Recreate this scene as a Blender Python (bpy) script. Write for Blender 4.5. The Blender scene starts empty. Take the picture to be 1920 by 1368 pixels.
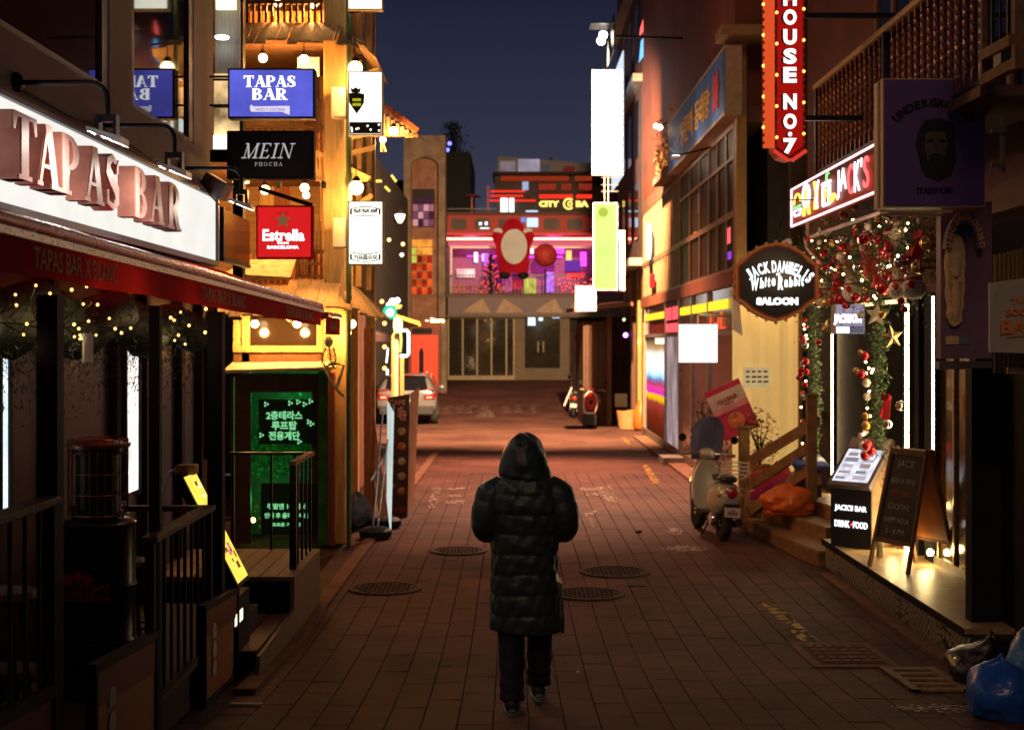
import bpy, math, random
from mathutils import Vector, Matrix
random.seed(7)
R = random.random
def U(a, b): return a + (b - a) * random.random()
PI = math.pi
sc = bpy.context.scene
C = sc.collection
# ------------------------------------------------------------------ camera, sky, exposure
F = 2667.0; CAMZ = 2.42
cam_d = bpy.data.cameras.new('camera'); cam = bpy.data.objects.new('camera', cam_d); C.objects.link(cam)
cam.location = (0, 0, CAMZ); cam.rotation_euler = (PI/2, 0, 0)
cam_d.lens = 50; cam_d.sensor_width = 36; cam_d.shift_y = -0.0229; cam_d.clip_end = 600; cam_d.clip_start = .1
cam_d.dof.use_dof = True; cam_d.dof.focus_distance = 9.6; cam_d.dof.aperture_fstop = 3.2
sc.camera = cam
w = bpy.data.worlds.new('World'); sc.world = w; w.use_nodes = True
nt = w.node_tree; bg = nt.nodes['Background']
tc = nt.nodes.new('ShaderNodeTexCoord'); sx = nt.nodes.new('ShaderNodeSeparateXYZ'); rp = nt.nodes.new('ShaderNodeValToRGB')
nt.links.new(tc.outputs['Generated'], sx.inputs[0]); nt.links.new(sx.outputs['Z'], rp.inputs[0]); nt.links.new(rp.outputs[0], bg.inputs[0])
el = rp.color_ramp.elements; el[0].position = 0.0; el[0].color = (.052,.054,.082,1); el[1].position = 1.0; el[1].color = (.0065,.008,.018,1)
for p, c in ((.10,(.042,.045,.075,1)),(.17,(.024,.027,.052,1)),(.25,(.0115,.0135,.03,1))): e = el.new(p); e.color = c      # clear winter dusk, deep blue overhead
bg.inputs[1].default_value = 1.0
sun_d = bpy.data.lights.new('fill_sun', 'SUN'); fill_sun = bpy.data.objects.new('fill_sun', sun_d); C.objects.link(fill_sun)      # added fill standing in for warm town glow behind the viewer
sun_d.energy = .28; sun_d.angle = math.radians(14); sun_d.color = (1.,.66,.42); fill_sun.rotation_euler = Vector((.12,.8,-.5)).to_track_quat('-Z','Y').to_euler(); fill_sun.location = (1,-8,9)
sc.view_settings.view_transform = 'Standard'; sc.view_settings.look = 'None'
sc.view_settings.exposure = 0.0; sc.view_settings.gamma = 1.0; sc.view_settings.use_curve_mapping = False
cy = sc.cycles
cy.use_denoising = True; cy.sample_clamp_indirect = 4.0; cy.max_bounces = 6; cy.diffuse_bounces = 3
cy.glossy_bounces = 4; cy.transmission_bounces = 4; cy.transparent_max_bounces = 6
try: cy.use_light_tree = True
except Exception: pass
# ------------------------------------------------------------------ helpers
def X(px, D): return (px - 960) * D / F        # photo column / row measured at a known depth -> metres
def Z(py, D): return CAMZ - (py - 640) * D / F
def S(r, g, b):
    f = lambda c: (c/255/12.92) if c <= 10 else ((c/255 + .055)/1.055)**2.4
    return (f(r), f(g), f(b))
def ground(y):
    if y < 9: return .74 - .069*y
    if y < 12.45: t = 12.45 - y; return .01*t*t
    if y < 44: return 0.0
    if y < 50: t = y - 44; return .0028*t*t
    return .10 + .0336*(y - 50)
_m = {}
def M(name, col=(.5,.5,.5), rough=.6, metal=0., var=.25, scale=6., bump=0., stretch=(1,1,1), rnd=0., spec=.3, coat=0., bscale=None, sheen=0., stain=0.):
    if name in _m: return _m[name]
    m = bpy.data.materials.new(name); m.use_nodes = True; t = m.node_tree; n = t.nodes; l = t.links
    b = n['Principled BSDF']; b.inputs['Roughness'].default_value = rough; b.inputs['Metallic'].default_value = metal
    b.inputs['Specular IOR Level'].default_value = spec; b.inputs['Coat Weight'].default_value = coat
    if sheen: b.inputs['Sheen Weight'].default_value = sheen
    tc = n.new('ShaderNodeTexCoord'); mp = n.new('ShaderNodeMapping'); mp.inputs['Scale'].default_value = stretch
    l.new(tc.outputs['Object'], mp.inputs['Vector'])
    no = n.new('ShaderNodeTexNoise'); no.inputs['Scale'].default_value = scale; no.inputs['Detail'].default_value = 5
    no.inputs['Roughness'].default_value = .65; l.new(mp.outputs[0], no.inputs['Vector'])
    rp = n.new('ShaderNodeValToRGB'); e = rp.color_ramp.elements
    e[0].position = .3; e[1].position = .7
    e[0].color = tuple(c*(1-var) for c in col) + (1,); e[1].color = tuple(min(1, c*(1+var)) for c in col) + (1,)
    l.new(no.outputs['Fac'], rp.inputs[0]); out = rp.outputs[0]
    if rnd:
        oi = n.new('ShaderNodeObjectInfo'); mr = n.new('ShaderNodeMapRange')
        mr.inputs['To Min'].default_value = 1 - rnd; mr.inputs['To Max'].default_value = 1 + rnd*.6
        l.new(oi.outputs['Random'], mr.inputs[0])
        mx = n.new('ShaderNodeVectorMath'); mx.operation = 'SCALE'; l.new(out, mx.inputs[0]); l.new(mr.outputs[0], mx.inputs['Scale']); out = mx.outputs[0]
    if stain:
        n3 = n.new('ShaderNodeTexNoise'); n3.inputs['Scale'].default_value = .55; n3.inputs['Detail'].default_value = 7; n3.inputs['Roughness'].default_value = .7
        l.new(tc.outputs['Object'], n3.inputs['Vector']); m3 = n.new('ShaderNodeMapRange'); m3.inputs['From Min'].default_value = .35; m3.inputs['From Max'].default_value = .65
        m3.inputs['To Min'].default_value = 1-stain; m3.inputs['To Max'].default_value = 1+stain*.7; l.new(n3.outputs['Fac'], m3.inputs[0])
        x3 = n.new('ShaderNodeVectorMath'); x3.operation = 'SCALE'; l.new(out, x3.inputs[0]); l.new(m3.outputs[0], x3.inputs['Scale']); out = x3.outputs[0]
    l.new(out, b.inputs['Base Color'])
    rr = n.new('ShaderNodeMapRange'); rr.inputs['To Min'].default_value = max(.02, rough - .12*min(1, var*4)); rr.inputs['To Max'].default_value = min(1, rough + .12*min(1, var*4))
    l.new(no.outputs['Fac'], rr.inputs[0]); l.new(rr.outputs[0], b.inputs['Roughness'])
    if bump:
        n2 = n.new('ShaderNodeTexNoise'); n2.inputs['Scale'].default_value = bscale or scale*4; n2.inputs['Detail'].default_value = 4
        l.new(mp.outputs[0], n2.inputs['Vector'])
        bp = n.new('ShaderNodeBump'); bp.inputs['Strength'].default_value = bump; bp.inputs['Distance'].default_value = .02
        l.new(n2.outputs['Fac'], bp.inputs['Height']); l.new(bp.outputs[0], b.inputs['Normal'])
    _m[name] = m; return m
def E(name, col=(1,1,1), st=1., sample=True, var=0., scale=4.):
    if name in _m: return _m[name]
    m = bpy.data.materials.new(name); m.use_nodes = True; t = m.node_tree; n = t.nodes
    n.remove(n['Principled BSDF']); em = n.new('ShaderNodeEmission'); em.inputs[0].default_value = tuple(col) + (1,); em.inputs[1].default_value = st
    if var:
        tc = n.new('ShaderNodeTexCoord'); no = n.new('ShaderNodeTexNoise'); no.inputs['Scale'].default_value = scale; no.inputs['Detail'].default_value = 3
        mr = n.new('ShaderNodeMapRange'); mr.inputs['From Min'].default_value = .3; mr.inputs['From Max'].default_value = .7
        mr.inputs['To Min'].default_value = st*(1-var); mr.inputs['To Max'].default_value = st*(1+var)
        t.links.new(tc.outputs['Object'], no.inputs['Vector']); t.links.new(no.outputs['Fac'], mr.inputs[0]); t.links.new(mr.outputs[0], em.inputs[1])
    t.links.new(em.outputs[0], n['Material Output'].inputs[0])
    m.cycles.emission_sampling = 'FRONT_BACK' if sample else 'NONE'
    _m[name] = m; return m
def glass_dark(name, tint=(.006,.006,.008), rough=.03, spec=.6):
    return M(name, tint, rough, 0, .1, 2, spec=spec)
class MB:
    def __init__(s): s.v = []; s.f = []; s.sm = False
    def add(s, vs, fs):
        o = len(s.v); s.v += [tuple(p) for p in vs]; s.f += [tuple(i+o for i in q) for q in fs]; return s
    def box(s, x0, x1, y0, y1, z0, z1):
        return s.add([(x,y,z) for z in (z0,z1) for y in (y0,y1) for x in (x0,x1)],
            [(0,2,3,1),(4,5,7,6),(0,1,5,4),(2,6,7,3),(0,4,6,2),(1,3,7,5)])
    def bar(s, p, q, w_, h_, up=(0,0,1)):
        p = Vector(p); q = Vector(q); d = (q-p).normalized(); u = Vector(up)
        if abs(d.dot(u)) > .98: u = Vector((0,1,0))
        a = d.cross(u).normalized()*(w_/2); b = a.cross(d).normalized()*(h_/2)
        vs = [c+i*a+j*b for c in (p,q) for i,j in ((-1,-1),(1,-1),(1,1),(-1,1))]
        return s.add(vs, [(0,3,2,1),(4,5,6,7),(0,1,5,4),(1,2,6,5),(2,3,7,6),(3,0,4,7)])
    def tube(s, pts, r, n=6, cap=True):
        pts = [Vector(p) for p in pts]; k = len(pts); vs = []; fs = []
        rs = r if isinstance(r, (list, tuple)) else [r]*k
        ref = None
        for i, p in enumerate(pts):
            d = (pts[min(i+1,k-1)] - pts[max(i-1,0)]).normalized()
            if ref is None:
                ref = d.cross(Vector((0,0,1)))
                if ref.length < .1: ref = d.cross(Vector((0,1,0)))
            ref = (ref - d*ref.dot(d)).normalized(); b = d.cross(ref)
            for j in range(n):
                a = 2*PI*j/n; vs.append(p + (ref*math.cos(a) + b*math.sin(a))*rs[i])
        for i in range(k-1):
            for j in range(n): fs.append((i*n+j, i*n+(j+1)%n, (i+1)*n+(j+1)%n, (i+1)*n+j))
        if cap: fs.append(tuple(range(n-1,-1,-1))); fs.append(tuple((k-1)*n+j for j in range(n)))
        s.sm = True; return s.add(vs, fs)
    def lathe(s, c, prof, n=16, ax='Z', sx=1, sy=1):
        c = Vector(c); vs = []; fs = []; k = len(prof)
        for r, h in prof:
            for j in range(n):
                a = 2*PI*j/n; x, y = r*math.cos(a)*sx, r*math.sin(a)*sy
                vs.append(c + Vector({'Z':(x,y,h),'Y':(x,h,y),'X':(h,x,y)}[ax]))
        for i in range(k-1):
            for j in range(n): fs.append((i*n+j, i*n+(j+1)%n, (i+1)*n+(j+1)%n, (i+1)*n+j))
        fs.append(tuple(range(n-1,-1,-1))); fs.append(tuple((k-1)*n+j for j in range(n)))
        s.sm = True; return s.add(vs, fs)
    def ball(s, c, r, n=8, m=5, sx=1, sy=1, sz=1):
        return s.lathe(c, [(max(.02,math.sin(PI*i/m))*r if 0<i<m else r*.02, -math.cos(PI*i/m)*r*sz) for i in range(m+1)], n, 'Z', sx, sy)
    def prism(s, poly, o, u, v, depth):
        o = Vector(o); u = Vector(u); v = Vector(v); nn = u.cross(v).normalized()*depth; k = len(poly)
        vs = [o+u*a+v*b for a,b in poly] + [o+u*a+v*b+nn for a,b in poly]
        area = sum(poly[i][0]*poly[(i+1)%k][1]-poly[(i+1)%k][0]*poly[i][1] for i in range(k))
        fs = [tuple(range(k-1,-1,-1)), tuple(range(k,2*k))] + [(i,(i+1)%k,(i+1)%k+k,i+k) for i in range(k)]
        if area < 0: fs = [tuple(reversed(f)) for f in fs]
        return s.add(vs, fs)
    def loft(s, rings, cap=True):
        n = len(rings[0]); vs = [p for r in rings for p in r]; fs = []
        for i in range(len(rings)-1):
            for j in range(n): fs.append((i*n+j, i*n+(j+1)%n, (i+1)*n+(j+1)%n, (i+1)*n+j))
        if cap: fs.append(tuple(range(n-1,-1,-1))); fs.append(tuple((len(rings)-1)*n+j for j in range(n)))
        s.sm = True; return s.add(vs, fs)
    def quad(s, a, b, c, d): return s.add([a,b,c,d], [(0,1,2,3)])
def obj(name, mb, mat, parent=None, bevel=0, smooth=None, sub=0, loc=None):
    if isinstance(mb, MB):
        off = Vector((0,0,0)) if parent is None else Vector(parent["_w"])
        me = bpy.data.meshes.new(name)
        me.from_pydata([tuple(Vector(p)-off) for p in mb.v], [], mb.f); me.update()
        if (mb.sm if smooth is None else smooth): me.polygons.foreach_set('use_smooth', [True]*len(me.polygons))
    else: me = mb; off = Vector((0,0,0)) if parent is None or parent.get('_w') is None else Vector(parent['_w'])
    o = bpy.data.objects.new(name, me); C.objects.link(o)
    if mat is not None and not me.materials: me.materials.append(mat)
    o['_w'] = tuple(off)
    if parent is not None: o.parent = parent
    if bevel:
        b = o.modifiers.new('bevel','BEVEL'); b.width = bevel; b.segments = 2; b.limit_method = 'ANGLE'
    if sub:
        b = o.modifiers.new('sub','SUBSURF'); b.levels = sub; b.render_levels = sub
    if mb is not me and mb.sm and smooth is None:
        try: me.set_sharp_from_angle(angle=math.radians(50))
        except Exception: pass
    return o
def tag(o, label, cat, group=None):
    o['label'] = label; o['category'] = cat
    if group: o['group'] = group
    return o
def thing(name, label, cat, loc=(0,0,0), group=None):
    o = bpy.data.objects.new(name, None); C.objects.link(o); o.location = loc; o['_w'] = tuple(loc); o.empty_display_size = .2
    return tag(o, label, cat, group)
def single(name, mb, mat, label, cat, group=None, **k):
    xs = [p[0] for p in mb.v]; ys = [p[1] for p in mb.v]; zs = [p[2] for p in mb.v]
    c = Vector(((min(xs)+max(xs))/2, (min(ys)+max(ys))/2, min(zs)))
    mb.v = [tuple(Vector(p)-c) for p in mb.v]
    o = obj(name, mb, mat, None, **k); o.location = c; o['_w'] = tuple(c)
    return tag(o, label, cat, group)
def struct(name, mb, mat, **k):
    o = obj(name, mb, mat, None, **k); o['kind'] = 'structure'; return o
def share(o, parent, loc=(0,0,0), rot=(0,0,0), scale=(1,1,1), name=None):
    c = o.copy(); C.objects.link(c); c.parent = parent; c.location = loc; c.rotation_euler = rot; c.scale = scale; return c
AX = {'-Y': ((1,0,0),(0,0,1)), '+X': ((0,1,0),(0,0,1)), '-X': ((0,-1,0),(0,0,1)), '+Y': ((-1,0,0),(0,0,1)), '+Z': ((1,0,0),(0,1,0))}
def txt(parent, s, pos, size, mat, face='-Y', w_=None, shear=0, bold=0, ext=.004, name='lettering', ang=0, uv=None, tall=None, space=1, line=1):
    cu = bpy.data.curves.new('t', 'FONT'); cu.body = s; cu.size = size; cu.align_x = 'CENTER'; cu.align_y = 'CENTER'
    cu.extrude = ext; cu.shear = shear; cu.offset = bold; cu.resolution_u = 3; cu.space_character = space; cu.space_line = line
    o = bpy.data.objects.new('t', cu); C.objects.link(o)
    me = bpy.data.meshes.new_from_object(o); bpy.data.objects.remove(o); bpy.data.curves.remove(cu)
    co = [v.co.copy() for v in me.vertices]
    if co:
        x0 = min(c.x for c in co); x1 = max(c.x for c in co); y0 = min(c.y for c in co); y1 = max(c.y for c in co)
        kx = w_/(x1-x0) if w_ else 1; ky = (tall/(y1-y0)) if tall else 1
        u, v = (Vector(a) for a in (uv or AX[face])); nn = u.cross(v).normalized()
        off = Vector((0,0,0)) if parent is None else Vector(parent['_w'])
        for vt, c in zip(me.vertices, co):
            a = (c.x-(x0+x1)/2)*kx; b = (c.y-(y0+y1)/2)*ky
            a, b = a*math.cos(ang)-b*math.sin(ang), a*math.sin(ang)+b*math.cos(ang)
            vt.co = Vector(pos) + u*a + v*b + nn*c.z - off
    me.name = name; me.update()
    while me.materials: me.materials.pop()
    me.materials.append(mat)
    return obj(name, me, None, parent)
def arc_txt(parent, s, c, rad, a0, a1, size, mat, face='-Y', bold=0, ext=.004, name='letter', uv=None, sy=1., w_=None, tall=None):
    u, v = (Vector(a) for a in (uv or AX[face])); k = len(s)
    for i, ch in enumerate(s):
        if ch == ' ': continue
        a = a0 + (a1-a0)*i/(k-1); p = Vector(c) + u*rad*math.cos(a) + v*rad*sy*math.sin(a)
        txt(parent, ch, p, size, mat, face, bold=bold, ext=ext, name=name, ang=a-PI/2, uv=uv, w_=(w_*(.35 if ch in "'i" else 1) if w_ else None), tall=tall)
def plamp(parent, p, W, col, r=.05, kind='POINT', aim=None, cone=80, blend=.6):
    d = bpy.data.lights.new('lamp_light', kind); d.energy = W; d.color = col; d.shadow_soft_size = r
    o = bpy.data.objects.new('lamp_light', d); C.objects.link(o); o.parent = parent
    o.location = Vector(p) - Vector(parent['_w'])
    if kind == 'SPOT':
        d.spot_size = math.radians(cone); d.spot_blend = blend
        o.rotation_euler = (Vector(aim)-Vector(p)).to_track_quat('-Z','Y').to_euler()
    return o
# a small display serif built from polygons (heavy / thin strokes)
def _bowl(x, y0, y1, w_, t, n=8):
    cy_, h = (y0+y1)/2, (y1-y0)/2
    o = [(x+w_*math.sin(PI*i/n), cy_+h*math.cos(PI*i/n)) for i in range(n+1)]
    q = [(x+max(.01,w_-t)*math.sin(PI*i/n), cy_+(h-.07)*math.cos(PI*i/n)) for i in range(n,-1,-1)]
    return o + q
def _st(a, b, w_):
    return [(a[0]-w_/2,a[1]),(a[0]+w_/2,a[1]),(b[0]+w_/2,b[1]),(b[0]-w_/2,b[1])]
def glyph(ch, T, t):
    sf = lambda x, y, w_=.2: [(x-w_/2-T/2,y),(x+w_/2+T/2,y),(x+w_/2+T/2,y+.07),(x-w_/2-T/2,y+.07)]
    if ch == 'T': return [_st((.4,0),(.4,1),T), [(0,.93),(.8,.93),(.8,1),(0,1)], [(0,.72),(.06,.72),(.14,.93),(0,.93)], [(.74,.72),(.8,.72),(.8,.93),(.66,.93)], sf(.4,0)], .8
    if ch == 'A': return [_st((.1,0),(.42,1),t), _st((.72,0),(.42,1),T), [(.2,.3),(.62,.3),(.62,.36),(.2,.36)], sf(.1,0,.16-T+.06), sf(.72,0,.1)], .86
    if ch == 'P': return [_st((.15,0),(.15,1),T), _bowl(.15+T/2,.42,1,.42,T*.9), sf(.15,0), [(0,.93),(.2,.93),(.2,1),(0,1)]], .68
    if ch == 'B': return [_st((.15,0),(.15,1),T), _bowl(.15+T/2,.5,1,.38,T*.9), _bowl(.15+T/2,0,.55,.44,T*.9), [(0,0),(.2,0),(.2,.07),(0,.07)], [(0,.93),(.2,.93),(.2,1),(0,1)]], .74
    if ch == 'R': return [_st((.15,0),(.15,1),T), _bowl(.15+T/2,.45,1,.42,T*.9), _st((.66,0),(.36,.47),T), sf(.15,0), sf(.68,0,.06), [(0,.93),(.2,.93),(.2,1),(0,1)]], .8
    if ch == 'S':
        p = [(.55,.74),(.52,.88),(.33,.96),(.13,.86),(.12,.68),(.32,.52),(.52,.36),(.54,.17),(.33,.04),(.1,.1),(.05,.28)]
        ws = [t,t,t*1.2,T*.8,T,T*1.1,T,T*.8,t*1.2,t,t]; L = []; Rr = []
        for i, (x, y) in enumerate(p):
            a = p[max(i-1,0)]; b = p[min(i+1,len(p)-1)]; d = Vector((b[0]-a[0], b[1]-a[1])).normalized()
            L.append((x-d.y*ws[i]/2, y+d.x*ws[i]/2)); Rr.append((x+d.y*ws[i]/2, y-d.x*ws[i]/2))
        return [[L[i],L[i+1],Rr[i+1],Rr[i]] for i in range(len(p)-1)] + [[(.5,.68),(.57,.68),(.6,.95),(.5,.85)], [(.02,.05),(.09,.1),(.1,.33),(.02,.33)]], .66
    if ch == 'M': return [_st((.1,0),(.14,1),t), _st((.42,0),(.14,1),T), _st((.42,0),(.78,1),t), _st((.8,0),(.78,1),T), sf(.1,0), sf(.8,0), [(0,.93),(.2,.93),(.2,1),(0,1)], [(.7,.93),(.92,.93),(.92,1),(.7,1)]], 1.0
    if ch == 'E': return [_st((.15,0),(.15,1),T), [(0,0),(.6,0),(.66,.22),(.6,.22),(.5,.06),(0,.06)], [(0,.94),(.5,.94),(.56,.8),(.6,.8),(.6,1),(0,1)], [(.15,.48),(.45,.48),(.45,.53),(.15,.53)], [(.42,.4),(.46,.4),(.46,.62),(.42,.62)]], .72
    if ch == 'I': return [_st((.18,0),(.18,1),T), sf(.18,0), sf(.18,.93)], .44
    if ch == 'N': return [_st((.12,0),(.12,1),t), _st((.72,0),(.12,1),T), _st((.72,0),(.72,1),t), sf(.12,0), [(0,.93),(.2,.93),(.2,1),(0,1)], sf(.72,.93)], .92
    if ch == 'H': return [_st((.15,0),(.15,1),T), _st((.65,0),(.65,1),T), [(.15,.47),(.65,.47),(.65,.53),(.15,.53)], sf(.15,0), sf(.65,0), sf(.15,.93), sf(.65,.93)], .88
    if ch in 'OC':
        lo, hi = (0, 2*PI) if ch == 'O' else (.75, 2*PI-.75); n = 16; r = []
        for i in range(n):
            a, b = lo+(hi-lo)*i/n, lo+(hi-lo)*(i+1)/n
            f = lambda q, k: (.4+.4*k*math.cos(q), .5+.5*k*math.sin(q)); wa = 1-(t+ (T-t)*abs(math.cos(a)))*1.3*2/1.6; wb = 1-(t+(T-t)*abs(math.cos(b)))*1.3*2/1.6
            r.append([f(a,1), f(b,1), f(b,wb), f(a,wa)])
        if ch == 'C': r.append([(.66,.68),(.72,.68),(.72,.98),(.64,.86)])
        return r, .9
    return [], .4
def serif(mb, s, pos, h, face='-Y', T=.2, t=.07, ital=0., wide=1., depth=.004, track=.06, w_=None, split=None):
    u, v = (Vector(a) for a in AX[face]); x = 0; items = []
    for ch in s:
        g, adv = glyph(ch, T, t); items.append((ch, x, g)); x += (adv + track)
    tot = (x - track); k = (w_/(tot*h)) if w_ else wide
    outs = []
    for ch, x0, g in items:
        m = mb if split is None else MB()
        for i, poly in enumerate(g):
            q = [(((a+x0-tot/2)*k + (b-.5)*ital)*h, (b-.5)*h) for a, b in poly]
            m.prism(q, pos, u, v, depth + .0006*i)
        if split is not None and g: outs.append(m)
    return outs
def slet(parent, s, mat, *a, **k):
    for m in serif(None, s, *a, split=True, **k): obj('letter', m, mat, parent)
# ------------------------------------------------------------------ materials
paver_m = M('paver_stone', (.092,.039,.031), .72, 0, .3, 9, .5, rnd=.14, spec=.14, stain=.5, bscale=70)
joint_m = M('joint_dirt', (.040,.016,.013), .95, 0, .3, 12, spec=.05)
asphalt_m = M('worn_red_asphalt', (.10,.044,.034), .75, 0, .3, 9, .6, bscale=90, spec=.12, stain=.45)
concrete_m = M('concrete', (.22,.19,.16), .8, 0, .3, 5, .3)
plaster_m = M('plaster_brown', (.23,.16,.125), .8, 0, .15, 3, .25, bscale=40)
black_m = M('black_paint', (.010,.010,.011), .6, 0, .3, 8, spec=.12)
blackmet_m = M('black_metal', (.02,.02,.022), .35, .6, .3, 10)
steel_m = M('galvanised_steel', (.4,.4,.4), .35, .9, .2, 8)
iron_m = M('cast_iron', (.055,.03,.024), .7, .1, .4, 20, .4, spec=.2)
wood_m = M('weathered_plank', (.60,.40,.19), .7, 0, .42, 5, .5, (9,9,.8), rnd=.3)
woodx_m = M('plank_horizontal', (.42,.25,.11), .7, 0, .4, 5, .5, (.8,9,9), rnd=.3)
post_m = M('yellow_timber', (.58,.36,.13), .65, 0, .3, 5, .4, (9,9,.7), rnd=.15)
redwood_m = M('red_timber', (.28,.09,.035), .65, 0, .35, 5, .4, (9,9,.7), rnd=.2)
deck_m = M('deck_board', (.17,.085,.05), .6, 0, .35, 5, .4, (9,.7,9), rnd=.3)
brownwood_m = M('brown_timber', (.20,.105,.05), .65, 0, .35, 5, .4, (2,2,2), rnd=.15, spec=.15)
red_fab = M('red_canvas', (.45,.014,.014), .85, 0, .15, 6, .2, spec=.12)
_t = red_fab.node_tree; _tr = _t.nodes.new('ShaderNodeBsdfTranslucent'); _tr.inputs[0].default_value = (.62,.02,.016,1); _mx = _t.nodes.new('ShaderNodeMixShader'); _mx.inputs[0].default_value = .4
_t.links.new(_t.nodes['Principled BSDF'].outputs[0], _mx.inputs[1]); _t.links.new(_tr.outputs[0], _mx.inputs[2]); _t.links.new(_mx.outputs[0], _t.nodes['Material Output'].inputs[0])
dark_m = M('dark_wall', (.035,.028,.026), .8, 0, .4, 2, .3)
brick_m = M('red_brown_wall', (.16,.075,.05), .85, 0, .4, 2.5, .4, bscale=30)
glass_m = glass_dark('dark_glass')
white_paint = M('white_paint', (.7,.7,.68), .5, 0, .06, 4)
cream_paint = M('cream_paint', (.6,.5,.35), .6, 0, .15, 4)
bulb_m = E('warm_bulb', (1.,.72,.36), 9, False)
bulb_s = E("small_warm_bulb", (1.,.52,.16), 3.2, False)
white_l = E('white_lightbox', (.93,1.,.98), 1.7)
wht_t = E('white_lit_letter', (1,1,1), 1.6, False)
# ------------------------------------------------------------------ ground
def strip(x0, x1, ys, dz, mat, name, nx=1):
    mb = MB(); n = nx+1
    vs = [(x0+(x1-x0)*i/nx, y, ground(y)+dz) for y in ys for i in range(n)]
    fs = [(j*n+i, j*n+i+1, (j+1)*n+i+1, (j+1)*n+i) for j in range(len(ys)-1) for i in range(nx)]
    mb.add(vs, fs); return struct(name, mb, mat, smooth=True)
ys = [-40,-20] + [i*.75 for i in range(-4, 35)]
strip(-60, 60, ys+[26.049], -.03, joint_m, 'street')
street = C.objects['street']
ys2 = [26.05] + [27+i*1.5 for i in range(30)] + [75, 90, 120, 200, 400]
far = strip(-60, 60, ys2, 0, asphalt_m, 'asphalt_road')
# pavers in long courses
pav = []
col = -2.02; cw = .212
while col < 3.4:
    y = 7.0 - U(0, .6)
    while y < 26.0:
        ln = random.choice((.62,.62,.83,.42)); y1 = min(y+ln, 26.05)
        if y1 - y > .12: pav.append((col, col+cw, y, y1))
        y = y1
    col += cw
def paver_mesh(mb, x0, x1, y0, y1):
    g = .0026; dz = U(-.002,.002); tl = U(-.0015,.0015); k = mb; gy = .0016
    za, zb = ground(y0)+dz, ground(y1)+dz; b = .004
    vs = []
    for (xx0,xx1,yy0,yy1,h) in ((x0+g,x1-g,y0+gy,y1-gy,-.035),(x0+g,x1-g,y0+gy,y1-gy,-.004),(x0+g+b,x1-g-b,y0+gy+b,y1-gy-b,0)):
        for (xx,yy) in ((xx0,yy0),(xx1,yy0),(xx1,yy1),(xx0,yy1)):
            vs.append((xx,yy,(za if yy<(y0+y1)/2 else zb)+h+(tl if xx>(x0+x1)/2 else -tl)))
    fs = [(8,9,10,11)]
    for i in range(2):
        for j in range(4): fs.append((i*4+j, i*4+(j+1)%4, (i+1)*4+(j+1)%4, (i+1)*4+j))
    mb.add(vs, fs); return mb
vis = [p for p in pav if p[3] > 7.9]; vis.sort(key=lambda p: p[2]); 
near = [p for p in vis if abs((p[0]+p[1])/2) < .38*p[3]]
rest = [p for p in pav if p not in near[:295]]
for p in near[:295]: obj('paver', paver_mesh(MB(), *p), paver_m, street)
mb = MB()
for p in rest: paver_mesh(mb, *p)
o = obj('paving', mb, paver_m, street); o['kind'] = 'stuff'
# kerbs: low pale stones along both sides
mb_k = []
for (fx, ylist) in ((lambda y: -1.83+.006*(y-10), [9.4+i*.9 for i in range(24)]), (lambda y: 3.18, [10.2+i*.9 for i in range(5)]+[20+i*.9 for i in range(16)])):
    for y in ylist:
        m = MB(); a = fx(y); g0, g1 = ground(y), ground(y+.89)
        m.add([(a,y,g0-.1),(a+.14,y,g0-.1),(a+.14,y+.89,g1-.1),(a,y+.89,g1-.1),(a,y,g0+.035),(a+.14,y,g0+.035),(a+.14,y+.89,g1+.035),(a,y+.89,g1+.035)],
              [(4,5,6,7),(0,1,5,4),(1,2,6,5),(2,3,7,6),(3,0,4,7)]); mb_k.append(m)
kroot = bpy.data.objects.new('kerb', None); C.objects.link(kroot); kroot['kind'] = 'structure'; kroot['_w'] = (0,0,0)
kerb_m = M('kerb_stone', (.15,.075,.05), .8, 0, .3, 6, .3, spec=.1)
for m in mb_k: obj('kerb_stone', m, kerb_m, kroot)
# painted marks (worn): material lets the asphalt through
def worn(name, col, cut=.5, scale=14):
    m = M(name, col, .7, 0, .2, 20); t = m.node_tree; n = t.nodes; b = n['Principled BSDF']
    no = n.new('ShaderNodeTexNoise'); no.inputs['Scale'].default_value = scale; no.inputs['Detail'].default_value = 6
    tc = n.new('ShaderNodeTexCoord'); t.links.new(tc.outputs['Object'], no.inputs['Vector'])
    rp = n.new('ShaderNodeValToRGB'); rp.color_ramp.elements[0].position = cut-.06; rp.color_ramp.elements[1].position = cut+.06
    t.links.new(no.outputs['Fac'], rp.inputs[0]); t.links.new(rp.outputs[0], b.inputs['Alpha']); return m
worn_w = worn('worn_white_paint', (.36,.27,.22), .56); worn_y = worn('worn_yellow_paint', (.36,.20,.03), .52)
def flat(pts, dz=.006):
    mb = MB(); vs = [(x, y, ground(y)+dz) for x, y in pts]; mb.add(vs, [tuple(range(len(vs)))]); return mb
def mark(pts, mat, nm='road_marking'): return struct(nm, flat(pts, .006 if min(p[1] for p in pts) > 26 else .012), mat)
def gxy(px, py):   # flat part of the street
    D = CAMZ*F/(py-640); return (X(px, D), D)
mark([gxy(802,953),gxy(818,953),gxy(828,915),gxy(812,915)], worn_w)
for a in (((838,920),(880,918),(880,914),(838,916)), ((835,946),(870,946),(872,938),(836,940)), ((832,932),(850,933),(868,931),(850,928))): mark([gxy(*p) for p in a], worn_w)
for a in (((1085,915),(1145,912),(1148,919),(1090,921)), ((1098,926),(1140,922),(1158,930),(1156,944),(1140,940),(1126,931),(1100,933)), ((1092,966),(1105,960),(1124,955),(1108,968),(1116,992),(1112,992),(1100,972))): mark([gxy(*p) for p in a], worn_w)
mark([gxy(890,782),gxy(930,782),gxy(924,775),gxy(912,768),gxy(904,775)], worn_w)
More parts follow.
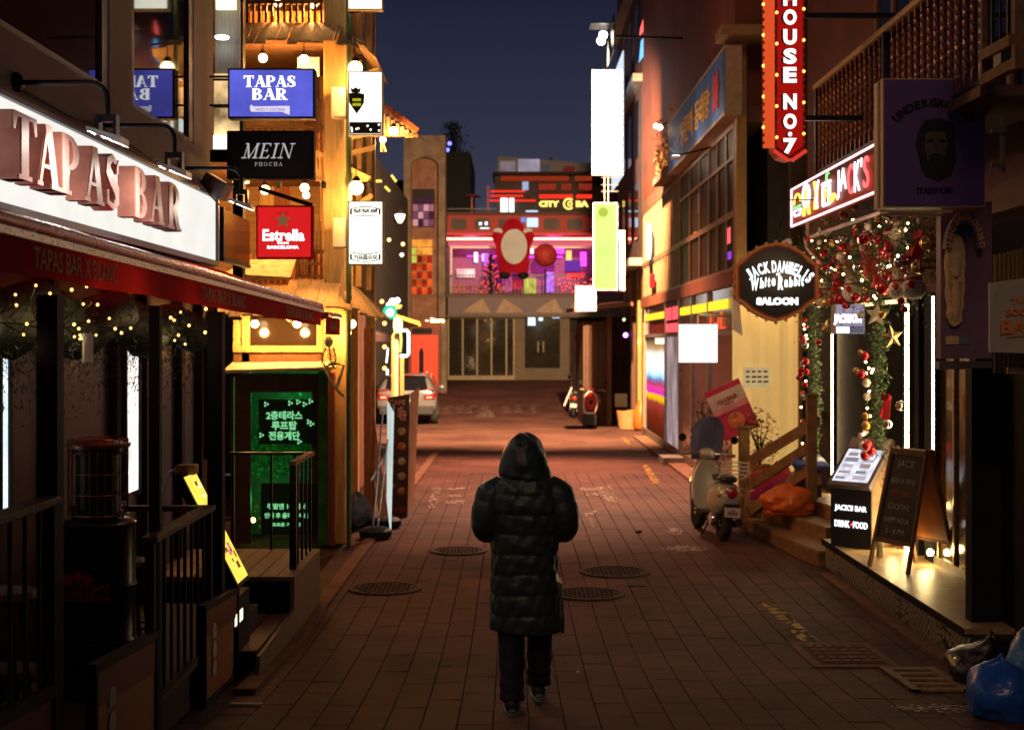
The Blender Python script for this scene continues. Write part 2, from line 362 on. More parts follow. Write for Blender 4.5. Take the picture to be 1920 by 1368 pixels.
for i, px in enumerate((838,862,880,905,948,970,1000)):   # far worn lettering on the slope
    for k in range(3):
        y = 47.5 + k*1.3; x = X(px, 49)+U(-.06,.06)
        mark([(x-.13,y),(x+.16,y+.05),(x+.14,y+.75),(x-.02,y+.8)], worn_w)
mark([gxy(1204,872),gxy(1224,908),gxy(1238,906),gxy(1214,872)], worn_y); mark([gxy(1165,820),gxy(1176,832),gxy(1184,832),gxy(1172,820)], worn_y)
y0, y1 = 11.0, 13.1
mark([(2.29,13.1),(2.42,13.1),(2.47,11.0),(2.31,11.0)], worn_y)
# spilt sand / paper scraps on the street
crumb = worn('pale_spill', (.42,.34,.26), .55, 30)
for (cx, cy_, rx, ry) in ((2.05,16.55,.32,.28),(2.05,18.1,.12,.4),(2.62,8.85,.28,.16)):
    _ps = struct('pale_spill', flat([(cx+rx*math.cos(a*.42)*U(.7,1.1), cy_+ry*math.sin(a*.42)*U(.7,1.1)) for a in range(15)], .014), crumb); _ps['kind'] = 'stuff'
def manhole(px, D, r, label):
    x = X(px, D); y = D; z = ground(y); t = thing('manhole_cover', label, 'manhole cover', (x,y,z+.014), 'manhole covers in the street')
    sl = (ground(y+.3)-ground(y-.3))/.6
    ri = MB(); n = 28
    for (ra, rb, h) in ((r, r*.87, .006),):
        vs = []; 
        for k in range(n):
            a = 2*PI*k/n
            for q, hh in ((ra,-.02),(ra,h),(rb,h),(rb,-.02)): vs.append((q*math.cos(a)+x, q*math.sin(a)+y, z+.014+hh+sl*q*math.sin(a)))
        ri.add(vs, [(4*k+j, 4*((k+1)%n)+j, 4*((k+1)%n)+j+1, 4*k+j+1) for k in range(n) for j in range(3)])
    obj('rim', ri, iron_m, t)
    pl = MB(); pl.add([(x+r*.86*math.cos(2*PI*k/n), y+r*.86*math.sin(2*PI*k/n), z+.012+sl*r*.86*math.sin(2*PI*k/n)) for k in range(n)], [tuple(range(n))]); obj('plate', pl, iron_m, t)
    st = MB(); k = 0
    for i in range(-6,7):
        for j in range(-6,7):
            a, b = i*r*.125, j*r*.125
            if a*a+b*b < (r*.78)**2 and (i+j) % 2 == 0: st.box(x+a-r*.05, x+a+r*.05, y+b-r*.03, y+b+r*.03, z+.010+sl*b, z+.022+sl*b)
    o = obj('tread_pattern', st, iron_m, t); o['kind'] = 'stuff'
manhole(860, 16.4, .33, 'round manhole cover just behind the walker on the left, the farthest one')
manhole(1153, 14.9, .37, 'large round manhole cover toward the scooter, with a small slot beside it')
manhole(1103, 13.6, .35, 'round manhole cover close by the right side of the walker coat')
manhole(722, 13.9, .36, 'round ridged manhole cover near the left kerb below the banner stand')
slot = MB(); slot.box(1.16,1.33,14.05,14.2,ground(14.1)-.01,ground(14.1)+.008); single('drain_slot', slot, black_m, 'small rectangular black drain slot in front of the large manhole cover', 'drain')
# square decorative hatch and slotted drain grate on the right
def slab(x0, x1, y0, y1, dz, th=.02):
    mb = MB(); vs = [(x,y,ground(y)+dz+h) for h in (-th,0) for y in (y0,y1) for x in (x0,x1)]
    return mb.add(vs, [(0,2,3,1),(4,5,7,6),(0,1,5,4),(2,6,7,3),(0,4,6,2),(1,3,7,5)])
t = thing('access_hatch', 'square red-brown iron hatch with a raised pattern set in the paving', 'hatch', (2.52,10.9,ground(10.9)))
hm = M('rusty_iron', (.13,.055,.042), .75, 0, .4, 14, .3, spec=.12); hm2 = M('dark_rust', (.05,.022,.018), .75, 0, .4, 14, .3, spec=.12)
obj('frame', slab(2.2,2.84,10.35,11.35,.012), hm, t); obj('plate', slab(2.27,2.77,10.45,11.25,.016), hm2, t)
for i in range(6):
    for j in range(5):
        if (i in (2,3) and j == 2): continue
        a = 2.3+i*.077; b = 10.5+j*.145; obj('stud', slab(a,a+U(.045,.065),b,b+.1,.024), hm, t)
obj('emblem', slab(2.45,2.6,10.8,10.9,.024), hm, t)
t = thing('drain_grate', 'slotted pale drain grate near the end of the tiled platform', 'drain', (2.86,9.9,ground(9.9)))
obj('plate', slab(2.66,3.06,9.45,10.3,.004), black_m, t)
gm = M('worn_grate', (.24,.15,.085), .75, 0, .45, 14, .3, spec=.12)
for i in range(5): obj('bar', slab(2.66,3.06,9.45+i*.19,9.54+i*.19,.02), gm, t)
for a in (2.66, 3.0): obj('edge', slab(a,a+.06,9.45,10.3,.0225), gm, t)
# litter on the pavement
litter = M('scrap_paper', (.5,.46,.4), .8, 0, .1)
for i,(x,y,s,l) in enumerate(((-1.68,9.0,.10,'crumpled pale scrap lying by the front kerb on the left'),(1.6,18.0,.05,'small dark dropping of litter on the open road left of the grey scooter'),(.47,10.1,.02,'tiny white cigarette butt on the paving right of the walker'))):
    m = MB(); g = ground(y)
    m.box(x-s,x+s,y-.02,y+.02,g+.004,g+.016) if i == 0 else m.ball((x,y,g+.02), s, 7, 4, sz=.4)
    single('litter', m, litter if i != 1 else black_m, l, 'litter')
# ------------------------------------------------------------------ left: restaurant building
bld = thing('restaurant_building', 'brown plastered restaurant building with big dark upper windows above the red awning', 'building', (-2.9,10,0))
WX = -2.9
def wall(x0,x1,y0,y1,z0,z1,nm='wall',mt=plaster_m): return obj(nm, MB().box(x0,x1,y0,y1,z0,z1), mt, bld)
wall(-3.3,WX,2,13.8,3.86,4.21,'spandrel'); wall(-3.3,WX,10.24,10.86,4.21,9.0,'pillar'); wall(-3.3,WX,12.95,13.8,4.21,9.0,'pillar')
wall(-3.3,WX,2,13.8,9.0,9.6,'parapet'); wall(-3.3,WX,6.3,6.9,4.21,9.0,'pillar')
wall(-9,-3.3,13.5,13.8,0,9.6,'end_wall'); wall(-9.2,-9,2,13.8,0,9.6,'back_wall',dark_m)
wall(-3.0,-2.86,2,13.8,3.80,3.858,'ledge',redwood_m)
mul = M('grey_aluminium', (.13,.12,.115), .5, .4, .2, 8)
for (a, b) in ((6.9,10.24),(10.86,12.95)):
    wf = obj('window', MB().box(-3.0,-2.905,a,a+.07,4.21,9.0).box(-3.0,-2.905,b-.16,b,4.21,9.0).box(-3.0,-2.905,a+.07,b-.16,4.21,4.25).box(-3.0,-2.905,a+.07,b-.16,6.9,6.98), mul, bld)
    obj('pane', MB().box(-2.95,-2.93,a+.07,b-.16,4.25,6.9).box(-2.95,-2.93,a+.07,b-.16,6.98,9.0), M('mirror_glass',(.012,.010,.010),.015,0,.05,1,spec=1.0), wf)
# ground floor: dark glazed front with brown mullions
frame_m = M('brown_frame', (.03,.016,.012), .6, 0, .3, 8, spec=.1)
obj('floor_slab', MB().box(-9,-2.9,2,13.8,.2,.3), dark_m, bld)
gf = obj('shop_front', MB().box(-2.98,-2.92,2,13.7,3.05,3.17), frame_m, bld)
for y in (5.4,7.3,9.0,10.45,11.3,12.5,13.3): obj('mullion', MB().box(-3.0,-2.9,y,y+.12,.3,3.05), frame_m, gf)
obj('shop_glass', MB().box(-2.97,-2.95,2,13.7,.3,3.05), M('shop_glass_dark',(.004,.004,.004),.3,0,.1,2,spec=.12), gf)
# lit posters on the glazing
pm = E('lit_poster', (1.,.93,.85), 1.3, True, .35, 5); pm2 = E('lit_poster_red', (1.,.45,.33), 1.1, True, .7, 4)
for (y,y1,z0,z1,mt,l) in ((10.62,10.98,1.28,2.42,pm,'narrow bright white lit poster between dark panes of the bar front'),(13.45,13.68,1.35,2.55,pm2,'red and white lit poster at the far end of the bar front'),(8.02,8.14,1.45,2.4,E('blue_white_poster',(.75,.9,1.),1.3,True,.2),'bluish white lit poster nearest the viewer in the bar front')):
    t = thing('lit_poster', l, 'poster', (-2.9,y,z0), 'lit posters on the bar front')
    obj('poster_face', MB().box(-2.93,-2.885,y,y1,z0,z1), mt, t)
    obj('poster_frame', MB().box(-2.93,-2.87,y-.04,y,z0-.04,z1+.04).box(-2.93,-2.87,y1,y1+.04,z0-.04,z1+.04), black_m, t)
food = M('poster_print', (.6,.25,.06), .6, 0, .6, 12)
# white sign board with standing letters
t = thing('shop_sign', 'long white sign board with large rose coloured standing letters reading TAPAS BAR', 'shop sign', (-2.88,9,3.18))
obj('board', MB().box(-2.9,-2.84,3.5,13.62,3.19,3.78), E('glowing_sign_panel', (.95,.93,.86), 1.0, True, .05, 2), t)  # glow added to the board itself, besides the gooseneck lamps over it
obj('board_frame', MB().box(-2.9,-2.81,3.5,13.66,3.782,3.81).box(-2.9,-2.81,13.622,13.66,3.16,3.78).box(-2.9,-2.81,3.5,13.62,3.14,3.188), M('sign_frame',(.06,.05,.06),.4,.4), t)
rose = M('rose_letter', (.60,.32,.28), .45, 0, .12, 6); roseb = M('rose_side', (.40,.15,.11), .5, 0, .2, 6)
dl = []
word = (('T',7.62,8.0),('A',8.01,8.40),('P',8.45,8.78),('A',8.92,9.31),('S',9.36,9.68),('B',10.09,10.43),('A',10.52,10.93),('R',11.08,11.48))
for ch, a, b in word:
    m = MB(); serif(m, ch, (-2.80,(a+b)/2,3.485), .36, '+X', T=.27, t=.12, w_=(b-a), depth=.12, track=0)
    L = obj('letter', m, roseb, t); m2 = MB(); serif(m2, ch, (-2.678,(a+b)/2,3.485), .36, '+X', T=.25, t=.10, w_=(b-a)*.98, depth=.006, track=0)
    obj('letter_face', m2, rose, L)
    obj('standoff', MB().box(-2.84,-2.79,(a+b)/2-.03,(a+b)/2+.03,3.36,3.4), steel_m, L)
# three gooseneck sign lamps
lamp_l = E('lamp_led', (1.,.95,.86), 110)
for D, lab in ((8.3,'black gooseneck sign lamp above the first letters, nearest the viewer'),(9.95,'black gooseneck sign lamp over the middle of the white sign, between two others'),(12.4,'black gooseneck sign lamp at the far end of the white sign')):
    t = thing('sign_lamp', lab, 'lamp', (-2.9,D,3.93), 'gooseneck lamps over the white sign')
    obj('base', MB().lathe((-2.9,D,3.93), [(.06,0),(.06,.02),(.03,.05)], 12, 'X'), blackmet_m, t)
    a = [(-2.86,D,3.93),(-2.46,D,3.93)] + [(-2.46+.1*math.sin(q*PI/8), D, 3.83+.1*math.cos(q*PI/8)) for q in range(1,5)] + [(-2.36,D,3.72)]
    obj('arm', MB().tube(a, .016, 8), blackmet_m, t)
    y = obj('yoke', MB().box(-2.42,-2.40,D-.04,D+.04,3.62,3.74).box(-2.32,-2.30,D-.04,D+.04,3.62,3.74).box(-2.40,-2.32,D-.03,D+.03,3.70,3.74), blackmet_m, t)
    h = obj('lamp_head', MB().add([(-2.46,D-.09,3.665),(-2.26,D-.09,3.605),(-2.26,D+.09,3.605),(-2.46,D+.09,3.665),(-2.46,D-.09,3.64),(-2.26,D-.09,3.56),(-2.26,D+.09,3.56),(-2.46,D+.09,3.64)],[(0,1,2,3),(0,4,5,1),(1,5,6,2),(2,6,7,3),(3,7,4,0)]), steel_m, t)
    obj('led_panel', MB().quad((-2.455,D-.08,3.638),(-2.455,D+.08,3.638),(-2.265,D+.08,3.572),(-2.265,D-.08,3.572)), lamp_l, h)
# loose cable
single('cable', MB().tube([(-2.88,8.3,3.9),(-2.8,9.0,3.84),(-2.84,9.9,3.9),(-2.78,11.0,3.83),(-2.8,12.3,3.88),(-2.75,13.4,3.7)], .008, 5), black_m, 'thin black cable slung between the sign lamps', 'cable')
t = thing('floodlight', 'grey box floodlight tilted downward at the far top corner of the white sign', 'floodlight', (-2.75,13.3,3.85))
c = Vector((-2.78,13.35,3.87)); m = MB(); m.bar(c+Vector((-.1,.02,.06)), c+Vector((.10,-.02,-.06)), .2, .17); obj('housing', m, M('grey_plastic',(.16,.15,.14),.5), t, bevel=.01)
obj('bracket', MB().bar((-2.9,13.4,3.9),(-2.8,13.4,3.9),.04,.03), blackmet_m, t)
# ------------------------------------------------------------------ awning
t = thing('awning', 'long dark red canvas awning with printed gold lettering over the bar terrace', 'awning', (-2.0,9,2.7))
AXX = -1.9; yb = lambda y: 2.74-.0118*y; yt = lambda y: 2.925-.0128*y
m = MB(); n = 26; vs = []; Y0, Y1 = 3.0, 14.05
for i in range(n+1):
    y = Y0+(Y1-Y0)*i/n; wv = .008*math.sin(i*2.1)
    vs += [(-2.86,y,3.12),(AXX-.01,y,yt(y)+.02),(AXX+.015,y,yt(y)-.02),(AXX+.02+wv,y,yb(y)-.004*math.sin(i*1.7))]
m.add(vs, [(4*i+j,4*i+4+j,4*i+5+j,4*i+1+j) for i in range(n) for j in range(3)])
cv = obj('canvas', m, red_fab, t, smooth=False); 
obj('front_rail', MB().tube([(AXX,Y0,yt(Y0)+.02),(AXX,Y1,yt(Y1)+.02)], .036, 10), M('rail_red',(.35,.05,.06),.25,.3), t)
obj('trim', MB().bar((AXX+.032,Y0,yt(Y0)-.025),(AXX+.032,Y1,yt(Y1)-.025),.012,.03), M('silver_trim',(.55,.5,.5),.3,.7,.3,60), t)
for y in (5.5,9.6,13.8): obj('arm', MB().tube([(-2.86,y,2.98),(-2.4,y+.2,2.92),(AXX-.03,y,yt(y))], .022, 6), white_paint, t)
gold = M('faded_gold_print', (.42,.13,.05), .6)
for (a, b, s) in ((5.55,6.72,'TAPAS BAR X BLANC'),(8.55,9.95,'TAPAS BAR X BLANC'),(11.75,13.35,'TAPAS BAR X BLANC')):
    y = (a+b)/2; txt(t, s, (AXX+.034,y,(yb(y)+yt(y))/2-.015), .12, gold, '+X', w_=b-a, tall=.085, ext=.002, uv=((0,1,-.0123),(0,0,1)))
t = thing('awning', 'short piece of red awning just beyond the end of the long one', 'awning', (-2.0,14.8,2.6))
obj('canvas', MB().box(-2.5,-1.86,14.3,15.4,2.66,2.69).box(-1.875,-1.86,14.3,15.4,2.49,2.66), red_fab, t)
obj('front_rail', MB().tube([(-1.87,14.28,2.69),(-1.87,15.42,2.69)], .03, 8), M('rail_red',(.3,.05,.06)), t)
txt(t, 'BLANC', (-1.858,14.85,2.58), .1, gold, '+X', w_=.6, tall=.08)
# ------------------------------------------------------------------ fir garland and fairy lights under the awning
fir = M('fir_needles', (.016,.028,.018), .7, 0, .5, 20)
g = MB()
core = MB(); core.tube([(-2.34+.03*math.sin(q*2.7),4.5+q*.2,2.52-.05*math.sin(q*.9)+U(-.03,.03)) for q in range(31)], [.10+.05*abs(math.sin(q*1.7)) for q in range(31)], 9)
for i in range(15000):
    y = U(4.6,10.9); q = abs(math.sin(y*2.3))*.12+.20; z = 2.64-abs(random.gauss(0,q*.85)); x = -2.3+random.gauss(0,.10)
    if z < 2.0: continue
    d = Vector((random.gauss(0,1),random.gauss(0,1),random.gauss(-.4,.7))).normalized()*U(.03,.06); s = Vector((-d.y,d.x,.3*d.z)).normalized()*.0024; p = Vector((x,y,z))
    g.quad(p-s, p+d*.5-s*1.4, p+d, p+d*.5+s*1.4)
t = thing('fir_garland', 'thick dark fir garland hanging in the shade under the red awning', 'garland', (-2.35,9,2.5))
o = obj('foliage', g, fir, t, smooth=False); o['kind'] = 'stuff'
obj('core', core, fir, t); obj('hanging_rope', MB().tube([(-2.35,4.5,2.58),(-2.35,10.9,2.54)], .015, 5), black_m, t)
t = thing('fairy_lights', 'string of small warm fairy lights in the fir garland under the awning', 'fairy lights', (-2.3,8,2.5))
wire = MB(); last = None
spots = [(90,550),(138,543),(92,571),(35,607),(37,627),(78,594),(68,617),(103,619),(133,608),(160,602),(152,570),(180,571),(155,616),(144,631),(158,628),(164,634),(173,628),(182,625),(250,615),(282,583),(335,600),(360,610),(346,628),(375,623),(357,645),(75,535),(164,537),(18,572),(5,511),(380,579),(330,585)] + [(U(0,400), U(545,640)) for _ in range(7)]
bm0 = None
for i,(px,py) in enumerate(spots):
    Xp = -2.12; D = Xp*F/(px-960); p = (Xp+U(-.04,.04), D, Z(py, D)); r = U(.007,.0105)*D/8
    obj('bulb', MB().ball(p, r, 8, 5), bulb_s, t)
    if i in (0,4,8,12,15,19,20,22,26): plamp(t, (p[0]+.02,p[1],p[2]-.05), .9, (1.,.62,.28), .05)
    wire.tube([p, (p[0]-.1, p[1]+U(-.1,.1), 2.5)], .003, 3)
_w = obj('wire', wire, black_m, t); _w['kind'] = 'stuff'
# small hanging card and red bauble ornaments
single('hanging_card', MB().box(-2.10,-2.09,6.95,7.1,2.32,2.46), M('card',(.3,.3,.32),.5), 'small square card dangling from the garland in the middle of the terrace', 'card')
# ------------------------------------------------------------------ terrace
struct('terrace_floor', MB().box(-2.9,-2.0,2,11.2,-.1,.36), dark_m)
dkrail_m = M('dark_handrail',(.055,.03,.02),.55,0,.3,6,.3,spec=.2)
def railing(y0, y1, ztop, label, ret=False, x=-1.97):
    t = thing('terrace_railing', label, 'railing', (x,(y0+y1)/2,.36), 'railings of the dark bar terrace')
    obj('handrail', MB().box(x-.045,x+.045,y0,y1,ztop-.035,ztop), dkrail_m, t, bevel=.006)
    obj('bottom_rail', MB().box(x-.02,x+.02,y0,y1,.44,.47), black_m, t)
    for y in (y0+.03, y1-.03): obj('post', MB().box(x-.025,x+.025,y-.025,y+.025,.36,ztop-.036), black_m, t)
    k = int((y1-y0)/.16)
    for i in range(1,k): obj('baluster', MB().box(x-.008,x+.008,y0+i*(y1-y0)/k-.008,y0+i*(y1-y0)/k+.008,.471,ztop-.036), black_m, t)
    if ret:
        obj('handrail', MB().box(-2.86,x-.046,y1-.09,y1,ztop-.034,ztop-.001), dkrail_m, t)
        for i in range(1,6): obj('baluster', MB().box(x-i*.15-.008,x-i*.15+.008,y1-.05,y1-.034,.36,ztop-.036), black_m, t)
railing(4.2, 6.1, 1.76, 'nearest terrace railing with a worn wooden handrail, at the picture edge')
railing(7.72, 9.25, 1.36, 'terrace railing with a return rail beside the leaning yellow menu', True)
for y, r, l in ((6.16,.045,'thick black awning post between the nearest railing and the barrel'),(7.98,.03,'thin black awning post right of the black barrel'),(9.62,.05,'black awning post by the yellow menu board')):
    m = MB().box(-2.0-r,-2.0+r,y-r,y+r,ground(y),2.62); single('awning_post', m, M('post_black',(.010,.0095,.009),.6,spec=.1), l, 'post', 'black posts holding the awning')
# low drinks boards leaning on the terrace edge
or_m = M('orange_print', (.30,.10,.02), .5, 0, .25, 4); rd_m = M('dark_red_print', (.16,.012,.01), .5, 0, .2, 4)
for (a, b, l) in ((4.6,6.0,'orange and red drinks board cut by the picture edge, nearest of three'),(6.55,7.72,'orange and red drinks board in front of the black barrel'),(8.9,10.0,'orange and red drinks board below the yellow menu, farthest of three')):
    g = ground((a+b)/2); t = thing('drinks_board', l, 'board', (-1.93,(a+b)/2,g), 'orange drinks boards along the terrace')
    sh = lambda y: ground(y)
    def panel(y0,y1,h0,h1,x0,x1):
        return MB().add([(x,y,sh(y)+h) for h in (h0,h1) for y in (y0,y1) for x in (x0,x1)], [(0,2,3,1),(4,5,7,6),(0,1,5,4),(2,6,7,3),(0,4,6,2),(1,3,7,5)])
    obj('board', panel(a,b,.02,.63,-1.96,-1.93), or_m, t)
    obj('top_band', panel(a+.03,b-.03,.43,.60,-1.93,-1.925), rd_m, t)
    for (p,q,h0,h1) in ((a,b,.60,.645),(a,b,.0,.04),(a,a+.035,.04,.6),(b-.035,b,.04,.6)): obj('frame', panel(p,q,h0,h1,-1.965,-1.915), black_m, t)
    gz = sh(a+.3)+.3
    cr = MB()
    for k in range(3): cr.prism([(-.05,-.16+.12*k),(.05,-.16+.12*k),(.06,-.11+.12*k),(.035,-.065+.12*k),(-.035,-.065+.12*k),(-.06,-.11+.12*k)], (-1.924,a+.3,gz+.02), (0,1,-.069), (0,0,1), .002)
    obj('crest', cr, M('pale_print',(.4,.34,.3),.6), t)
# black barrel with a patio heater cage on it
bx, by, bz = -2.43, 8.35, .36
t = thing('barrel_table', 'black steel drum with red lettering standing behind the terrace railing', 'barrel', (bx,by,bz))
obj('drum', MB().lathe((bx,by,bz), [(.215,0),(.22,.02),(.215,.04),(.215,.3),(.225,.32),(.215,.34),(.215,.62),(.225,.64),(.215,.66),(.215,.98),(.22,1.0),(.19,1.02)], 28), M('drum_black',(.015,.015,.016),.3,.3,.2), t)
dp = M('dark_red_letter', (.30,.012,.02), .5); wt = M('pale_edge',(.35,.28,.28),.5)
for i,ch in enumerate('DESPERADOS'):
    a = -PI/2-.62+.125*i; u_ = (-math.sin(a), math.cos(a), 0)
    p = (bx+.222*math.cos(a), by+.222*math.sin(a), bz+.62)
    txt(t, ch, p, .12, dp, uv=(u_,(0,0,1)), w_=.024, tall=.10, ext=.001, name='letter', bold=.002)
for i in (-1,0,1): obj('emblem', MB().lathe((bx-.05+.06*i,by-.223,bz+.70+(0.015 if i==0 else 0)), [(.03,0),(.03,-.004)], 14, 'Y'), dp, t)
t = thing('patio_heater', 'round patio heater with a wire mesh guard standing on the black drum', 'heater', (bx,by,bz+1.03))
obj('burner', MB().lathe((bx,by,bz+1.02), [(.15,0),(.15,.05),(.13,.06),(.13,.38),(.15,.39),(.15,.42)], 20), M('heater_dark',(.03,.022,.018),.4,.6), t)
hr = MB()
for z in (0,.12,.24,.36,.44): hr.tube([(bx+.17*math.cos(q*PI/12),by+.17*math.sin(q*PI/12),bz+1.05+z) for q in range(25)], .004, 4, False)
for q in range(24): hr.tube([(bx+.17*math.cos(q*PI/12),by+.17*math.sin(q*PI/12),bz+1.04),(bx+.17*math.cos(q*PI/12),by+.17*math.sin(q*PI/12),bz+1.49)], .003, 4)
o = obj('wire_guard', hr, M('copper_wire',(.35,.16,.09),.35,.8), t)
obj('cap', MB().lathe((bx,by,bz+1.44), [(.18,0),(.19,.02),(.05,.05)], 20), M('copper_wire',(.3,.15,.09)), t)
# bar stools
def stool(x,y,h,l):
    t = thing('bar_stool', l, 'stool', (x,y,.36), 'bar stools on the dark terrace')
    obj('seat', MB().lathe((x,y,.36+h), [(.02,0),(.16,.005),(.17,.03),(.15,.06),(.02,.065)], 18), dkrail_m, t)
    for k in range(4):
        a = PI/4+k*PI/2; obj('leg', MB().tube([(x+.09*math.cos(a),y+.09*math.sin(a),.36+h),(x+.17*math.cos(a),y+.17*math.sin(a),.36)], .012, 6), black_m, t)
    obj('foot_ring', MB().tube([(x+.14*math.cos(q*PI/8),y+.14*math.sin(q*PI/8),.62) for q in range(17)], .008, 5, False), black_m, t)
stool(-2.4,6.7,.83,'bar stool with a round wooden seat near the first railing, highest of the three'); stool(-2.45,6.9,.42,'low bar stool with dark red seat left of the barrel'); stool(-2.43,9.0,.62,'bar stool behind the second railing, right of the barrel')
# slanted lit menu board
t = thing('menu_stand', 'black menu stand with slanted yellow lit menu sticking out past the terrace railing', 'menu stand', (-2.1,10.3,.1))
A, B = Vector((X(352,10.2),10.2,Z(884,10.2))), Vector((X(458,10.1),10.1,Z(1092,10.1)))
d = (B-A); nrm = Vector((d.z,0,-d.x)).normalized(); nrm = nrm if nrm.z > 0 else -nrm; wv_ = Vector((0,-.42,0)).lerp(Vector((.0,.42,0)), 1)
m = MB(); P4 = [A-wv_*.5, B-wv_*.5, B+wv_*.5, A+wv_*.5]
m.loft([[p for p in P4],[p-nrm*.06 for p in P4]]); obj('housing', m, black_m, t, smooth=False)
ym = E('yellow_menu', (1.,.78,.10), 1.15, True, .15, 9)
Q4 = [A+d*.03-wv_*.45+nrm*.004, B-d*.03-wv_*.45+nrm*.004, B-d*.03+wv_*.45+nrm*.004, A+d*.03+wv_*.45+nrm*.004]
obj('menu_face', MB().quad(*Q4) if (Q4[1]-Q4[0]).cross(Q4[3]-Q4[0]).dot(nrm) > 0 else MB().quad(*reversed(Q4)), ym, t)
pk = E('menu_pink', (.9,.25,.3), .9, False); wm = E('menu_white', (1,.95,.85), 1.3, False); br = E('menu_brown', (.35,.1,.02), .6, False)
for i in range(16):
    s = U(.05,.9); w2 = U(-.4,.25); p = A+d*s+wv_*w2+nrm*.006; m = MB(); a = d.normalized()*U(.015,.05); b = wv_.normalized()*U(.03,.10)
    m.quad(p,p+a,p+a+b,p+b); obj('menu_print', m, (pk,wm,br,br)[i%4], t)
bb = MB().box(-1.99,-1.93,9.85,10.45,ground(10.1),.62); obj('base', bb, black_m, t)
obj('plug_clip', MB().box(A.x-.08,A.x+.06,10.15,10.3,A.z-.02,A.z+.05), M('brown_clip',(.25,.12,.06),.6), t, bevel=.01)
obj('power_cable', MB().tube([A+Vector((-.05,0,.03)), A+Vector((-.13,0,.0)), A+Vector((-.17,0,-.12)), A+Vector((-.17,0,-.35))], .008, 5), white_paint, t)
obj('glow_label', MB().box(-1.93,-1.925,9.9,10.18,Z(1172,9.95),Z(1140,10.1)-.01), E('label_glow',(1,.92,.68),1.4), t)
# ------------------------------------------------------------------ side deck with steps and railing
t = thing('timber_deck', 'brown timber deck with a step and plank top beside the green lit doorway', 'deck', (-2.4,12.2,0))
for i in range(9): obj('deck_board', MB().box(-3.0+i*.137,-3.0+i*.137+.128,11.5,13.05,.485,.52), deck_m, t)
obj('side_board', MB().add([(x,y,z) for x in (-1.79,-1.762) for (y,z) in ((9.9,ground(9.9)),(13.05,-.02),(13.05,.518),(11.52,.518),(11.5,.25),(9.95,.22))],
    [(0,1,2,3,4,5),(11,10,9,8,7,6),(0,6,7,1),(1,7,8,2),(2,8,9,3),(3,9,10,4),(4,10,11,5),(5,11,6,0)]), deck_m, t)
for i in range(7): obj('deck_board', MB().box(-2.9+i*.157,-2.9+i*.157+.148,10.1,11.49,.19,.225), deck_m, t)
obj('riser', MB().box(-3.0,-1.80,11.52,11.55,.0,.48), black_m, t)
t = thing('deck_railing', 'thin black metal railing with a brown handrail on the timber deck', 'railing', (-2.2,12.5,.52))
obj('rail', MB().box(X(430,13),-1.81,12.98,13.02,1.385,1.41), blackmet_m, t)
obj('handrail', MB().box(-1.86,-1.80,11.85,12.98,1.385,1.42), brownwood_m, t)
for x in (-2.55,-2.2,-1.98): obj('baluster', MB().box(x-.01,x+.01,12.99,13.01,.52,1.385), blackmet_m, t)
for y in (11.9,12.15,12.4,12.65,12.9): 
    r = .028 if y < 12 else .009; obj('post' if y < 12 else 'baluster', MB().box(-1.83-r,-1.83+r,y-r,y+r,.52,1.385), blackmet_m, t)
# ------------------------------------------------------------------ rustic timber stair tower (front at 17 m)
TD = 17.0
T = thing('stair_tower', 'glowing rustic timber stair tower with ragged plank awnings on every landing', 'building', (-2.6,18.5,0))
tx = lambda px: X(px, TD); tz = lambda py: Z(py, TD)
obj('corner_post', MB().box(tx(607),tx(648),TD,TD+.28,0,7.4), post_m, T, bevel=.01)
obj('post', MB().box(tx(452),tx(466),TD+.05,TD+.2,2.0,2.78), post_m, T)
obj('black_pole', MB().box(X(438,16),X(457,16),15.95,16.1,2.9,7.4), black_m, T)
obj('post', MB().box(tx(618),tx(630),TD-.15,TD-.03,0,2.05), redwood_m, T)
obj('rear_post', MB().box(-2.1,-1.97,20.4,20.55,0,7.4), post_m, T)
obj('side_post', MB().box(X(683,19),X(697,19),18.95,19.1,0,2.6), redwood_m, T)
# rear walls per storey: vertical boards, corrugated strips
corr = M('corrugated_orange', (.50,.19,.05), .5, .1, .2, 5, .2)
zs = [3.12, 4.62, 6.12, 7.6]
for k in range(3):
    z0, z1 = zs[k], zs[k+1]
    obj('floor_slab', MB().box(-4.3,-1.99,TD+.3,20.5,z0-.1,z0), brownwood_m, T)
    for i in range(11):
        x = -4.25+i*.205; obj('wall_board', MB().box(x,x+.198,19.3+U(0,.015),19.34,z0,z1-.1), redwood_m if (k*3+i)%5==0 else woodx_m if i%4 else post_m, T)
    m = MB(); 
    for i in range(24): m.prism([(0,0),(.015,.02),(.035,.02),(.05,0)], (-3.3+i*.05,TD+.6,z0), (1,0,0), (0,-1,0), -.38)
    obj('corrugated_sheet', m, corr, T, smooth=False)
    # balustrade
    r = obj('balustrade', MB().box(-3.22,-2.27,TD+.1,TD+.16,z0+.36,z0+.40), brownwood_m, T)
    for i in range(13): obj('baluster', MB().box(-3.2+i*.074,-3.2+i*.074+.03,TD+.11,TD+.14,z0+.0,z0+.36), brownwood_m, r)
obj('floor_slab', MB().box(-4.3,-1.99,TD+.3,20.5,7.5,7.6), brownwood_m, T)
obj('side_wall', MB().box(-4.4,-4.3,TD,20.5,0,7.6), brick_m, T)
# street side: horizontal siding boards (seen edge on)
for k in range(3):
    for i in range(7):
        z = zs[k]+.02+i*.205; 
        if k == 2 or (k == 1 and i > 3): continue
        obj('siding_board', MB().box(-2.04,-2.01+U(0,.01),TD+.9,20.4,z,z+.198), woodx_m, T)
    for yy in (18.2,19.5): obj('side_stud', MB().box(-2.0,-1.93,yy,yy+.12,zs[k],zs[k+1]-.1), post_m, T)
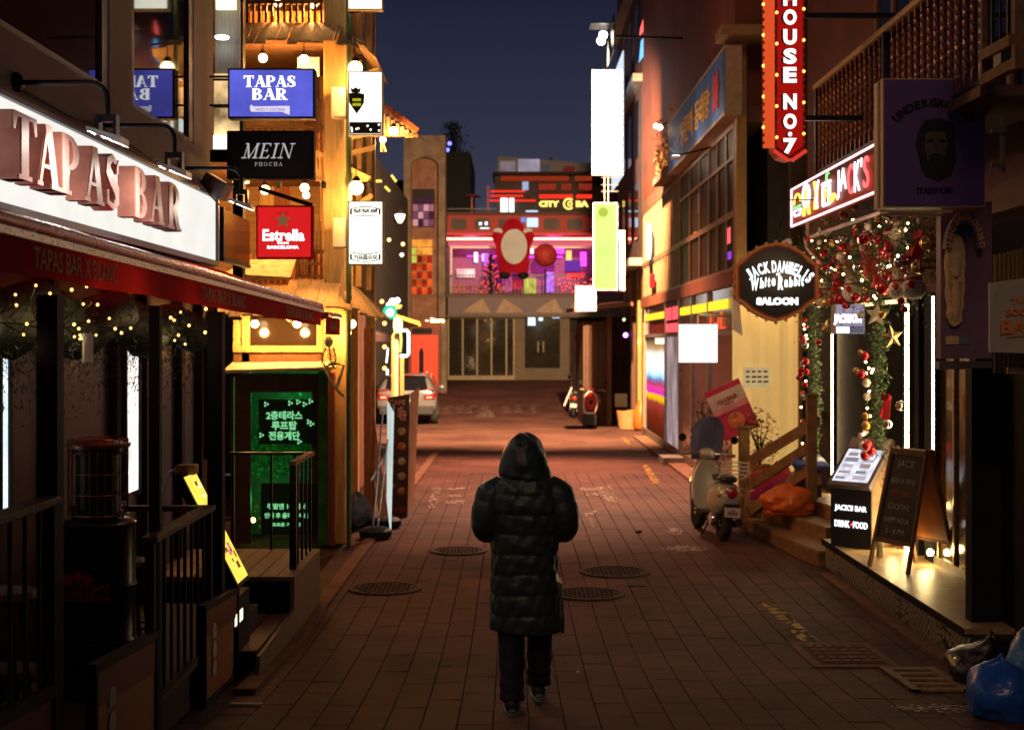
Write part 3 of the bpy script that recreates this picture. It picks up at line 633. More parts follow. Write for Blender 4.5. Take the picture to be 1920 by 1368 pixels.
# front plank panels beside the corner post (stair soffits) and braces
for k,(py0) in enumerate((165,)): pass
for (a,b) in (((tx(652),TD+.1,tz(150)),(tx(700),TD+.4,tz(118))),((tx(652),TD+.1,tz(190)),(tx(690),TD+.4,tz(176))),((tx(652),TD+.1,tz(395)),(tx(690),TD+.4,tz(360))),((tx(640),TD+.1,tz(425)),(tx(690),TD+.4,tz(380)))):
    obj('brace', MB().bar(a,b,.05,.05), post_m, T)
def awning(name_lab, x0, x1, xs, zt, zb, y_front, y_back_, nside, ragged=.03):
    a = obj('plank_awning', MB().bar((x0,TD+.12,zt-.05),(x1,TD+.12,zt-.05),.06,.06), post_m, T)
    x = x0
    while x < x1:
        wd = U(.10,.155); rg = U(-ragged,ragged); h = U(0,.012); ex = min(x+wd, x1)
        obj('plank', MB().add([(xx,yy,zz) for (yy,zz) in ((TD+.1,zt+h),(y_front+rg*.3,zb+rg+h),(y_front+rg*.3,zb+rg+h-.022),(TD+.1,zt+h-.022)) for xx in (x+.004,ex-.004)],
            [(0,1,3,2),(2,3,5,4),(4,5,7,6),(6,7,1,0),(0,2,4,6),(1,7,5,3)]), wood_m, a); x += wd
    # hip end: planks fan toward the street side
    for i in range(nside):
        t0, t1 = i/nside, (i+1)/nside; rg = U(-ragged,ragged); h = U(0,.012)
        p0 = Vector((x1, TD+.1+(y_back_-TD-.1)*t0*.6, zt+h)); p1 = Vector((x1, TD+.1+(y_back_-TD-.1)*t1*.6, zt+h))
        qa = Vector((x1+(xs-x1)*min(1,t0*1.5), y_front if t0 < .66 else y_front+(y_back_-y_front)*(t0-.66)/.34, zb+rg-.10*t0)); qb = Vector((x1+(xs-x1)*min(1,t1*1.5), y_front if t1 < .67 else y_front+(y_back_-y_front)*(t1-.66)/.34, zb+rg-.10*t1))
        dn = Vector((0,0,-.022)); obj('plank', MB().loft([[p0,p1,qb,qa],[p0+dn,p1+dn,qb+dn,qa+dn]]), wood_m, a, smooth=False)
    return a
awning('', tx(452), tx(640), tx(706), tz(40), tz(94), TD-.5, TD+1.6, 7)
awning('', tx(540), tx(640), tx(706), tz(523), tz(578), TD-.5, TD+1.8, 7)
awning('', tx(420), tx(545), tx(546), tz(535), tz(592), TD-.45, TD+.5, 1)
# stair flight between second and third landing: sloped plank roof with balusters
a = obj('stair_rail', MB().bar((tx(590),TD+.05,tz(284)),(tx(694),TD+.05,tz(336)),.07,.06), post_m, T)
for i in range(15):
    f = i/14; x = tx(592)+(tx(690)-tx(592))*f; z = tz(286)+(tz(336)-tz(286))*f
    obj('baluster', MB().box(x-.012,x+.012,TD+.03,TD+.06,max(z-.34,tz(340)),z-.03), post_m, a)
obj('stringer', MB().bar((tx(592),TD+.05,tz(330)),(tx(640),TD+.05,tz(342)),.06,.08), woodx_m, T)
for _px in (592,600):
    for _a,_b in ((186,282),(415,520)): obj('ladder_bar', MB().box(tx(_px),tx(_px+3),TD-.02,TD+.02,tz(_b),tz(_a)), brownwood_m, T)
for _a in (200,232,262,430,460,492,515): obj('ladder_rung', MB().box(tx(556 if _a>400 else 590),tx(604),TD-.035,TD-.021,tz(_a+5),tz(_a)), brownwood_m, T)
for _px in (560,572,582): obj('ladder_bar', MB().box(tx(_px),tx(_px+3),TD-.02,TD+.02,tz(520),tz(415)), brownwood_m, T)
for _k in range(9): obj('soffit_board', MB().box(tx(598+_k*10),tx(607.4+_k*10),TD+.12,TD+.14+.01*(_k%2),tz(338),tz(292+5.0*_k)), wood_m, T)
for _z in (142,152,205,240,270): obj('side_brace', MB().bar((tx(650),TD+.2,tz(_z+14)),(tx(694),TD+.5,tz(_z-4)),.035,.06), post_m, T)
# landing window and lower front: timber frame with dark glass, canopy
wfr = obj('window', MB().box(tx(436),tx(612),TD+.02,TD+.14,tz(660),tz(648)).box(tx(436),tx(450),TD+.03,TD+.13,tz(648),tz(600)).box(tx(593),tx(606),TD+.03,TD+.13,tz(648),tz(600)), post_m, T)
obj('pane', MB().box(tx(450),tx(593),TD+.1,TD+.12,tz(648),tz(596)), glass_dark('amber_dark_glass',(.03,.02,.012),.1), wfr)
obj('lower_panel', MB().box(tx(436),tx(612),TD+.05,TD+.12,tz(680),tz(660)), brownwood_m, T)
obj('door_canopy', MB().add([(tx(434),TD-.5,tz(692)),(tx(640),TD-.5,tz(686)),(tx(622),TD+.1,tz(676)),(tx(434),TD+.1,tz(678)),(tx(434),TD-.5,tz(698)),(tx(640),TD-.5,tz(690)),(tx(622),TD+.1,tz(684)),(tx(434),TD+.1,tz(690))],[(0,1,2,3),(7,6,5,4),(0,4,5,1),(1,5,6,2)]), M('canopy_sheet',(.55,.48,.33),.5,0,.1), T)
obj('grey_window', MB().box(tx(548),tx(590),TD+.4,TD+.45,tz(132),tz(95)), M('grey_panel',(.32,.32,.33),.4), T)
# green lit doorway
green_l = E('green_glow', (.02,.62,.16), 10)
dw = obj('doorway', MB().box(tx(598),tx(616),TD-.05,TD+.15,0,tz(695)), M('green_lit_post',(.05,.30,.035),.6,0,.4,6), T)  # green light falling on the post is put into its colour
obj('back_panel', MB().box(tx(430),tx(598),TD+.9,TD+.95,0,tz(698)), M('dark_green_room',(.05,.075,.05),.7,0,.6,5), dw)
obj('door_leaf', MB().box(tx(440),tx(470),TD+.0,TD+.05,.0,tz(700)).box(tx(585),tx(598),TD+.0,TD+.05,0,tz(700)).box(tx(470),tx(585),TD,TD+.05,tz(735),tz(700)), M('door_brown',(.09,.05,.03),.5), dw)
for _a,_b,_c in ((430,436,.06),(604,608,.15)): obj('side_panel', MB().box(tx(_a),tx(_b),TD+_c,TD+.9,0,2.0), brick_m, dw)
leaf = MB()
for i in range(500):
    p = Vector((tx(U(437,600)), TD+.55+U(0,.3), Z(random.choice((U(700,1010),U(825,900),U(825,880))),TD))); d = Vector((random.gauss(0,1),random.gauss(0,.4),random.gauss(0,1))).normalized()*.05; s = Vector((-d.z,0,d.x))*.45
    leaf.quad(p,p+d*.5+s,p+d,p+d*.5-s)
o = obj('ivy', leaf, M('ivy_leaf',(.05,.14,.04),.5,0,.5,9), dw); o['kind'] = 'stuff'
obj('green_tube', MB().tube([(tx(446),TD+.3,.6),(tx(446),TD+.3,1.95)], .012, 6), green_l, dw)
obj('green_tube', MB().tube([(tx(480),TD+.3,1.98),(tx(590),TD+.3,1.98)], .012, 6), green_l, dw)
plamp(dw, (tx(540),TD+.35,1.75), 9, (.05,1.,.22), .1); plamp(dw, (tx(500),TD+.35,.5), 5, (.05,1.,.22), .1)
obj('floor_lamp', MB().ball((tx(466),TD+.3,.25), .03, 8, 5), E('amber_spot',(1,.4,.08),30), dw)
t = thing('notice_board', 'dark green board with glowing Korean lettering in the doorway', 'notice', (tx(536),TD-.03,1.3), 'glowing notices in the green doorway')
bg_ = M('board_green',(.012,.05,.022),.5); gl = E('green_letter', (.30,.95,.42), .75, False)
obj('board', MB().box(tx(486),tx(589),TD-.04,TD-.015,tz(832),tz(748)), bg_, t)
for s, py, h in (('2층테라스',783,.13),('루프탑',800,.12),('전용계단',815,.12)):
    txt(t, s, (tx(534),TD-.045,tz({783:778,800:797,815:816}[py])), h, gl, w_={783:.43,800:.30,815:.37}[py], bold=.004, tall=.105)
for (px,py) in ((500,757),(545,755),(560,753),(572,757),(583,752),(580,790),(585,794),(491,815),(562,827)):
    m = MB(); [m.lathe((tx(px)+.02*math.cos(q*2.1),TD-.046,tz(py)+.02*math.sin(q*2.1)), [(.014,0),(.014,-.003)], 6,'Y') for q in range(3)]; obj('leaf_print', m, gl, t)
t = thing('notice_board', 'lower dark notice with small glowing Korean lines behind the deck railing', 'notice', (tx(536),TD-.03,.2), 'glowing notices in the green doorway')
obj('board', MB().box(tx(490),tx(592),TD-.04,TD-.015,tz(1002),tz(905)), bg_, t)
for s, py, w2, h in (('주말엔 1층에서',948,.46,.07),('안내 후 올라 가세요',965,.52,.065),('포토존 가는 문',982,.34,.045)):
    txt(t, s, (tx(538),TD-.045,tz(py)), .08, gl, w_=w2, tall=h, bold=.002)
# bulbs: bare warm lamps under the landings
def bulb(px, py, D, r, lab, mt=None):
    p = Vector((X(px,D), D, Z(py,D)))
    t = thing('hanging_bulb', lab, 'light bulb', tuple(p), 'warm bare bulbs of the timber tower')
    obj('glass_bulb', MB().ball(p, r, 10, 7), mt or bulb_m, t); plamp(t, p-Vector((0,.03,r+.05)), 12000*r*r*(1.2 if r<.07 else 1.2), (1.,.46,.13), r)
    obj('socket', MB().lathe(p+Vector((0,0,r*.85)), [(r*.5,0),(r*.55,.03),(r*.3,.06)], 8), black_m, t)
    obj('cord', MB().tube([p+Vector((0,0,r+.05)), p+Vector((0,0,r+.28))], .006, 5), black_m, t)
for px,py,D,r,l in ((521,6,17.3,.05,'left bare bulb behind the topmost balusters of the timber tower'),(588,8,17.3,.05,'right bare bulb behind the topmost balusters of the timber tower'),
    (493,109,17.1,.055,'left bulb above the blue lightbox sign'),(570,112,17.1,.06,'right bulb above the blue lightbox sign, before a grey pane'),
    (666,128,16.62,.085,'very bright bulb right above the white lightbox with the shield mark'),(571,352,17.2,.055,'bright bulb right under the black and white script sign'),(574,366,17.6,.045,'faint second bulb below the one under the black script sign'),
    (497,356,17.6,.06,'bulb lighting the ceiling behind the red beer sign'),(668,352,16.62,.085,'very bright bulb just above the white lightbox with arched black bands'),
    (478,607,16.8,.05,'leftmost bulb under the lowest plank awning'),(557,607,16.8,.05,'middle bulb under the lowest plank awning'),(659,607,16.8,.055,'rightmost bulb under the lowest plank awning, by the green pole'),
    (738,246,21.6,.07,'bulb under the far plank awning against the sky'),(718,262,21.4,.05,'small bulb below the far plank awning')):
    bulb(px,py,D,r,l)
t = thing('spot_row', 'small black track spotlights along the ceiling above the red beer sign', 'spotlights', (tx(560),TD,tz(345)))
for px in (524,607,656,693): obj('spot', MB().lathe((tx(px),TD-.05,tz(346)), [(.03,-.05),(.035,.02),(.01,.04)], 8), black_m, t)
_f = single('floodlight', MB().box(tx(455),tx(483),TD-.7,TD-.5,tz(353),tz(338)), M('pale_housing',(.4,.4,.36),.5), 'flat pale floodlight box tucked under the black script sign', 'floodlight', bevel=.01); plamp(_f, (tx(470),TD-.62,tz(353)-.08), 60, (1,.54,.19), .06)
single('meter_box', MB().box(X(622,16.8),X(651,16.8),16.7,16.9,Z(222,16.8),Z(166,16.8)), cream_paint, 'cream metal box on the corner post left of the shield lightbox', 'meter box', 'metal boxes on the tower corner', bevel=.012)
single('meter_box', MB().box(X(625,16.8),X(652,16.8),16.7,16.9,Z(465,16.8),Z(410,16.8)), cream_paint, 'cream metal box on the corner post left of the arched band lightbox', 'meter box', 'metal boxes on the tower corner', bevel=.012)
single('sign_pole', MB().tube([(X(654,16.7),16.7,0.0),(X(654,16.7),16.7,7.0)], .03, 8), M('green_pole',(.10,.14,.05),.5), 'green steel pole carrying the white lightboxes at the tower corner', 'pole')
# folded striped canopy cloth
t = single('folded_canopy', MB().add([(tx(430),TD-.35,tz(515)),(tx(553),TD-.35,tz(522)),(tx(556),TD-.05,tz(487)),(tx(470),TD-.05,tz(487)),(tx(430),TD-.3,tz(527)),(tx(553),TD-.3,tz(527))],[(0,1,2,3),(0,4,5,1)]), M('striped_cloth',(.5,.36,.17),.8,0,.5,3,.3,(3,1,14)), 'tan striped cloth canopy folded below the red beer sign', 'canopy')
# hanging skeleton decoration by the lamp post (bones)
t = thing('skeleton_decoration', 'small bone coloured toy skeleton hanging bent at the corner of the door canopy', 'decoration', (tx(632),TD-.55,tz(720)))
bn = M('bone',(.55,.48,.28),.6,0,.15); SY = TD-.55
J = lambda px,py: (tx(px),SY,tz(py))
obj('skull', MB().ball(J(627,640), .055, 10, 7, sz=1.2), bn, t)
rb = MB(); rb.tube([J(628,650),J(632,678)], .012, 6)
for i in range(5): rb.tube([(tx(630+.6*i)+.05*math.cos(q*PI/5), SY+.04*math.sin(q*PI/5), tz(655+4*i)) for q in range(11)], .006, 4)
obj('ribcage', rb, bn, t)
for pts in (((636,678),(655,684),(641,727)),((632,678),(620,690),(640,725),(656,740))): obj('leg', MB().tube([J(*p) for p in pts], [.017]*(len(pts)-1)+[.022], 6), bn, t)
for pts in (((622,650),(614,675),(625,690)),((636,650),(641,672),(634,688))): obj('arm', MB().tube([J(*p) for p in pts], .011, 6), bn, t)
obj('pelvis', MB().ball(J(634,680), .04, 8, 5, sz=.6), bn, t)
# lit gap at the end of the restaurant: shop window beyond the corner pillar
t = thing('lit_window', 'tall bright window with lamps between the plaster building and the black pole', 'window', (-3.1,14.9,2.9))
LX0, LX1, LD = X(392,15.2), X(440,15.2), 15.2
obj('frame', MB().box(LX0-.05,LX0,LD,LD+.08,Z(330,LD),7.4).box(LX0,LX1,LD,LD+.06,Z(300,LD),Z(280,LD)).box(LX0,LX1,LD,LD+.06,Z(150,LD),Z(147,LD)).box(LX0,LX1,LD,LD+.06,Z(201,LD),Z(198,LD)), black_m, t)
obj('pane', MB().box(LX0,LX1,LD+.2,LD+.22,Z(280,LD)+.002,Z(248,LD)), E('cold_white_pane',(.95,.97,1),1.5), t)
obj('pane', MB().box(LX0,LX1,LD+.25,LD+.27,Z(248,LD)+.002,Z(130,LD)), E('warm_room',(1.,.66,.30),.95,True,.8,3), t)
obj('curtain', MB().box(LX0,LX1,LD+.3,LD+.32,Z(130,LD)+.002,7.3), M('grey_curtain',(.35,.33,.3),.8,0,.2,4,0,(20,1,1)), t)
obj('ceiling_lamp', MB().lathe((X(412,LD),LD+.12,Z(68,LD)), [(.07,0),(.075,.02),(.01,.04)], 14), E('cool_lamp',(1,.97,.9),9), t)
obj('light_panel', MB().box(X(401,LD),X(438,LD),LD+.1,LD+.15,Z(13,LD),7.2), E('cream_panel',(1,.85,.5),2.2), t)
# ------------------------------------------------------------------ hanging signs on the left
def lightbox(name, lab, D, x0, x1, y0, y1, depth, face, frame, cat='sign', group=None, bez=.018):
    a, b, c_, d_ = X(x0,D), X(x1,D), Z(y1,D), Z(y0,D)
    t = thing(name, lab, cat, ((a+b)/2, D+depth/2, c_), group)
    obj('cabinet', MB().box(a,b,D,D+depth,c_,d_), frame, t, bevel=.006)
    obj('face', MB().box(a+bez,b-bez,D-.006,D-.001,c_+bez,d_-bez), face, t)
    obj('rear_face', MB().box(a+bez,b-bez,D+depth+.001,D+depth+.006,c_+bez,d_-bez), face, t)
    return t
D = 13.4
t = lightbox('lightbox_sign', 'blue backlit sign with white display lettering and a ribbon, on the first building corner', D, 427, 590, 128, 222, .16, E('blue_backlit', (.115,.125,.70), .95, True, .22, 3), black_m)
slet(t, 'TAPAS', wht_t, (X(506,D),D-.008,Z(153,D)), .108, '-Y', T=.26, t=.07, w_=.49, depth=.002)
slet(t, 'BAR', wht_t, (X(506,D),D-.008,Z(177,D)), .108, '-Y', T=.26, t=.07, w_=.33, depth=.002)
rib = [(-.19,.04),(-.17,.045),(-.165,.03),(.18,.035),(.185,.0),(.18,-.05),(.13,-.03),(.12,-.02),(-.18,-.02),(-.19,.0)]
obj('ribbon', MB().prism(rib, (X(507,D),D-.008,Z(206,D)), (1,0,0),(0,0,1),.003), E('ribbon_pink',(.85,.75,.92),.95,False), t)
txt(t, 'VINO Y COCINA', (X(507,D),D-.012,Z(206,D)), .05, E('ribbon_blue',(.2,.2,.6),.6,False), w_=.28, tall=.026)
for z in (147,201): obj('bracket', MB().tube([(X(390,D),D+.08,Z(z-6,D)),(X(427,D),D+.08,Z(z-6,D))], .012, 6), black_m, t)
t = lightbox('hanging_sign', 'black sign with silver italic serif lettering below the blue one', D, 425, 588, 245, 335, .14, M('black_sign',(.02,.02,.02),.4,0,.1), black_m)
silv = E('silver_letter', (.55,.54,.52), .8, False)
slet(t, 'MEIN', silv, (X(505,D),D-.008,Z(283,D)), .142, '-Y', T=.12, t=.05, ital=.26, w_=.47, depth=.002)
slet(t, 'PHOCHA', E('silver_dim',(.4,.39,.37),.7,False), (X(504,D),D-.008,Z(308,D)), .036, '-Y', T=.16, t=.08, w_=.26, depth=.002, track=.3)
obj('bracket', MB().box(X(392,D),X(425,D),D+.04,D+.1,Z(302,D),Z(280,D)), black_m, t)
D = 13.9
t = lightbox('beer_sign', 'square red lit beer sign with a bronze star and white blackletter name', D, 480, 586, 385, 485, .12, E('beer_red', (.70,.014,.016), 1.0, True, .06, 4), red_fab)
star = []
for k in range(10): a = PI/2+k*PI/5; r = .085 if k%2==0 else .034; star.append((r*math.cos(a), r*math.sin(a)))
obj('star', MB().prism(star, (X(531,D),D-.007,Z(413,D)), (1,0,0),(0,0,1),.003), E('star_bronze',(.22,.12,.05),.8,False), t)
txt(t, 'Estrella', (X(532,D),D-.012,Z(441,D)), .13, wht_t, w_=.41, tall=.115, bold=.004)
txt(t, 'Damm', (X(531,D),D-.009,Z(455,D)), .05, wht_t, w_=.11, tall=.026, bold=.002)
txt(t, 'BARCELONA', (X(531,D),D-.009,Z(463.5,D)), .05, wht_t, w_=.31, tall=.032, bold=.003)
txt(t, '18 76', (X(531,D),D-.009,Z(399,D)), .03, E('dark_red_l',(.3,.01,.01),.6,False), w_=.11, tall=.02)
obj('arm', MB().bar((X(484,D),D+.05,Z(352,D)),(X(584,D),D+.05,Z(384,D)),.03,.04), black_m, t)
t = thing('side_panel', 'glossy panel painted with a maroon reflection, turned sideways left of the red beer sign, with a black frame', 'panel', (-2.8,14.2,3.1))
obj('panel', MB().box(-2.86,-2.82,13.9,15.3,Z(482,14),Z(394,14)), M('maroon_reflection',(.16,.02,.015),.12,0,.1), t)  # maroon colour stands in for the beer sign's reflection
obj('panel_frame', MB().box(-2.87,-2.81,13.86,13.898,Z(486,14),Z(390,14)).box(-2.87,-2.81,13.9,15.3,Z(490,14),Z(483,14)), black_m, t)
# white lightboxes on the green pole
D = 16.4
cream = E('cream_backlit', (1.,.97,.80), 2.0)
t = lightbox('lightbox_sign', 'white lightbox with a black shield mark and a dark speckled band at its foot', D, 652, 718, 133, 254, .12, cream, M('box_edge',(.5,.4,.25),.5), group='white lightboxes on the green pole')
dk = M('print_black', (.03,.022,.015), .6)
sh_ = [(-.09,.11),(.0,.12),(.09,.10),(.085,0),(.05,-.06),(.0,-.13),(-.05,-.06),(-.085,0)]
obj('shield', MB().prism(sh_, (X(669,D),D-.007,Z(193,D)), (1,0,0),(0,0,1),.003), dk, t)
obj('crown', MB().prism([(-.05,-.03),(.05,-.03),(.06,.03),(.03,.01),(0,.035),(-.03,.01),(-.06,.03)], (X(667,D),D-.007,Z(169,D)), (1,0,0),(0,0,1),.003), dk, t)
obj('band', MB().box(X(653,D)+.014,X(718,D)-.02,D-.009,D-.007,Z(254,D)+.02,Z(229,D)), dk, t)
for i in range(9): obj('speckle', MB().lathe((X(U(657,713),D),D-.0095,Z(U(233,249),D)), [(.012,0),(.012,-.002)], 8,'Y'), cream, t)
for s in (0,1): obj('shield_print', MB().box(X(661,D),X(677,D),D-.0125,D-.0105,Z(190+s*9,D),Z(185+s*9,D)), E('lime',(.5,.5,.02),.9,False), t)
t = lightbox('lightbox_sign', 'white lightbox with black arched bands of Korean letters and a pencil line drawing', D, 652, 719, 376, 497, .12, cream, M('box_edge',(.5,.4,.25),.5), group='white lightboxes on the green pole')
for (py, sgn, s) in ((397,1,'모모의'),(481,-1,'기요롬으모')):
    pts = [(x, sgn*(.028*(1-(x/.17)**2))) for x in [-.17+.034*i for i in range(11)]]
    for o1 in (0,.085*sgn*-1): 
        m = MB(); m.tube([(X(685,D)+p[0],D-.009,Z(py,D)+p[1]+.03*sgn+o1) for p in (pts if o1==0 or sgn<0 else [(q[0],q[1]*.2) for q in pts])], .006, 4); obj('arch_line', m, dk, t)
    txt(t, s, (X(685,D),D-.009,Z(py,D)+.008*sgn), .06, dk, w_=.28, tall=.055, bold=.004)
    for e in (-1,1): obj('band_end', MB().box(X(685,D)+e*.165-.012,X(685,D)+e*.165+.012,D-.009,D-.007,Z(py,D)-.035,Z(py,D)+.03), dk, t)
ln = MB(); ln.tube([(X(p[0],D),D-.008,Z(p[1],D)) for p in ((660,467),(668,445),(676,425),(690,418),(704,428),(700,450),(712,462))], .0035, 4); obj('drawing', ln, M('pencil',(.4,.33,.2),.6), t)
t = lightbox('lightbox_sign', 'white lightbox cut off by the top edge beside the tower', D, 651, 718, -100, 19, .12, cream, M('box_edge',(.5,.4,.25),.5), group='white lightboxes on the green pole')
for py in (20,180,440): single('sign_bracket', MB().tube([(X(654,16.55),16.6,Z(py,16.5)),(X(700,16.5),16.53,Z(py,16.5))], .014, 6), black_m, {20:'steel bracket behind the topmost white lightbox',180:'steel bracket behind the shield lightbox',440:'steel bracket behind the arched band lightbox'}[py], 'bracket')
# ------------------------------------------------------------------ left, farther on
def B(mb): return mb
t = thing('plank_shelter', 'further timber gable with plank roof and bulbs sticking out against the night sky', 'building', (-2.3,22.5,0))
D = 21.8
obj('post', MB().box(-2.5,-2.36,D,D+.14,0,6.3), post_m, t)
obj('ridge_beam', MB().bar((X(722,D),D,Z(200,D)),(X(784,D),D,Z(246,D)),.1,.08), redwood_m, t)
for i in range(8):
    f0, f1 = i/8, (i+1)/8-.01; a = Vector((X(715,D)+(X(785,D)-X(715,D))*f0, 0, Z(196,D)+(Z(246,D)-Z(196,D))*f0)); b = Vector((X(715,D)+(X(785,D)-X(715,D))*f1, 0, Z(196,D)+(Z(246,D)-Z(196,D))*f1))
    obj('roof_plank', MB().loft([[(a.x,D+.05,a.z-.05),(b.x,D+.05,b.z-.05),(b.x,D+1.6,b.z+.1),(a.x,D+1.6,a.z+.1)],[(a.x,D+.05,a.z-.08),(b.x,D+.05,b.z-.08),(b.x,D+1.6,b.z+.07),(a.x,D+1.6,a.z+.07)]]), wood_m, t, smooth=False)
    obj('fringe_plank', MB().box(b.x-.06,b.x-.005,D+.0,D+.03,Z(256,D)+U(-.02,.04),b.z-.09), wood_m, t)
obj('tie_beam', MB().box(X(700,D),X(784,D),D-.02,D+.06,Z(256,D),Z(252,D)), redwood_m, t)
obj('bracket', MB().tube([(X(716,D),D-.1,Z(262,D)),(X(716,D),D-.1,Z(286,D)),(X(724,D),D-.1,Z(286,D)),(X(718,D),D-.1,Z(268,D))], .015, 5), post_m, t)
obj('side_wall', MB().box(-3.6,-2.5,D+.2,D+3.2,0,5.6), brick_m, t)
# low dark shop with canopy and LED strips, tan posts
t = thing('low_shop', 'low dark shop with small canopy and white light strips beside the parked car', 'building', (-3.2,29,0))
obj('wall', MB().box(-7,-3.95,29.0,40.0,0,3.4).box(-7,-2.95,26.2,28.9,0,3.4), dark_m, t)
obj('front_wall', MB().box(-2.949,-2.85,25.2,28,0,3.0), brick_m, t)
obj('canopy', MB().add([(-2.94,26,2.75),(-2.5,26,2.55),(-2.5,29.5,2.55),(-2.94,29.5,2.75),(-2.94,26,2.60),(-2.5,26,2.42),(-2.5,29.5,2.42),(-2.94,29.5,2.60)],[(0,1,2,3),(0,4,5,1),(1,5,6,2),(4,7,6,5)]), M('canopy_brown',(.16,.10,.09),.6), t)
obj('timber_post', MB().box(X(681,25),X(698,25),25,25.12,0,3.2), redwood_m, t)
led = E('white_led', (.86,.9,1.), 3.5)
obj('light_strip', MB().box(X(694,26.6),X(698,26.6),26.6,26.63,Z(714,26.6),Z(638,26.6)), led, t)
obj('light_strip', MB().add([(X(723,30),30,Z(680,30)),(X(726,30),30,Z(680,30)),(X(729,30),30,Z(652,30)),(X(726,30),30,Z(652,30))],[(0,1,2,3)]), led, t)
obj('light_strip', MB().box(X(724,30),X(728,30),30,30.02,Z(702,30),Z(692,30)), led, t)
for px,py in ((721,650),(721,690),(701,598),(721,606),(702,580),(716,565)): obj('amber_bulb', MB().ball((X(px,29.8),29.8,Z(py,29.8)), .045, 8, 5), E('amber_bulb',(1,.42,.1),5,False), t)
for (a,b) in ((734,739),(750,757)): obj('tan_post', MB().box(X(a,33),X(b,33),33,33.1,0,Z(610,33)), post_m, t)
obj('tan_wall', MB().box(X(739,33),X(750,33),33.05,33.15,0,Z(618,33)), cream_paint, t)
obj('roof', MB().bar((X(742,33),33,Z(592,33)),(X(786,33),33,Z(606,33)),.6,.08).bar((X(735,33),33.3,Z(614,33)),(X(786,33),33.3,Z(608,33)),.5,.08), M('yellow_roof',(.45,.32,.06),.6), t)
t = thing('ring_light_sign', 'white square light frame sign open on one side beside the tan posts', 'sign', (X(765,32),32,Z(668,32)))
m = MB(); m.tube([(X(750,32),32,Z(619,32)),(X(763,32),32,Z(619,32)),(X(766,32),32,Z(623,32)),(X(766,32),32,Z(663,32)),(X(763,32),32,Z(667,32)),(X(750,32),32,Z(667,32))], .035, 8); obj('light_tube', m, E('ring_tube',(.9,.97,1),3), t)
obj('backing', MB().box(X(750,32),X(767,32),32.05,32.1,Z(668,32),Z(618,32)), black_m, t)
# illuminated bird ornament
t = thing('bird_ornament', 'glowing string lit bird ornament with yellow beak and a green wreath round its neck', 'ornament', (X(738,31.5),31.5,Z(700,31.5)))
D = 31.5; Jn = lambda px,py: (X(px,D),D,Z(py,D))
wl = E('bird_white',(.85,1,.92),2.6); yl = E('bird_yellow',(1,.82,.18),1.5); gl2 = E('wreath_green',(.03,.55,.25),1.6)
obj('head', MB().ball(Jn(736,566), .09, 10, 7), wl, t); obj('crest', MB().ball(Jn(745,563), .07, 8, 6).ball(Jn(728,571), .05, 8, 6), wl, t)
obj('beak', MB().tube([Jn(741,574),Jn(754,573)], [.05,.02], 8).tube([Jn(741,578),Jn(752,577)],[.03,.015],6), yl, t)
obj('wreath', MB().tube([(X(731,D)+.125*math.cos(q*PI/10), D-.02, Z(585,D)+.125*math.sin(q*PI/10)) for q in range(21)], .035, 8), gl2, t)
obj('breast', MB().ball(Jn(732,586), .1, 10, 7), wl, t)
obj('body', MB().tube([Jn(744,594),Jn(746,604),Jn(746,614),Jn(746,624)], [.07,.11,.11,.08], 10), E('bird_cream',(.95,1,.5),1.8), t)
for pts in (((741,622),(735,632),(737,655)),((751,620),(752,640),(750,660))): obj('leg', MB().tube([Jn(*p) for p in pts], .03, 6), yl, t)
# old stone arched tower, dark blocks, red door
t = thing('stone_arch_tower', 'old stone tower with a tall blind arch and coloured window panes', 'building', (-3.6,58,0)); D = 58
stone = M('dim_stone', (.13,.095,.065), .9, 0, .4, 2.2, .6, bscale=6)
gz = ground(D)
obj('wall', MB().box(X(757,D),X(770,D),D,D+1.2,gz,Z(254,D)).box(X(822,D),X(835,D),D,D+1.2,gz,Z(254,D)).box(X(770,D),X(822,D),D,D+1.2,Z(292,D),Z(254,D)), stone, t)
arch = [(X(770,D),Z(292,D)),(X(770,D),Z(312,D))]+[(X(796,D)+ (X(822,D)-X(796,D))*math.cos(a), Z(312,D)+.38*math.sin(a)) for a in [PI-PI*i/10 for i in range(11)]]+[(X(822,D),Z(292,D))]
obj('arch_band', MB().prism(arch, (0,D+.3,0),(1,0,0),(0,0,1),.25), stone, t)
obj('inner_wall', MB().box(X(770,D),X(822,D),D+.5,D+1.1,gz,Z(292,D)), brick_m, t)
w1 = obj('window', MB().box(X(772,D),X(814,D),D+.42,D+.46,Z(424,D),Z(352,D)), black_m, t)
pp = [E('pink_pane_%d'%i, c, 1., False) for i,c in enumerate((S(215,150,155),S(120,70,90),S(70,35,50),S(160,105,115)))]
for i in range(4):
    for j in range(4):
        obj('pane', MB().box(X(773+i*10,D),X(782.4+i*10,D),D+.39,D+.41,Z(422-j*14,D),Z(409.5-j*14,D)), pp[(0,2,3,1, 1,0,1,2, 3,1,0,3, 2,1,2,0)[i+4*j]] if j<3 else pp[2], w1)
w2 = obj('window', MB().box(X(770,D),X(812,D),D+.42,D+.46,Z(552,D),Z(446,D)), M('brass_frame',(.15,.06,.02),.5), t)
oc = [E('amber_pane_%d'%i, c, 1., False, .5, 2.5) for i,c in enumerate((S(255,160,60),S(220,80,30),S(150,40,20),S(200,200,80)))]
for i in range(4):
    for j in range(7): obj('pane', MB().box(X(771+i*9.7,D),X(780+i*9.7,D),D+.39,D+.41,Z(551-j*15,D),Z(538-j*15,D)), oc[3] if (i<1 and j in (4,5)) else oc[0] if j>4 else oc[(i+j)%2+1], w2)
obj('lower_wall', MB().box(X(740,60),X(768,60),60,61,gz,Z(560,60)), brick_m, t)
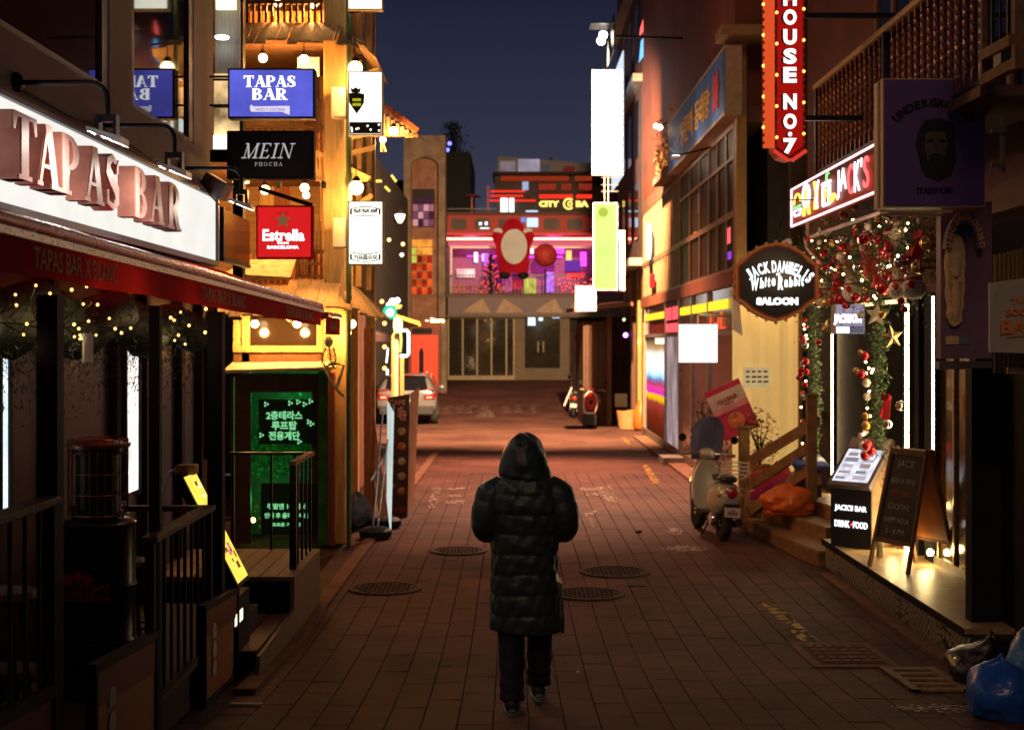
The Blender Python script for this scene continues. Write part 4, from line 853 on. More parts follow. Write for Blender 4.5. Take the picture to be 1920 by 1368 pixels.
t = thing('red_door', 'bright red door with a narrow arched dark glass slot at the far left of the street', 'door', (X(797,57.5),57.5,ground(57)))
obj('frame', MB().box(X(766,57.4),X(826,57.4),57.4,57.6,ground(57.4),Z(600,57.4)), M('dark_red_frame',(.14,.03,.02),.6), t)
obj('leaf', MB().box(X(771,57.3),X(821,57.3),57.3,57.39,ground(57.3)+.03,Z(628,57.3)), M('door_red',(.62,.045,.014),.5,0,.1), t)
obj('fanlight', MB().box(X(773,57.3),X(810,57.3),57.32,57.39,Z(625,57.3),Z(615,57.3)), glass_m, t)
obj('slot_window', MB().prism([(X(786,57.2),Z(698,57.2)),(X(794,57.2),Z(698,57.2)),(X(794,57.2),Z(660,57.2)),(X(792,57.2),Z(653,57.2)),(X(788,57.2),Z(653,57.2)),(X(786,57.2),Z(660,57.2))],(0,57.27,0),(1,0,0),(0,0,1),.02), glass_m, t)
obj('handle', MB().box(X(808,57.2),X(809.5,57.2),57.22,57.28,Z(710,57.2),Z(700,57.2)), steel_m, t)
obj('stone_jamb', MB().box(X(827,57.4),X(838,57.4),57.2,57.7,ground(57.4),Z(600,57.4)), stone, t)
txt(t, '~ Bistro', (X(815,57),57.1,Z(600,57)), .3, E('neon_amber',(1,.62,.26),14), w_=.75, tall=.18)
single('dark_building', MB().box(-12,-4.1,41,56,0,8.0).box(-9,-4.8,44,50,8.0,9.0), dark_m, 'dark unlit block with flat roof behind the timber gable', 'building')
single('dark_building', MB().box(X(836,80),X(882,80),80,90,0,Z(285,80)).box(X(700,80),X(835,80),82,90,0,Z(330,80)), black_m, 'black roof block against the sky between the stone tower and the neon building', 'building')
# lantern, neon dashes
t = thing('wall_lantern', 'glowing old style wall lantern on the dark block left of the stone tower', 'lantern', (X(750,40),40,Z(415,40)))
obj('lamp_glass', MB().lathe((X(750,40),40,Z(418,40)), [(.05,0),(.12,.12),(.15,.24),(.03,.26)], 8), E('lantern_glass',(1,.85,.5),3.5), t)
obj('lamp_cap', MB().lathe((X(750,40),40,Z(401,40)), [(.16,-.0),(.1,.06),(.02,.14)], 8), black_m, t); obj('arm', MB().tube([(X(750,40),40,Z(399,40)),(X(742,40),40.3,Z(396,40)),(X(735,40),41,Z(410,40))], .03, 5), black_m, t)
for i,(a,b,l) in enumerate((((706,341),(717,341),'horizontal'),((735,330),(744,342),'upper slanting'),((723,351),(732,360),'lower slanting'))):
    single('neon_dash', MB().tube([(X(a[0],40),39.8,Z(a[1],40)),(X(b[0],40),39.8,Z(b[1],40))], .04, 6), E('neon_yellow',(1,.72,.12),1.6,False), l+' short yellow neon dash on the dark wall beside the lantern', 'neon light', 'yellow neon dashes')
for px,py,l in ((756,458,'amber ball lamp'),(754,478,'small white ball lamp'),(730,450,'orange glowing lamp')):
    single('ball_lamp', MB().ball((X(px,40),39.9,Z(py,40)), .055, 8, 6), E('ball_'+l[:5],(1,.6,.2) if px!=754 else (1,.95,.8),4,False), l+' low on the dark wall below the lantern', 'lamp', 'small lamps below the lantern')
# ------------------------------------------------------------------ building across the end of the street
D = 66; g0 = ground(D)
N = thing('neon_bar_building', 'brightly lit bar building closing the street, with a pink lit balcony and red roof floors', 'building', (2,68,0))
cn = M('taupe_cladding', (.12,.09,.062), .7, 0, .2, 1.5)
xx = lambda p: X(p, D); zz = lambda p: Z(p, D)
obj('pillar', MB().box(xx(965),xx(984),D,D+.6,g0,zz(593)).box(xx(1050),xx(1068),D,D+.6,g0,zz(593)).box(xx(984),xx(1050),D+.02,D+.6,g0,zz(690)), cn, N)
gfm = M('tan_metal_frame',(.18,.14,.09),.5,.2)
fr = obj('glass_doors', MB().box(xx(839),xx(965),D+.15,D+.2,g0+.06,zz(595)), glass_dark('brown_dark_glass',(.02,.018,.012),.06), N)
for px in (839,866,893,920,948,962): obj('door_frame', MB().box(xx(px),xx(px+3),D+.08,D+.14,g0,zz(594)), gfm, fr)
obj('door_frame', MB().box(xx(839),xx(965),D+.05,D+.14,zz(597),zz(590)).box(xx(839),xx(965),D+.05,D+.14,g0,g0+.2), gfm, fr)
fr = obj('show_window', MB().box(xx(984),xx(1050),D+.15,D+.2,zz(690),zz(593)), glass_dark('brown_dark_glass'), N)
obj('door_handle', MB().box(xx(1008),xx(1010),D+.05,D+.1,zz(660),zz(640)).box(xx(1018),xx(1020),D+.05,D+.1,zz(660),zz(640)), gfm, fr)
cl = E('cold_inside_light',(.7,.85,1.),1.6,False)
for (a,b,c,d) in ((990,1004,610,594),(1010,1018,601,594),(1036,1050,596,593)): obj('inside_lamp', MB().box(xx(a),xx(b),D+.10,D+.13,zz(c),zz(d)), cl, fr)
obj('side_window', MB().box(xx(1068),xx(1200),D+.15,D+.2,g0,zz(600)), glass_dark('brown_dark_glass'), N)
sg = obj('fascia_sign', MB().box(xx(840),xx(1200),D-.25,D+.1,zz(590),zz(557)), M('plum_fascia',(.10,.065,.085),.5), N)
wing = M('wing_print',(.30,.21,.14),.6)
for cx0 in (925,1060):
    for sgn in (-1,1):
        obj('wing', MB().prism([(sgn*.1,-.3),(sgn*.5,.35),(sgn*1.0,.05),(sgn*1.4,-.25),(sgn*1.0,-.3)], (xx(cx0),D-.256,zz(574)), (1,0,0),(0,0,1),.004) if sgn>0 else MB().prism([(-.1,-.3),(-1.0,-.3),(-1.4,-.25),(-1.0,.05),(-.5,.35)], (xx(cx0),D-.256,zz(574)), (1,0,0),(0,0,1),.004), wing, sg)
obj('ledge', MB().box(xx(838),xx(1200),D-.3,D+.3,zz(557),zz(552)).box(xx(838),xx(1200),D-.28,D+.1,zz(595),zz(590)), cn, N)
# balcony room
obj('balcony_floor', MB().box(xx(838),xx(1200),D,D+5,zz(552)+.002,zz(550)), dark_m, N)
obj('room_wall', MB().box(xx(838),xx(1200),D+4.8,D+5,zz(550),zz(445)), M('plum_wall',(.35,.12,.25),.7), N)
obj('side_wall', MB().box(xx(838)-.2,xx(838),D,D+5,zz(552),zz(400)), cn, N)
pinkn = E('pink_neon',(1.,.22,.35),2.6); mag = E('magenta_neon',(.75,.06,.9),2.2); vio = E('violet_glow',(.45,.12,.95),1.5)
obj('ceiling', MB().box(xx(838),xx(1200),D,D+5,zz(440),zz(436)), M('ceiling_red',(.5,.06,.08),.6), N)
obj('neon_line', MB().box(xx(838),xx(1115),D-.08,D-.02,zz(450),zz(446)), E('hot_neon',(1.,.22,.12),9), N)
obj('neon_band', MB().box(xx(840),xx(1115),D+.6,D+.66,zz(460),zz(451)), E('soft_pink_band',(.85,.16,.22),.9), N)
wf = obj('room_window', MB().box(xx(843),xx(847),D+.5,D+.6,zz(550),zz(460)).box(xx(847),xx(1110),D+.5,D+.6,zz(464),zz(460)), white_paint, N)
for (a,b,c,d,mt) in ((870,960,471,469,mag),(990,1060,473,471,mag),(1015,1055,463,458,mag),(885,892,482,464,E('lamp_white',(.8,.85,1),2)),(900,912,480,466,E('violet_lamp',(.6,.4,1),2)),(905,915,490,468,vio),(1070,1105,512,504,E('red_bar',(.9,.03,.04),1.6)),(1068,1078,480,460,E('amber_lamp',(1,.55,.15),1.6)),(1096,1108,490,462,mag),(1065,1095,500,480,E('violet_wall',(.18,.04,.4),.9)),(1042,1064,465,455,mag),(950,975,460,456,vio),(994,1003,465,450,E('lamp_white2',(1,.9,1),1.6)),
    (850,886,512,496,E('pink_table',(1,.55,.5),1.2,False,.6,2)),(1025,1042,542,503,E('violet_tree',(.5,.15,.9),1.3,False,.5,6)),(984,1008,552,516,E('yellow_barrel',(.75,.75,.12),.8,False,.4,3)),(940,960,540,505,E('pink_glow',(.7,.1,.35),.7,False,.5,4)),(960,980,536,520,E('red_glow',(.6,.02,.05),.9,False))):
    obj('interior_light', MB().box(xx(a),xx(b),D+3.2+U(0,1),D+3.3+1,zz(c),zz(d)), mt, N)
plamp(N, (xx(880),D+2.2,zz(458)), 75, (1,.14,.42), .4); plamp(N, (xx(1040),D+2.2,zz(458)), 75, (1,.12,.45), .4)
rail = obj('balcony_rail', MB().box(xx(838),xx(1200),D-.05,D,zz(517),zz(515)), blackmet_m, N)
for i in range(42): obj('rail_bar', MB().box(xx(840+i*6.6),xx(840.9+i*6.6),D-.04,D-.01,zz(551),zz(517)), blackmet_m, rail)
rl = E('red_fairy',(1,.06,.05),3,False)
fl = MB()
for i in range(64):
    px = 1045+U(0,70); fl.ball((xx(px),D-.1,zz(random.choice((522,531,539,545))+2*math.sin(px*.2))), .035, 5, 4)
o = obj('fairy_lights', fl, rl, N); o['kind'] = 'stuff'
txt(N, 'BAR  HOOKAH', (xx(900),D-.07,zz(540)), .5, M('dull_orange_letter',(.45,.12,.04),.5), w_=2.5, tall=.42, name='railing_letters')
# red container floor
cr = M('container_red',(.30,.02,.012),.55,0,.15,3)
Rr = obj('container', MB().box(xx(838),xx(1200),D+.3,D+3,zz(436)+.004,zz(402)), cr, N)
for px in (846,890,935,1020,1064): 
    pts = []
    for (cx0,cz0,a0) in ((1,1,0),(-1,1,90),(-1,-1,180),(1,-1,270)):
        for q in (0,45,90): a = math.radians(a0+q); pts.append((cx0*.24+.12*math.cos(a), cz0*.14+.12*math.sin(a)))
    fw = obj('window', MB().prism(pts, (xx(px+14),D+.296,zz(419)), (1,0,0),(0,0,1),.03), M('window_rim',(.03,.012,.012),.5), Rr)
    if px == 890: obj('inside_lamp', MB().box(xx(898),xx(903),D+.24,D+.26,zz(421),zz(416)).box(xx(909),xx(914),D+.24,D+.26,zz(421),zz(415)).box(xx(900),xx(917),D+.24,D+.26,zz(428),zz(426)), E('cold_lamp',(.9,.95,1),2,False), fw)
obj('roof_edge', MB().box(xx(834),xx(1200),D+.1,D+3,zz(402)+.004,zz(397)), M('edge_dark',(.06,.02,.02),.6), N)
# upper terrace floors
obj('upper_wall', MB().box(xx(926),xx(1200),D+2.6,D+6,zz(397),zz(318)), dark_m, N)
obj('upper_roof', MB().box(xx(922),xx(1200),D+1.8,D+6,zz(318)+.003,zz(313)), black_m, N)
rn = E('red_neon',(.95,.03,.015),1.3); dr = E('dim_red_window',(.32,.03,.012),.8,False,.4,3)
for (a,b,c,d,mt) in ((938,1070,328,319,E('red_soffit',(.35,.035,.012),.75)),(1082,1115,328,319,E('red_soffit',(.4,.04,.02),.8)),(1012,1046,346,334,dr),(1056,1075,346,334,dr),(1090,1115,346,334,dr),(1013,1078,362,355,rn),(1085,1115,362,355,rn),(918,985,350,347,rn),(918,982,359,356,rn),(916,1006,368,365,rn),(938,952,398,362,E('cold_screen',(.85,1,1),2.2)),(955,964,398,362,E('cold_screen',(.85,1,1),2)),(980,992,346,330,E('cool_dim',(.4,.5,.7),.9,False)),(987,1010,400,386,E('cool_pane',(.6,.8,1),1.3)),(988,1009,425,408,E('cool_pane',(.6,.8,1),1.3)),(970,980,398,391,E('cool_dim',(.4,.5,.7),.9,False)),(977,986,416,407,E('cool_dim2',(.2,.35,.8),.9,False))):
    obj('lit_panel', MB().box(xx(a),xx(b),D+(2.3 if c<405 else .1),D+(2.45 if c<405 else .2),zz(c),zz(d)), mt, N)
for s, px, w2 in (('CITY',1032,.98),('BA',1096,.62)): txt(N, s, (xx(px),D+2.1,zz(374)), .4, E('yellow_neon_letter',(1,.72,.16),1.8,False), w_=w2, tall=.30, bold=.03, name='neon_letters')
m = MB(); m.tube([(xx(1070)+.24*math.cos(PI*.25+q*PI*1.5/14),D+2.1,zz(374)+.24*math.sin(PI*.25+q*PI*1.5/14)) for q in range(15)], .05, 6).tube([(xx(1072)+.10*math.cos(q*PI/4),D+2.1,zz(374)+.10*math.sin(q*PI/4)) for q in range(9)], .04, 6); obj('neon_ring', m, E('yellow_neon_letter',(1,.7,.16),1.8,False), N)
for _a,_b,_c,_d in ((912,916,1.5,342),(882,885,1,365)): obj('mast', MB().box(xx(_a),xx(_b),D+_c,D+_c+.1,zz(402),zz(_d)), M('red_post',(.3,.03,.02),.5), N)
obj('heater_shade', MB().lathe((xx(884),D+1.05,zz(365)), [(.45,0),(.3,.1),(.05,.15)], 14), M('shade_red',(.2,.04,.03),.5), N)
obj('terrace_rail', MB().box(xx(838),xx(930),D+.4,D+.44,zz(391),zz(389)), blackmet_m, N)
# top glass penthouse
pg = obj('penthouse', MB().add([(xx(930),D+4,zz(313)),(xx(1118),D+4,zz(313)),(xx(1118),D+4,zz(286)),(xx(932),D+4,zz(272)),(xx(930),D+9,zz(313)),(xx(1118),D+9,zz(313)),(xx(1118),D+9,zz(290)),(xx(932),D+9,zz(280))],[(0,1,2,3),(3,2,6,7),(1,5,6,2),(4,0,3,7)]), M('penthouse_grey',(.07,.06,.07),.5), N)
for (a,b,c,d,mt) in ((936,967,309,282,E('pent_pane',S(120,105,110),.9,False,.4,2)),(972,1015,309,278,E('pent_pane2',S(150,140,155),1.,False,.35,1)),(1018,1035,309,288,E('pent_pane3',S(70,60,70),1,False)),(1062,1085,309,292,E('pent_red',S(90,30,30),1,False))):
    obj('pane', MB().box(xx(a),xx(b),D+3.9,D+3.95,zz(c),zz(d)), mt, pg)
obj('chimney', MB().box(xx(1036),xx(1041),D+5,D+5.3,zz(283),zz(269)), black_m, N)
# inflatable figure seen from behind, climbing the balcony
t = thing('inflatable_figure', 'big red inflatable figure with a round cream belly hung over the lit balcony', 'inflatable', (X(963,63.5),63.5,zz(520)))
D2 = 63.5; Q = lambda px,py: Vector((X(px,D2),D2,Z(py,D2)))
infl = E('inflatable_red_glow',(.34,.006,.008),1.,True,.25,1.2); crm = E('inflatable_cream_glow',(.55,.36,.19),1.,True,.12,1.)
obj('body', MB().ball(Q(962,468), .78, 14, 9, sz=1.25, sy=.75), infl, t)
obj('belly', MB().ball(Q(964,463)+Vector((0,-.42,0)), .58, 16, 10, sz=1.35, sy=.5), crm, t)
for a in (((940,455),(931,442),(934,434)),((985,455),(993,442),(990,434))): obj('arm', MB().tube([Q(*p) for p in a], [.3,.24,.2], 10), infl, t)
for px in (934,990): obj('cuff', MB().ball(Q(px,434), .22, 10, 6, sz=.7), crm, t)
for px,e in ((950,946),(977,981)): obj('leg', MB().tube([Q(px,488),Q(px,500),Q(e,512)], [.42,.36,.26], 12), infl, t); obj('boot', MB().ball(Q(e,516)+Vector((0,-.1,0)), .26, 10, 6, sz=.7), black_m, t)
obj('hood', MB().ball(Q(962,432), .5, 12, 8, sz=1.1), infl, t)
t = thing('inflatable_ball', 'large dim red ball shaped ornament beside the inflatable figure', 'ornament', (xx(1022),65.2,zz(502)))
obj('ball', MB().ball((xx(1022),65.3,zz(480)), .54, 16, 10), M('dim_red_ball',(.35,.03,.03),.6,0,.5,9), t); obj('stand', MB().tube([(xx(1022),65.5,zz(505)),(xx(1022),65.5,zz(550))], .04, 6), black_m, t)
# string lit tree on the balcony
t = thing('lit_tree', 'small balcony tree wrapped in red fairy lights, left of the inflatable figure', 'tree', (xx(920),65.6,zz(550)))
obj('trunk', MB().tube([(xx(920),65.8,zz(550)),(xx(920),65.8,zz(478))], [.08,.03], 6), black_m, t)
lf = MB(); lt = MB()
for i in range(260):
    f = R(); a = U(0,2*PI); r = .55*(1-f)*U(.3,1); p = Vector((xx(920)+r*math.cos(a),65.8+r*math.sin(a),zz(548)+f*1.75)); d = Vector((math.cos(a),math.sin(a),-.4))*.16; s = Vector((-math.sin(a),math.cos(a),.3))*.05
    lf.quad(p,p+d*.5+s,p+d,p+d*.5-s)
    if i%4 == 0: lt.ball(p+d, .028, 5, 4)
o = obj('crown', lf, fir, t); o['kind'] = 'stuff'; o = obj('lights', lt, rl, t); o['kind'] = 'stuff'
# dark roof tree with two blue lights
t = thing('rooftop_tree', 'dark bushy tree with two blue lights standing on the roof against the sky', 'tree', (X(848,85),85,Z(288,85)))
obj('trunk', MB().tube([(X(848,85),85,Z(288,85)),(X(849,85),85,Z(262,85)),(X(846,85),85,Z(240,85))], [.18,.12,.03], 6), black_m, t)
lf = MB()
for i in range(900):
    f = R(); p = Vector((X(848,85)+random.gauss(0,.42*(1.1-f*.6)),85+random.gauss(0,.4),Z(286,85)+f*1.75)); d = Vector((random.gauss(0,1),random.gauss(0,1),random.gauss(0,1))).normalized()*.2; s = Vector((-d.y,d.x,d.z*.2))*.4
    lf.quad(p,p+d*.5+s,p+d,p+d*.5-s)
o = obj('crown', lf, fir, t); o['kind'] = 'stuff'
for px,py in ((843,269),(839,281)): obj('blue_light', MB().ball((X(px,84.3),84.3,Z(py,84.3)), .12, 8, 6), E('blue_led',(.15,.15,1),4,False), t)
# ------------------------------------------------------------------ parked car (seen from behind)
def car(loc, rot):
    t = thing('parked_car', 'silver white hatchback parked on the left of the street, seen from behind', 'car', (0,0,0))
    paint = M('silver_paint',(.15,.145,.155),.25,.35,.05,3,coat=.6); tyre = M('tyre',(.015,.015,.015),.85); dkp = M('dark_plastic',(.02,.02,.022),.6)
    W = .90
    rings = []   # rear (y=0) to front (y=4.3): half width, sill, belt, roof, roof half width
    def ring(y, hw, zb, zbelt, zr, rw):
        pts = [(-hw*.9,zb),(-hw,zb+.18),(-hw,zbelt-.15),(-hw*.97,zbelt),(-rw,zr-.07),(-rw*.8,zr)]
        return [(x,y,z) for x,z in pts] + [(-x,y,z) for x,z in reversed(pts)]
    for a in ((0,.80,.42,.90,.98,.66),(.05,.86,.34,.95,1.10,.70),(.22,.89,.28,.98,1.36,.66),(.5,W,.24,.98,1.47,.64),(1.2,W,.22,.97,1.50,.66),(2.2,W,.22,.95,1.48,.65),(2.9,W,.22,.94,1.28,.66),(3.25,.89,.22,.92,1.02,.72),(3.9,.86,.25,.84,.90,.70),(4.2,.78,.3,.70,.76,.62),(4.3,.70,.38,.6,.66,.55)): rings.append(ring(*a))
    obj('body', MB().loft(rings), paint, t, sub=1)
    obj('rear_window', MB().add([(-.62,.03,1.02),(.62,.03,1.02),(.52,.235,1.37),(-.52,.235,1.37),(-.62,.01,1.0),(.62,.01,1.0),(.53,.20,1.39),(-.53,.20,1.39)],[(4,5,6,7),(0,4,7,3),(1,2,6,5),(7,6,2,3)]), glass_m, t)
    for s in (-1,1):
        obj('side_window', MB().add([(s*.885,.62,1.0),(s*.885,2.75,.98),(s*.70,2.35,1.40),(s*.69,.75,1.41),(s*.905,.62,1.0),(s*.905,2.75,.98),(s*.72,2.35,1.40),(s*.71,.75,1.41)],[(4,5,6,7),(0,1,5,4),(2,3,7,6)]), glass_m, t)
        tl = obj('tail_light', MB().loft([[(s*.50,-.015,.86),(s*.50,-.015,.74),(s*.50,.04,.74),(s*.50,.04,.86)],[(s*.80,-.01,.92),(s*.80,-.01,.74),(s*.80,.1,.74),(s*.80,.1,.92)],[(s*.885,.16,.93),(s*.885,.16,.80),(s*.84,.3,.80),(s*.84,.3,.93)]]), M('car_tail_red',(.16,.006,.008),.35,0,.3,20), t, smooth=False, bevel=.01)
        obj('lens', MB().box(s*.66-.08,s*.66+.08,-.028,-.016,.78,.83), M('lens_clear',(.6,.3,.28),.2), tl)
        obj('upper_light', MB().box(min(s*.5,s*.82),max(s*.5,s*.82),.0,.05,1.0,1.04), M('car_tail_red'), t)
        for y in (.75,3.45):
            wh = obj('wheel', MB().lathe((s*.80,y,.33), [(.22,-.1),(.31,-.1),(.33,-.06),(.33,.06),(.31,.1),(.22,.1)], 24, 'X'), tyre, t)
            obj('rim', MB().lathe((s*.86,y,.33), [(.21,-.02),(.21,.04*s),(.05,.03*s),(.04,.05*s)], 18, 'X'), steel_m, wh)
        obj('mirror', MB().ball((s*1.0,2.45,1.02), .11, 10, 6, sz=.7, sy=.6), paint, t)
        obj('headlight', MB().box(s*.66-.16,s*.66+.16,4.12,4.24,.62,.72), M('lens_clear'), t)
    obj('rear_bumper', MB().box(-.78,.78,-.05,.1,.30,.56), dkp, t, bevel=.03)
    obj('number_plate', MB().box(-.26,.26,-.035,-.01,.66,.77), white_paint, t)
    obj('roof_rack', MB().box(-.60,-.56,.6,2.3,1.50,1.54).box(.56,.60,.6,2.3,1.50,1.54), steel_m, t)
    obj('spoiler', MB().box(-.6,.6,.12,.4,1.42,1.46), paint, t, bevel=.015)
    obj('brake_light', MB().box(-.2,.2,.10,.115,1.43,1.455), M('car_tail_red'), t)
    obj('emblem', MB().lathe((0,-.02,.93), [(.05,0),(.05,-.01)], 12, 'Y'), steel_m, t)
    obj('antenna', MB().tube([(0,.5,1.49),(0,.35,1.68)], .008, 5), black_m, t)
    t.location = loc; t.rotation_euler = (0,0,rot)
car((X(763,41.4),41.2,0), .04)
# ------------------------------------------------------------------ right: restaurant with long window band
RX = 3.4
pane_m = M('brown_pane',(.03,.012,.008),.5,0,.2,2,spec=.06)
T = thing('window_band_building', 'red-brown building with a long upper window band and glossy lit shop front', 'building', (RX+2,29,0))
mul2 = M('brown_window_frame',(.20,.10,.05),.5,.1,.2,6); rwall = M('rust_panel_wall',(.19,.05,.02),.7,0,.3,1.2,.2)
Y0, Y1 = 21.4, 37.0
obj('body', MB().box(RX+.5,9,Y0+.3,Y1,0,12), dark_m, T)
obj('upper_wall', MB().box(RX-.0,RX+.5,Y0+.3,Y1,6.0,12), rwall, T)
obj('lower_band', MB().box(RX-.06,RX+.5,Y0+.2,Y1,3.28,3.50), rwall, T)
obj('head_band', MB().box(RX-.02,RX+.5,Y0+.2,Y1,5.75,5.998), brick_m, T)
obj('corner_post', MB().box(X(1381,Y0),X(1400,Y0),Y0,Y0+.2,3.2,6.9), M('tan_post_paint',(.36,.22,.09),.6,0,.15,4), T)
obj('roof_beam', MB().box(RX-.3,RX+2.2,Y0-.4,Y0+.3,6.95,7.1), M('beam_tan',(.3,.17,.08),.6), T)
wb = obj('window_band', MB().box(RX-.03,RX+.05,Y0+.2,Y1,4.32,4.42).box(RX-.03,RX+.05,Y0+.2,Y1,5.68,5.748).box(RX-.03,RX+.05,Y0+.2,Y1,3.502,3.56).box(RX-.03,RX+.05,Y0+.2,28.6,5.2,5.26), mul2, T)
yv = [21.6,22.4,23.4,24.4,25.6,27.0,28.6] + [28.9+i*.42 for i in range(19)]
for i,y in enumerate(yv):
    wd = .09 if y < 28.7 else .12
    obj('mullion', MB().box(RX-.028,RX+.048,y,y+wd,3.561,4.319).box(RX-.028,RX+.048,y,y+wd,4.421,5.679), mul2, wb)
    if i < len(yv)-1:
        obj('pane', MB().box(RX+.0,RX+.02,y+wd,yv[i+1],3.561,4.319).box(RX+.0,RX+.02,y+wd,yv[i+1],4.421,5.679), pane_m, wb)
# reddish reflections, with violet and ceiling glimpses, painted as glowing patches on the panes
for (y,z0,z1,mt,nm) in ((22.1,3.95,4.2,E('pink_reflection',(.9,.12,.12),1.3),'reflection_patch'),(26.2,4.35,4.45,E('orange_reflection',(.9,.25,.06),1.2),'reflection_patch'),(32.3,4.2,4.35,E('red_reflection',(.9,.05,.02),1.5),'reflection_patch'),(31.4,4.2,4.35,E('red_reflection'),'reflection_patch'),(22.0,3.7,3.82,E('violet_inside',(.25,.05,.6),1.2),'violet_lamp'),(25.6,4.75,5.1,E('dim_lit_ceiling',(.25,.1,.08),.7),'ceiling_light')):
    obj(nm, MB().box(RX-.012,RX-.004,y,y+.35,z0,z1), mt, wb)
# shop front: frames, red illuminated letters, yellow strip, panels with reflections painted in
fr = M('steel_frame',(.32,.28,.28),.3,.7,.2,8)
sf = obj('shop_front', MB().box(RX-.02,RX+.03,Y0,Y1,0,.22), M('base_stone',(.15,.10,.07),.5,0,.3,5), T)
for y in (21.45,24.4,26.6,28.65,31.2,35.95): obj('frame', MB().box(RX-.05,RX+.04,y,y+.09,.22,3.27), fr, sf)
obj('lintel', MB().box(RX-.04,RX+.04,Y0,36.0,2.52,2.60), fr, sf)
def rainbow():
    m = bpy.data.materials.new('painted_reflections'); m.use_nodes = True; t = m.node_tree; n = t.nodes; n.remove(n['Principled BSDF'])
    em = n.new('ShaderNodeEmission'); tc = n.new('ShaderNodeTexCoord'); sx = n.new('ShaderNodeSeparateXYZ'); mr = n.new('ShaderNodeMapRange'); rp = n.new('ShaderNodeValToRGB')
    no = n.new('ShaderNodeTexNoise'); no.inputs['Scale'].default_value = 1.3; ad = n.new('ShaderNodeMath'); ad.operation = 'MULTIPLY_ADD'; ad.inputs[1].default_value = .22
    t.links.new(tc.outputs['Object'], sx.inputs[0]); t.links.new(tc.outputs['Object'], no.inputs['Vector']); t.links.new(no.outputs['Fac'], ad.inputs[0]); t.links.new(sx.outputs['Z'], ad.inputs[2])
    mr.inputs['From Min'].default_value = .3; mr.inputs['From Max'].default_value = 2.6
    t.links.new(ad.outputs[0], mr.inputs[0]); t.links.new(mr.outputs[0], rp.inputs[0])
    el = rp.color_ramp.elements; cols = ((0,S(70,28,14)),(.2,S(120,40,18)),(.34,S(160,60,50)),(.385,S(255,190,0)),(.42,S(250,190,30)),(.435,S(225,40,190)),(.5,S(230,70,150)),(.53,S(190,60,80)),(.57,S(110,120,190)),(.62,S(190,235,240)),(.7,S(255,255,250)),(.84,S(255,252,240)),(.9,S(200,160,110)),(1,S(60,35,25)))
    while len(el) > 1: el.remove(el[-1])
    el[0].position = 0; el[0].color = cols[0][1]+(1,)
    for p, c in cols[1:]: e = el.new(p); e.color = c+(1,)
    t.links.new(rp.outputs[0], em.inputs[0]); em.inputs[1].default_value = 1.15; t.links.new(em.outputs[0], n['Material Output'].inputs[0]); return m
obj('lit_window', MB().box(RX-.0,RX+.02,31.3,35.95,.22,2.52), rainbow(), sf)  # colour bands are sign reflections painted into a glowing panel
gl_b = M('brushed_steel_panel',(.30,.21,.20),.22,.85,.25,3,.1,(1,1,.2))
for _a,_b in ((21.55,24.4),(24.5,26.6),(26.7,28.65)): obj('steel_panel', MB().box(RX-.0,RX+.02,_a,_b,.22,2.52), gl_b, sf)
obj('mauve_panel', MB().box(RX-.0,RX+.02,28.75,31.2,.22,2.52), E('mauve_reflection',(.50,.36,.36),.7,True,.5,1.2), sf)  # reflection on steel, painted as a mauve glow
for _a,_b in ((21.55,28.6),(31.3,35.9)): obj('upper_glass', MB().box(RX-.0,RX+.02,_a,_b,2.6,3.27), M('red_glass',(.10,.012,.012),.1), sf)
obj('sign_glass', MB().box(RX-.0,RX+.02,28.75,31.2,2.6,3.27), black_m, sf)
ylw = E('yellow_strip',(1,.62,.03),1.6); redl = E('red_led',(1.,.05,.06),3)
for a,b in ((22.3,28.5),(31.4,36.3)):
    for i in range(10): y = a+(b-a)*i/10; obj('yellow_light', MB().box(RX-.035,RX-.01,y+.006,y+(b-a)/10-.006,2.94,3.09), ylw, sf)
for k,(z0,z1) in enumerate(((2.88,3.14),(2.62,2.80))):
    for i in range(9):
        y = 28.95+i*.24
        if k == 0 and i == 4: continue
        m = MB(); h = (z1-z0)
        for j in range(3): m.box(RX-.04,RX-.02,y+j*.06,y+j*.06+.028,z0,z1-(.1*h if (i+j)%2 else 0))
        m.box(RX-.04,RX-.021,y,y+.15,z1-.03,z1-.002) if i%2 else m.box(RX-.04,RX-.021,y,y+.15,z0+h*.45,z0+h*.45+.025)
        obj('led_letter', m, redl, sf)
m = MB()
for i in range(7): m.box(RX-.03,RX-.015,22.6+i*.3,22.75+i*.3,2.62,2.66+.16*((i*3)%4)/2)
_fp = obj('flame_print', m, E('flame_letter',(.9,.12,.04),1.1,False), sf); _fp['kind'] = 'stuff'
obj('green_light', MB().box(RX-.03,RX-.01,31.5,33.5,2.36,2.5), E('warm_white_strip',(1,.9,.6),1.5), sf)
# blue banner sign box along the facade
t = thing('banner_sign', 'long blue sign box with yellow Korean lettering and a red end mark over the windows', 'sign', (3.2,25,5.8))
obj('cabinet', MB().box(3.18,3.42,21.15,28.9,5.80,6.82), M('sign_side',(.38,.27,.19),.6), t)
fm = M('blue_banner',(.07,.15,.42),.6,0,.45,1.1,spec=.2)
obj('face', MB().box(3.165,3.178,21.2,28.85,5.84,6.78), fm, t)
obj('face_frame', MB().box(3.16,3.18,21.15,28.9,6.782,6.83).box(3.16,3.18,21.15,28.9,5.79,5.838), M('sign_side'), t)
txt(t, '영문이 동태탕', (3.155,24.7,6.28), .8, M('banner_yellow',(.8,.42,.02),.5), '-X', w_=3.9, tall=.50, bold=.012)
obj('red_mark', MB().prism([(0,0),(.25,.06),(.5,.02),(.6,.3),(.5,.62),(.28,.55),(.05,.66),(-.06,.35)], (3.155,22.3,5.97), (0,-1,0),(0,0,1),.006), M('banner_red',(.5,.03,.04),.5), t)
sw = MB(); 
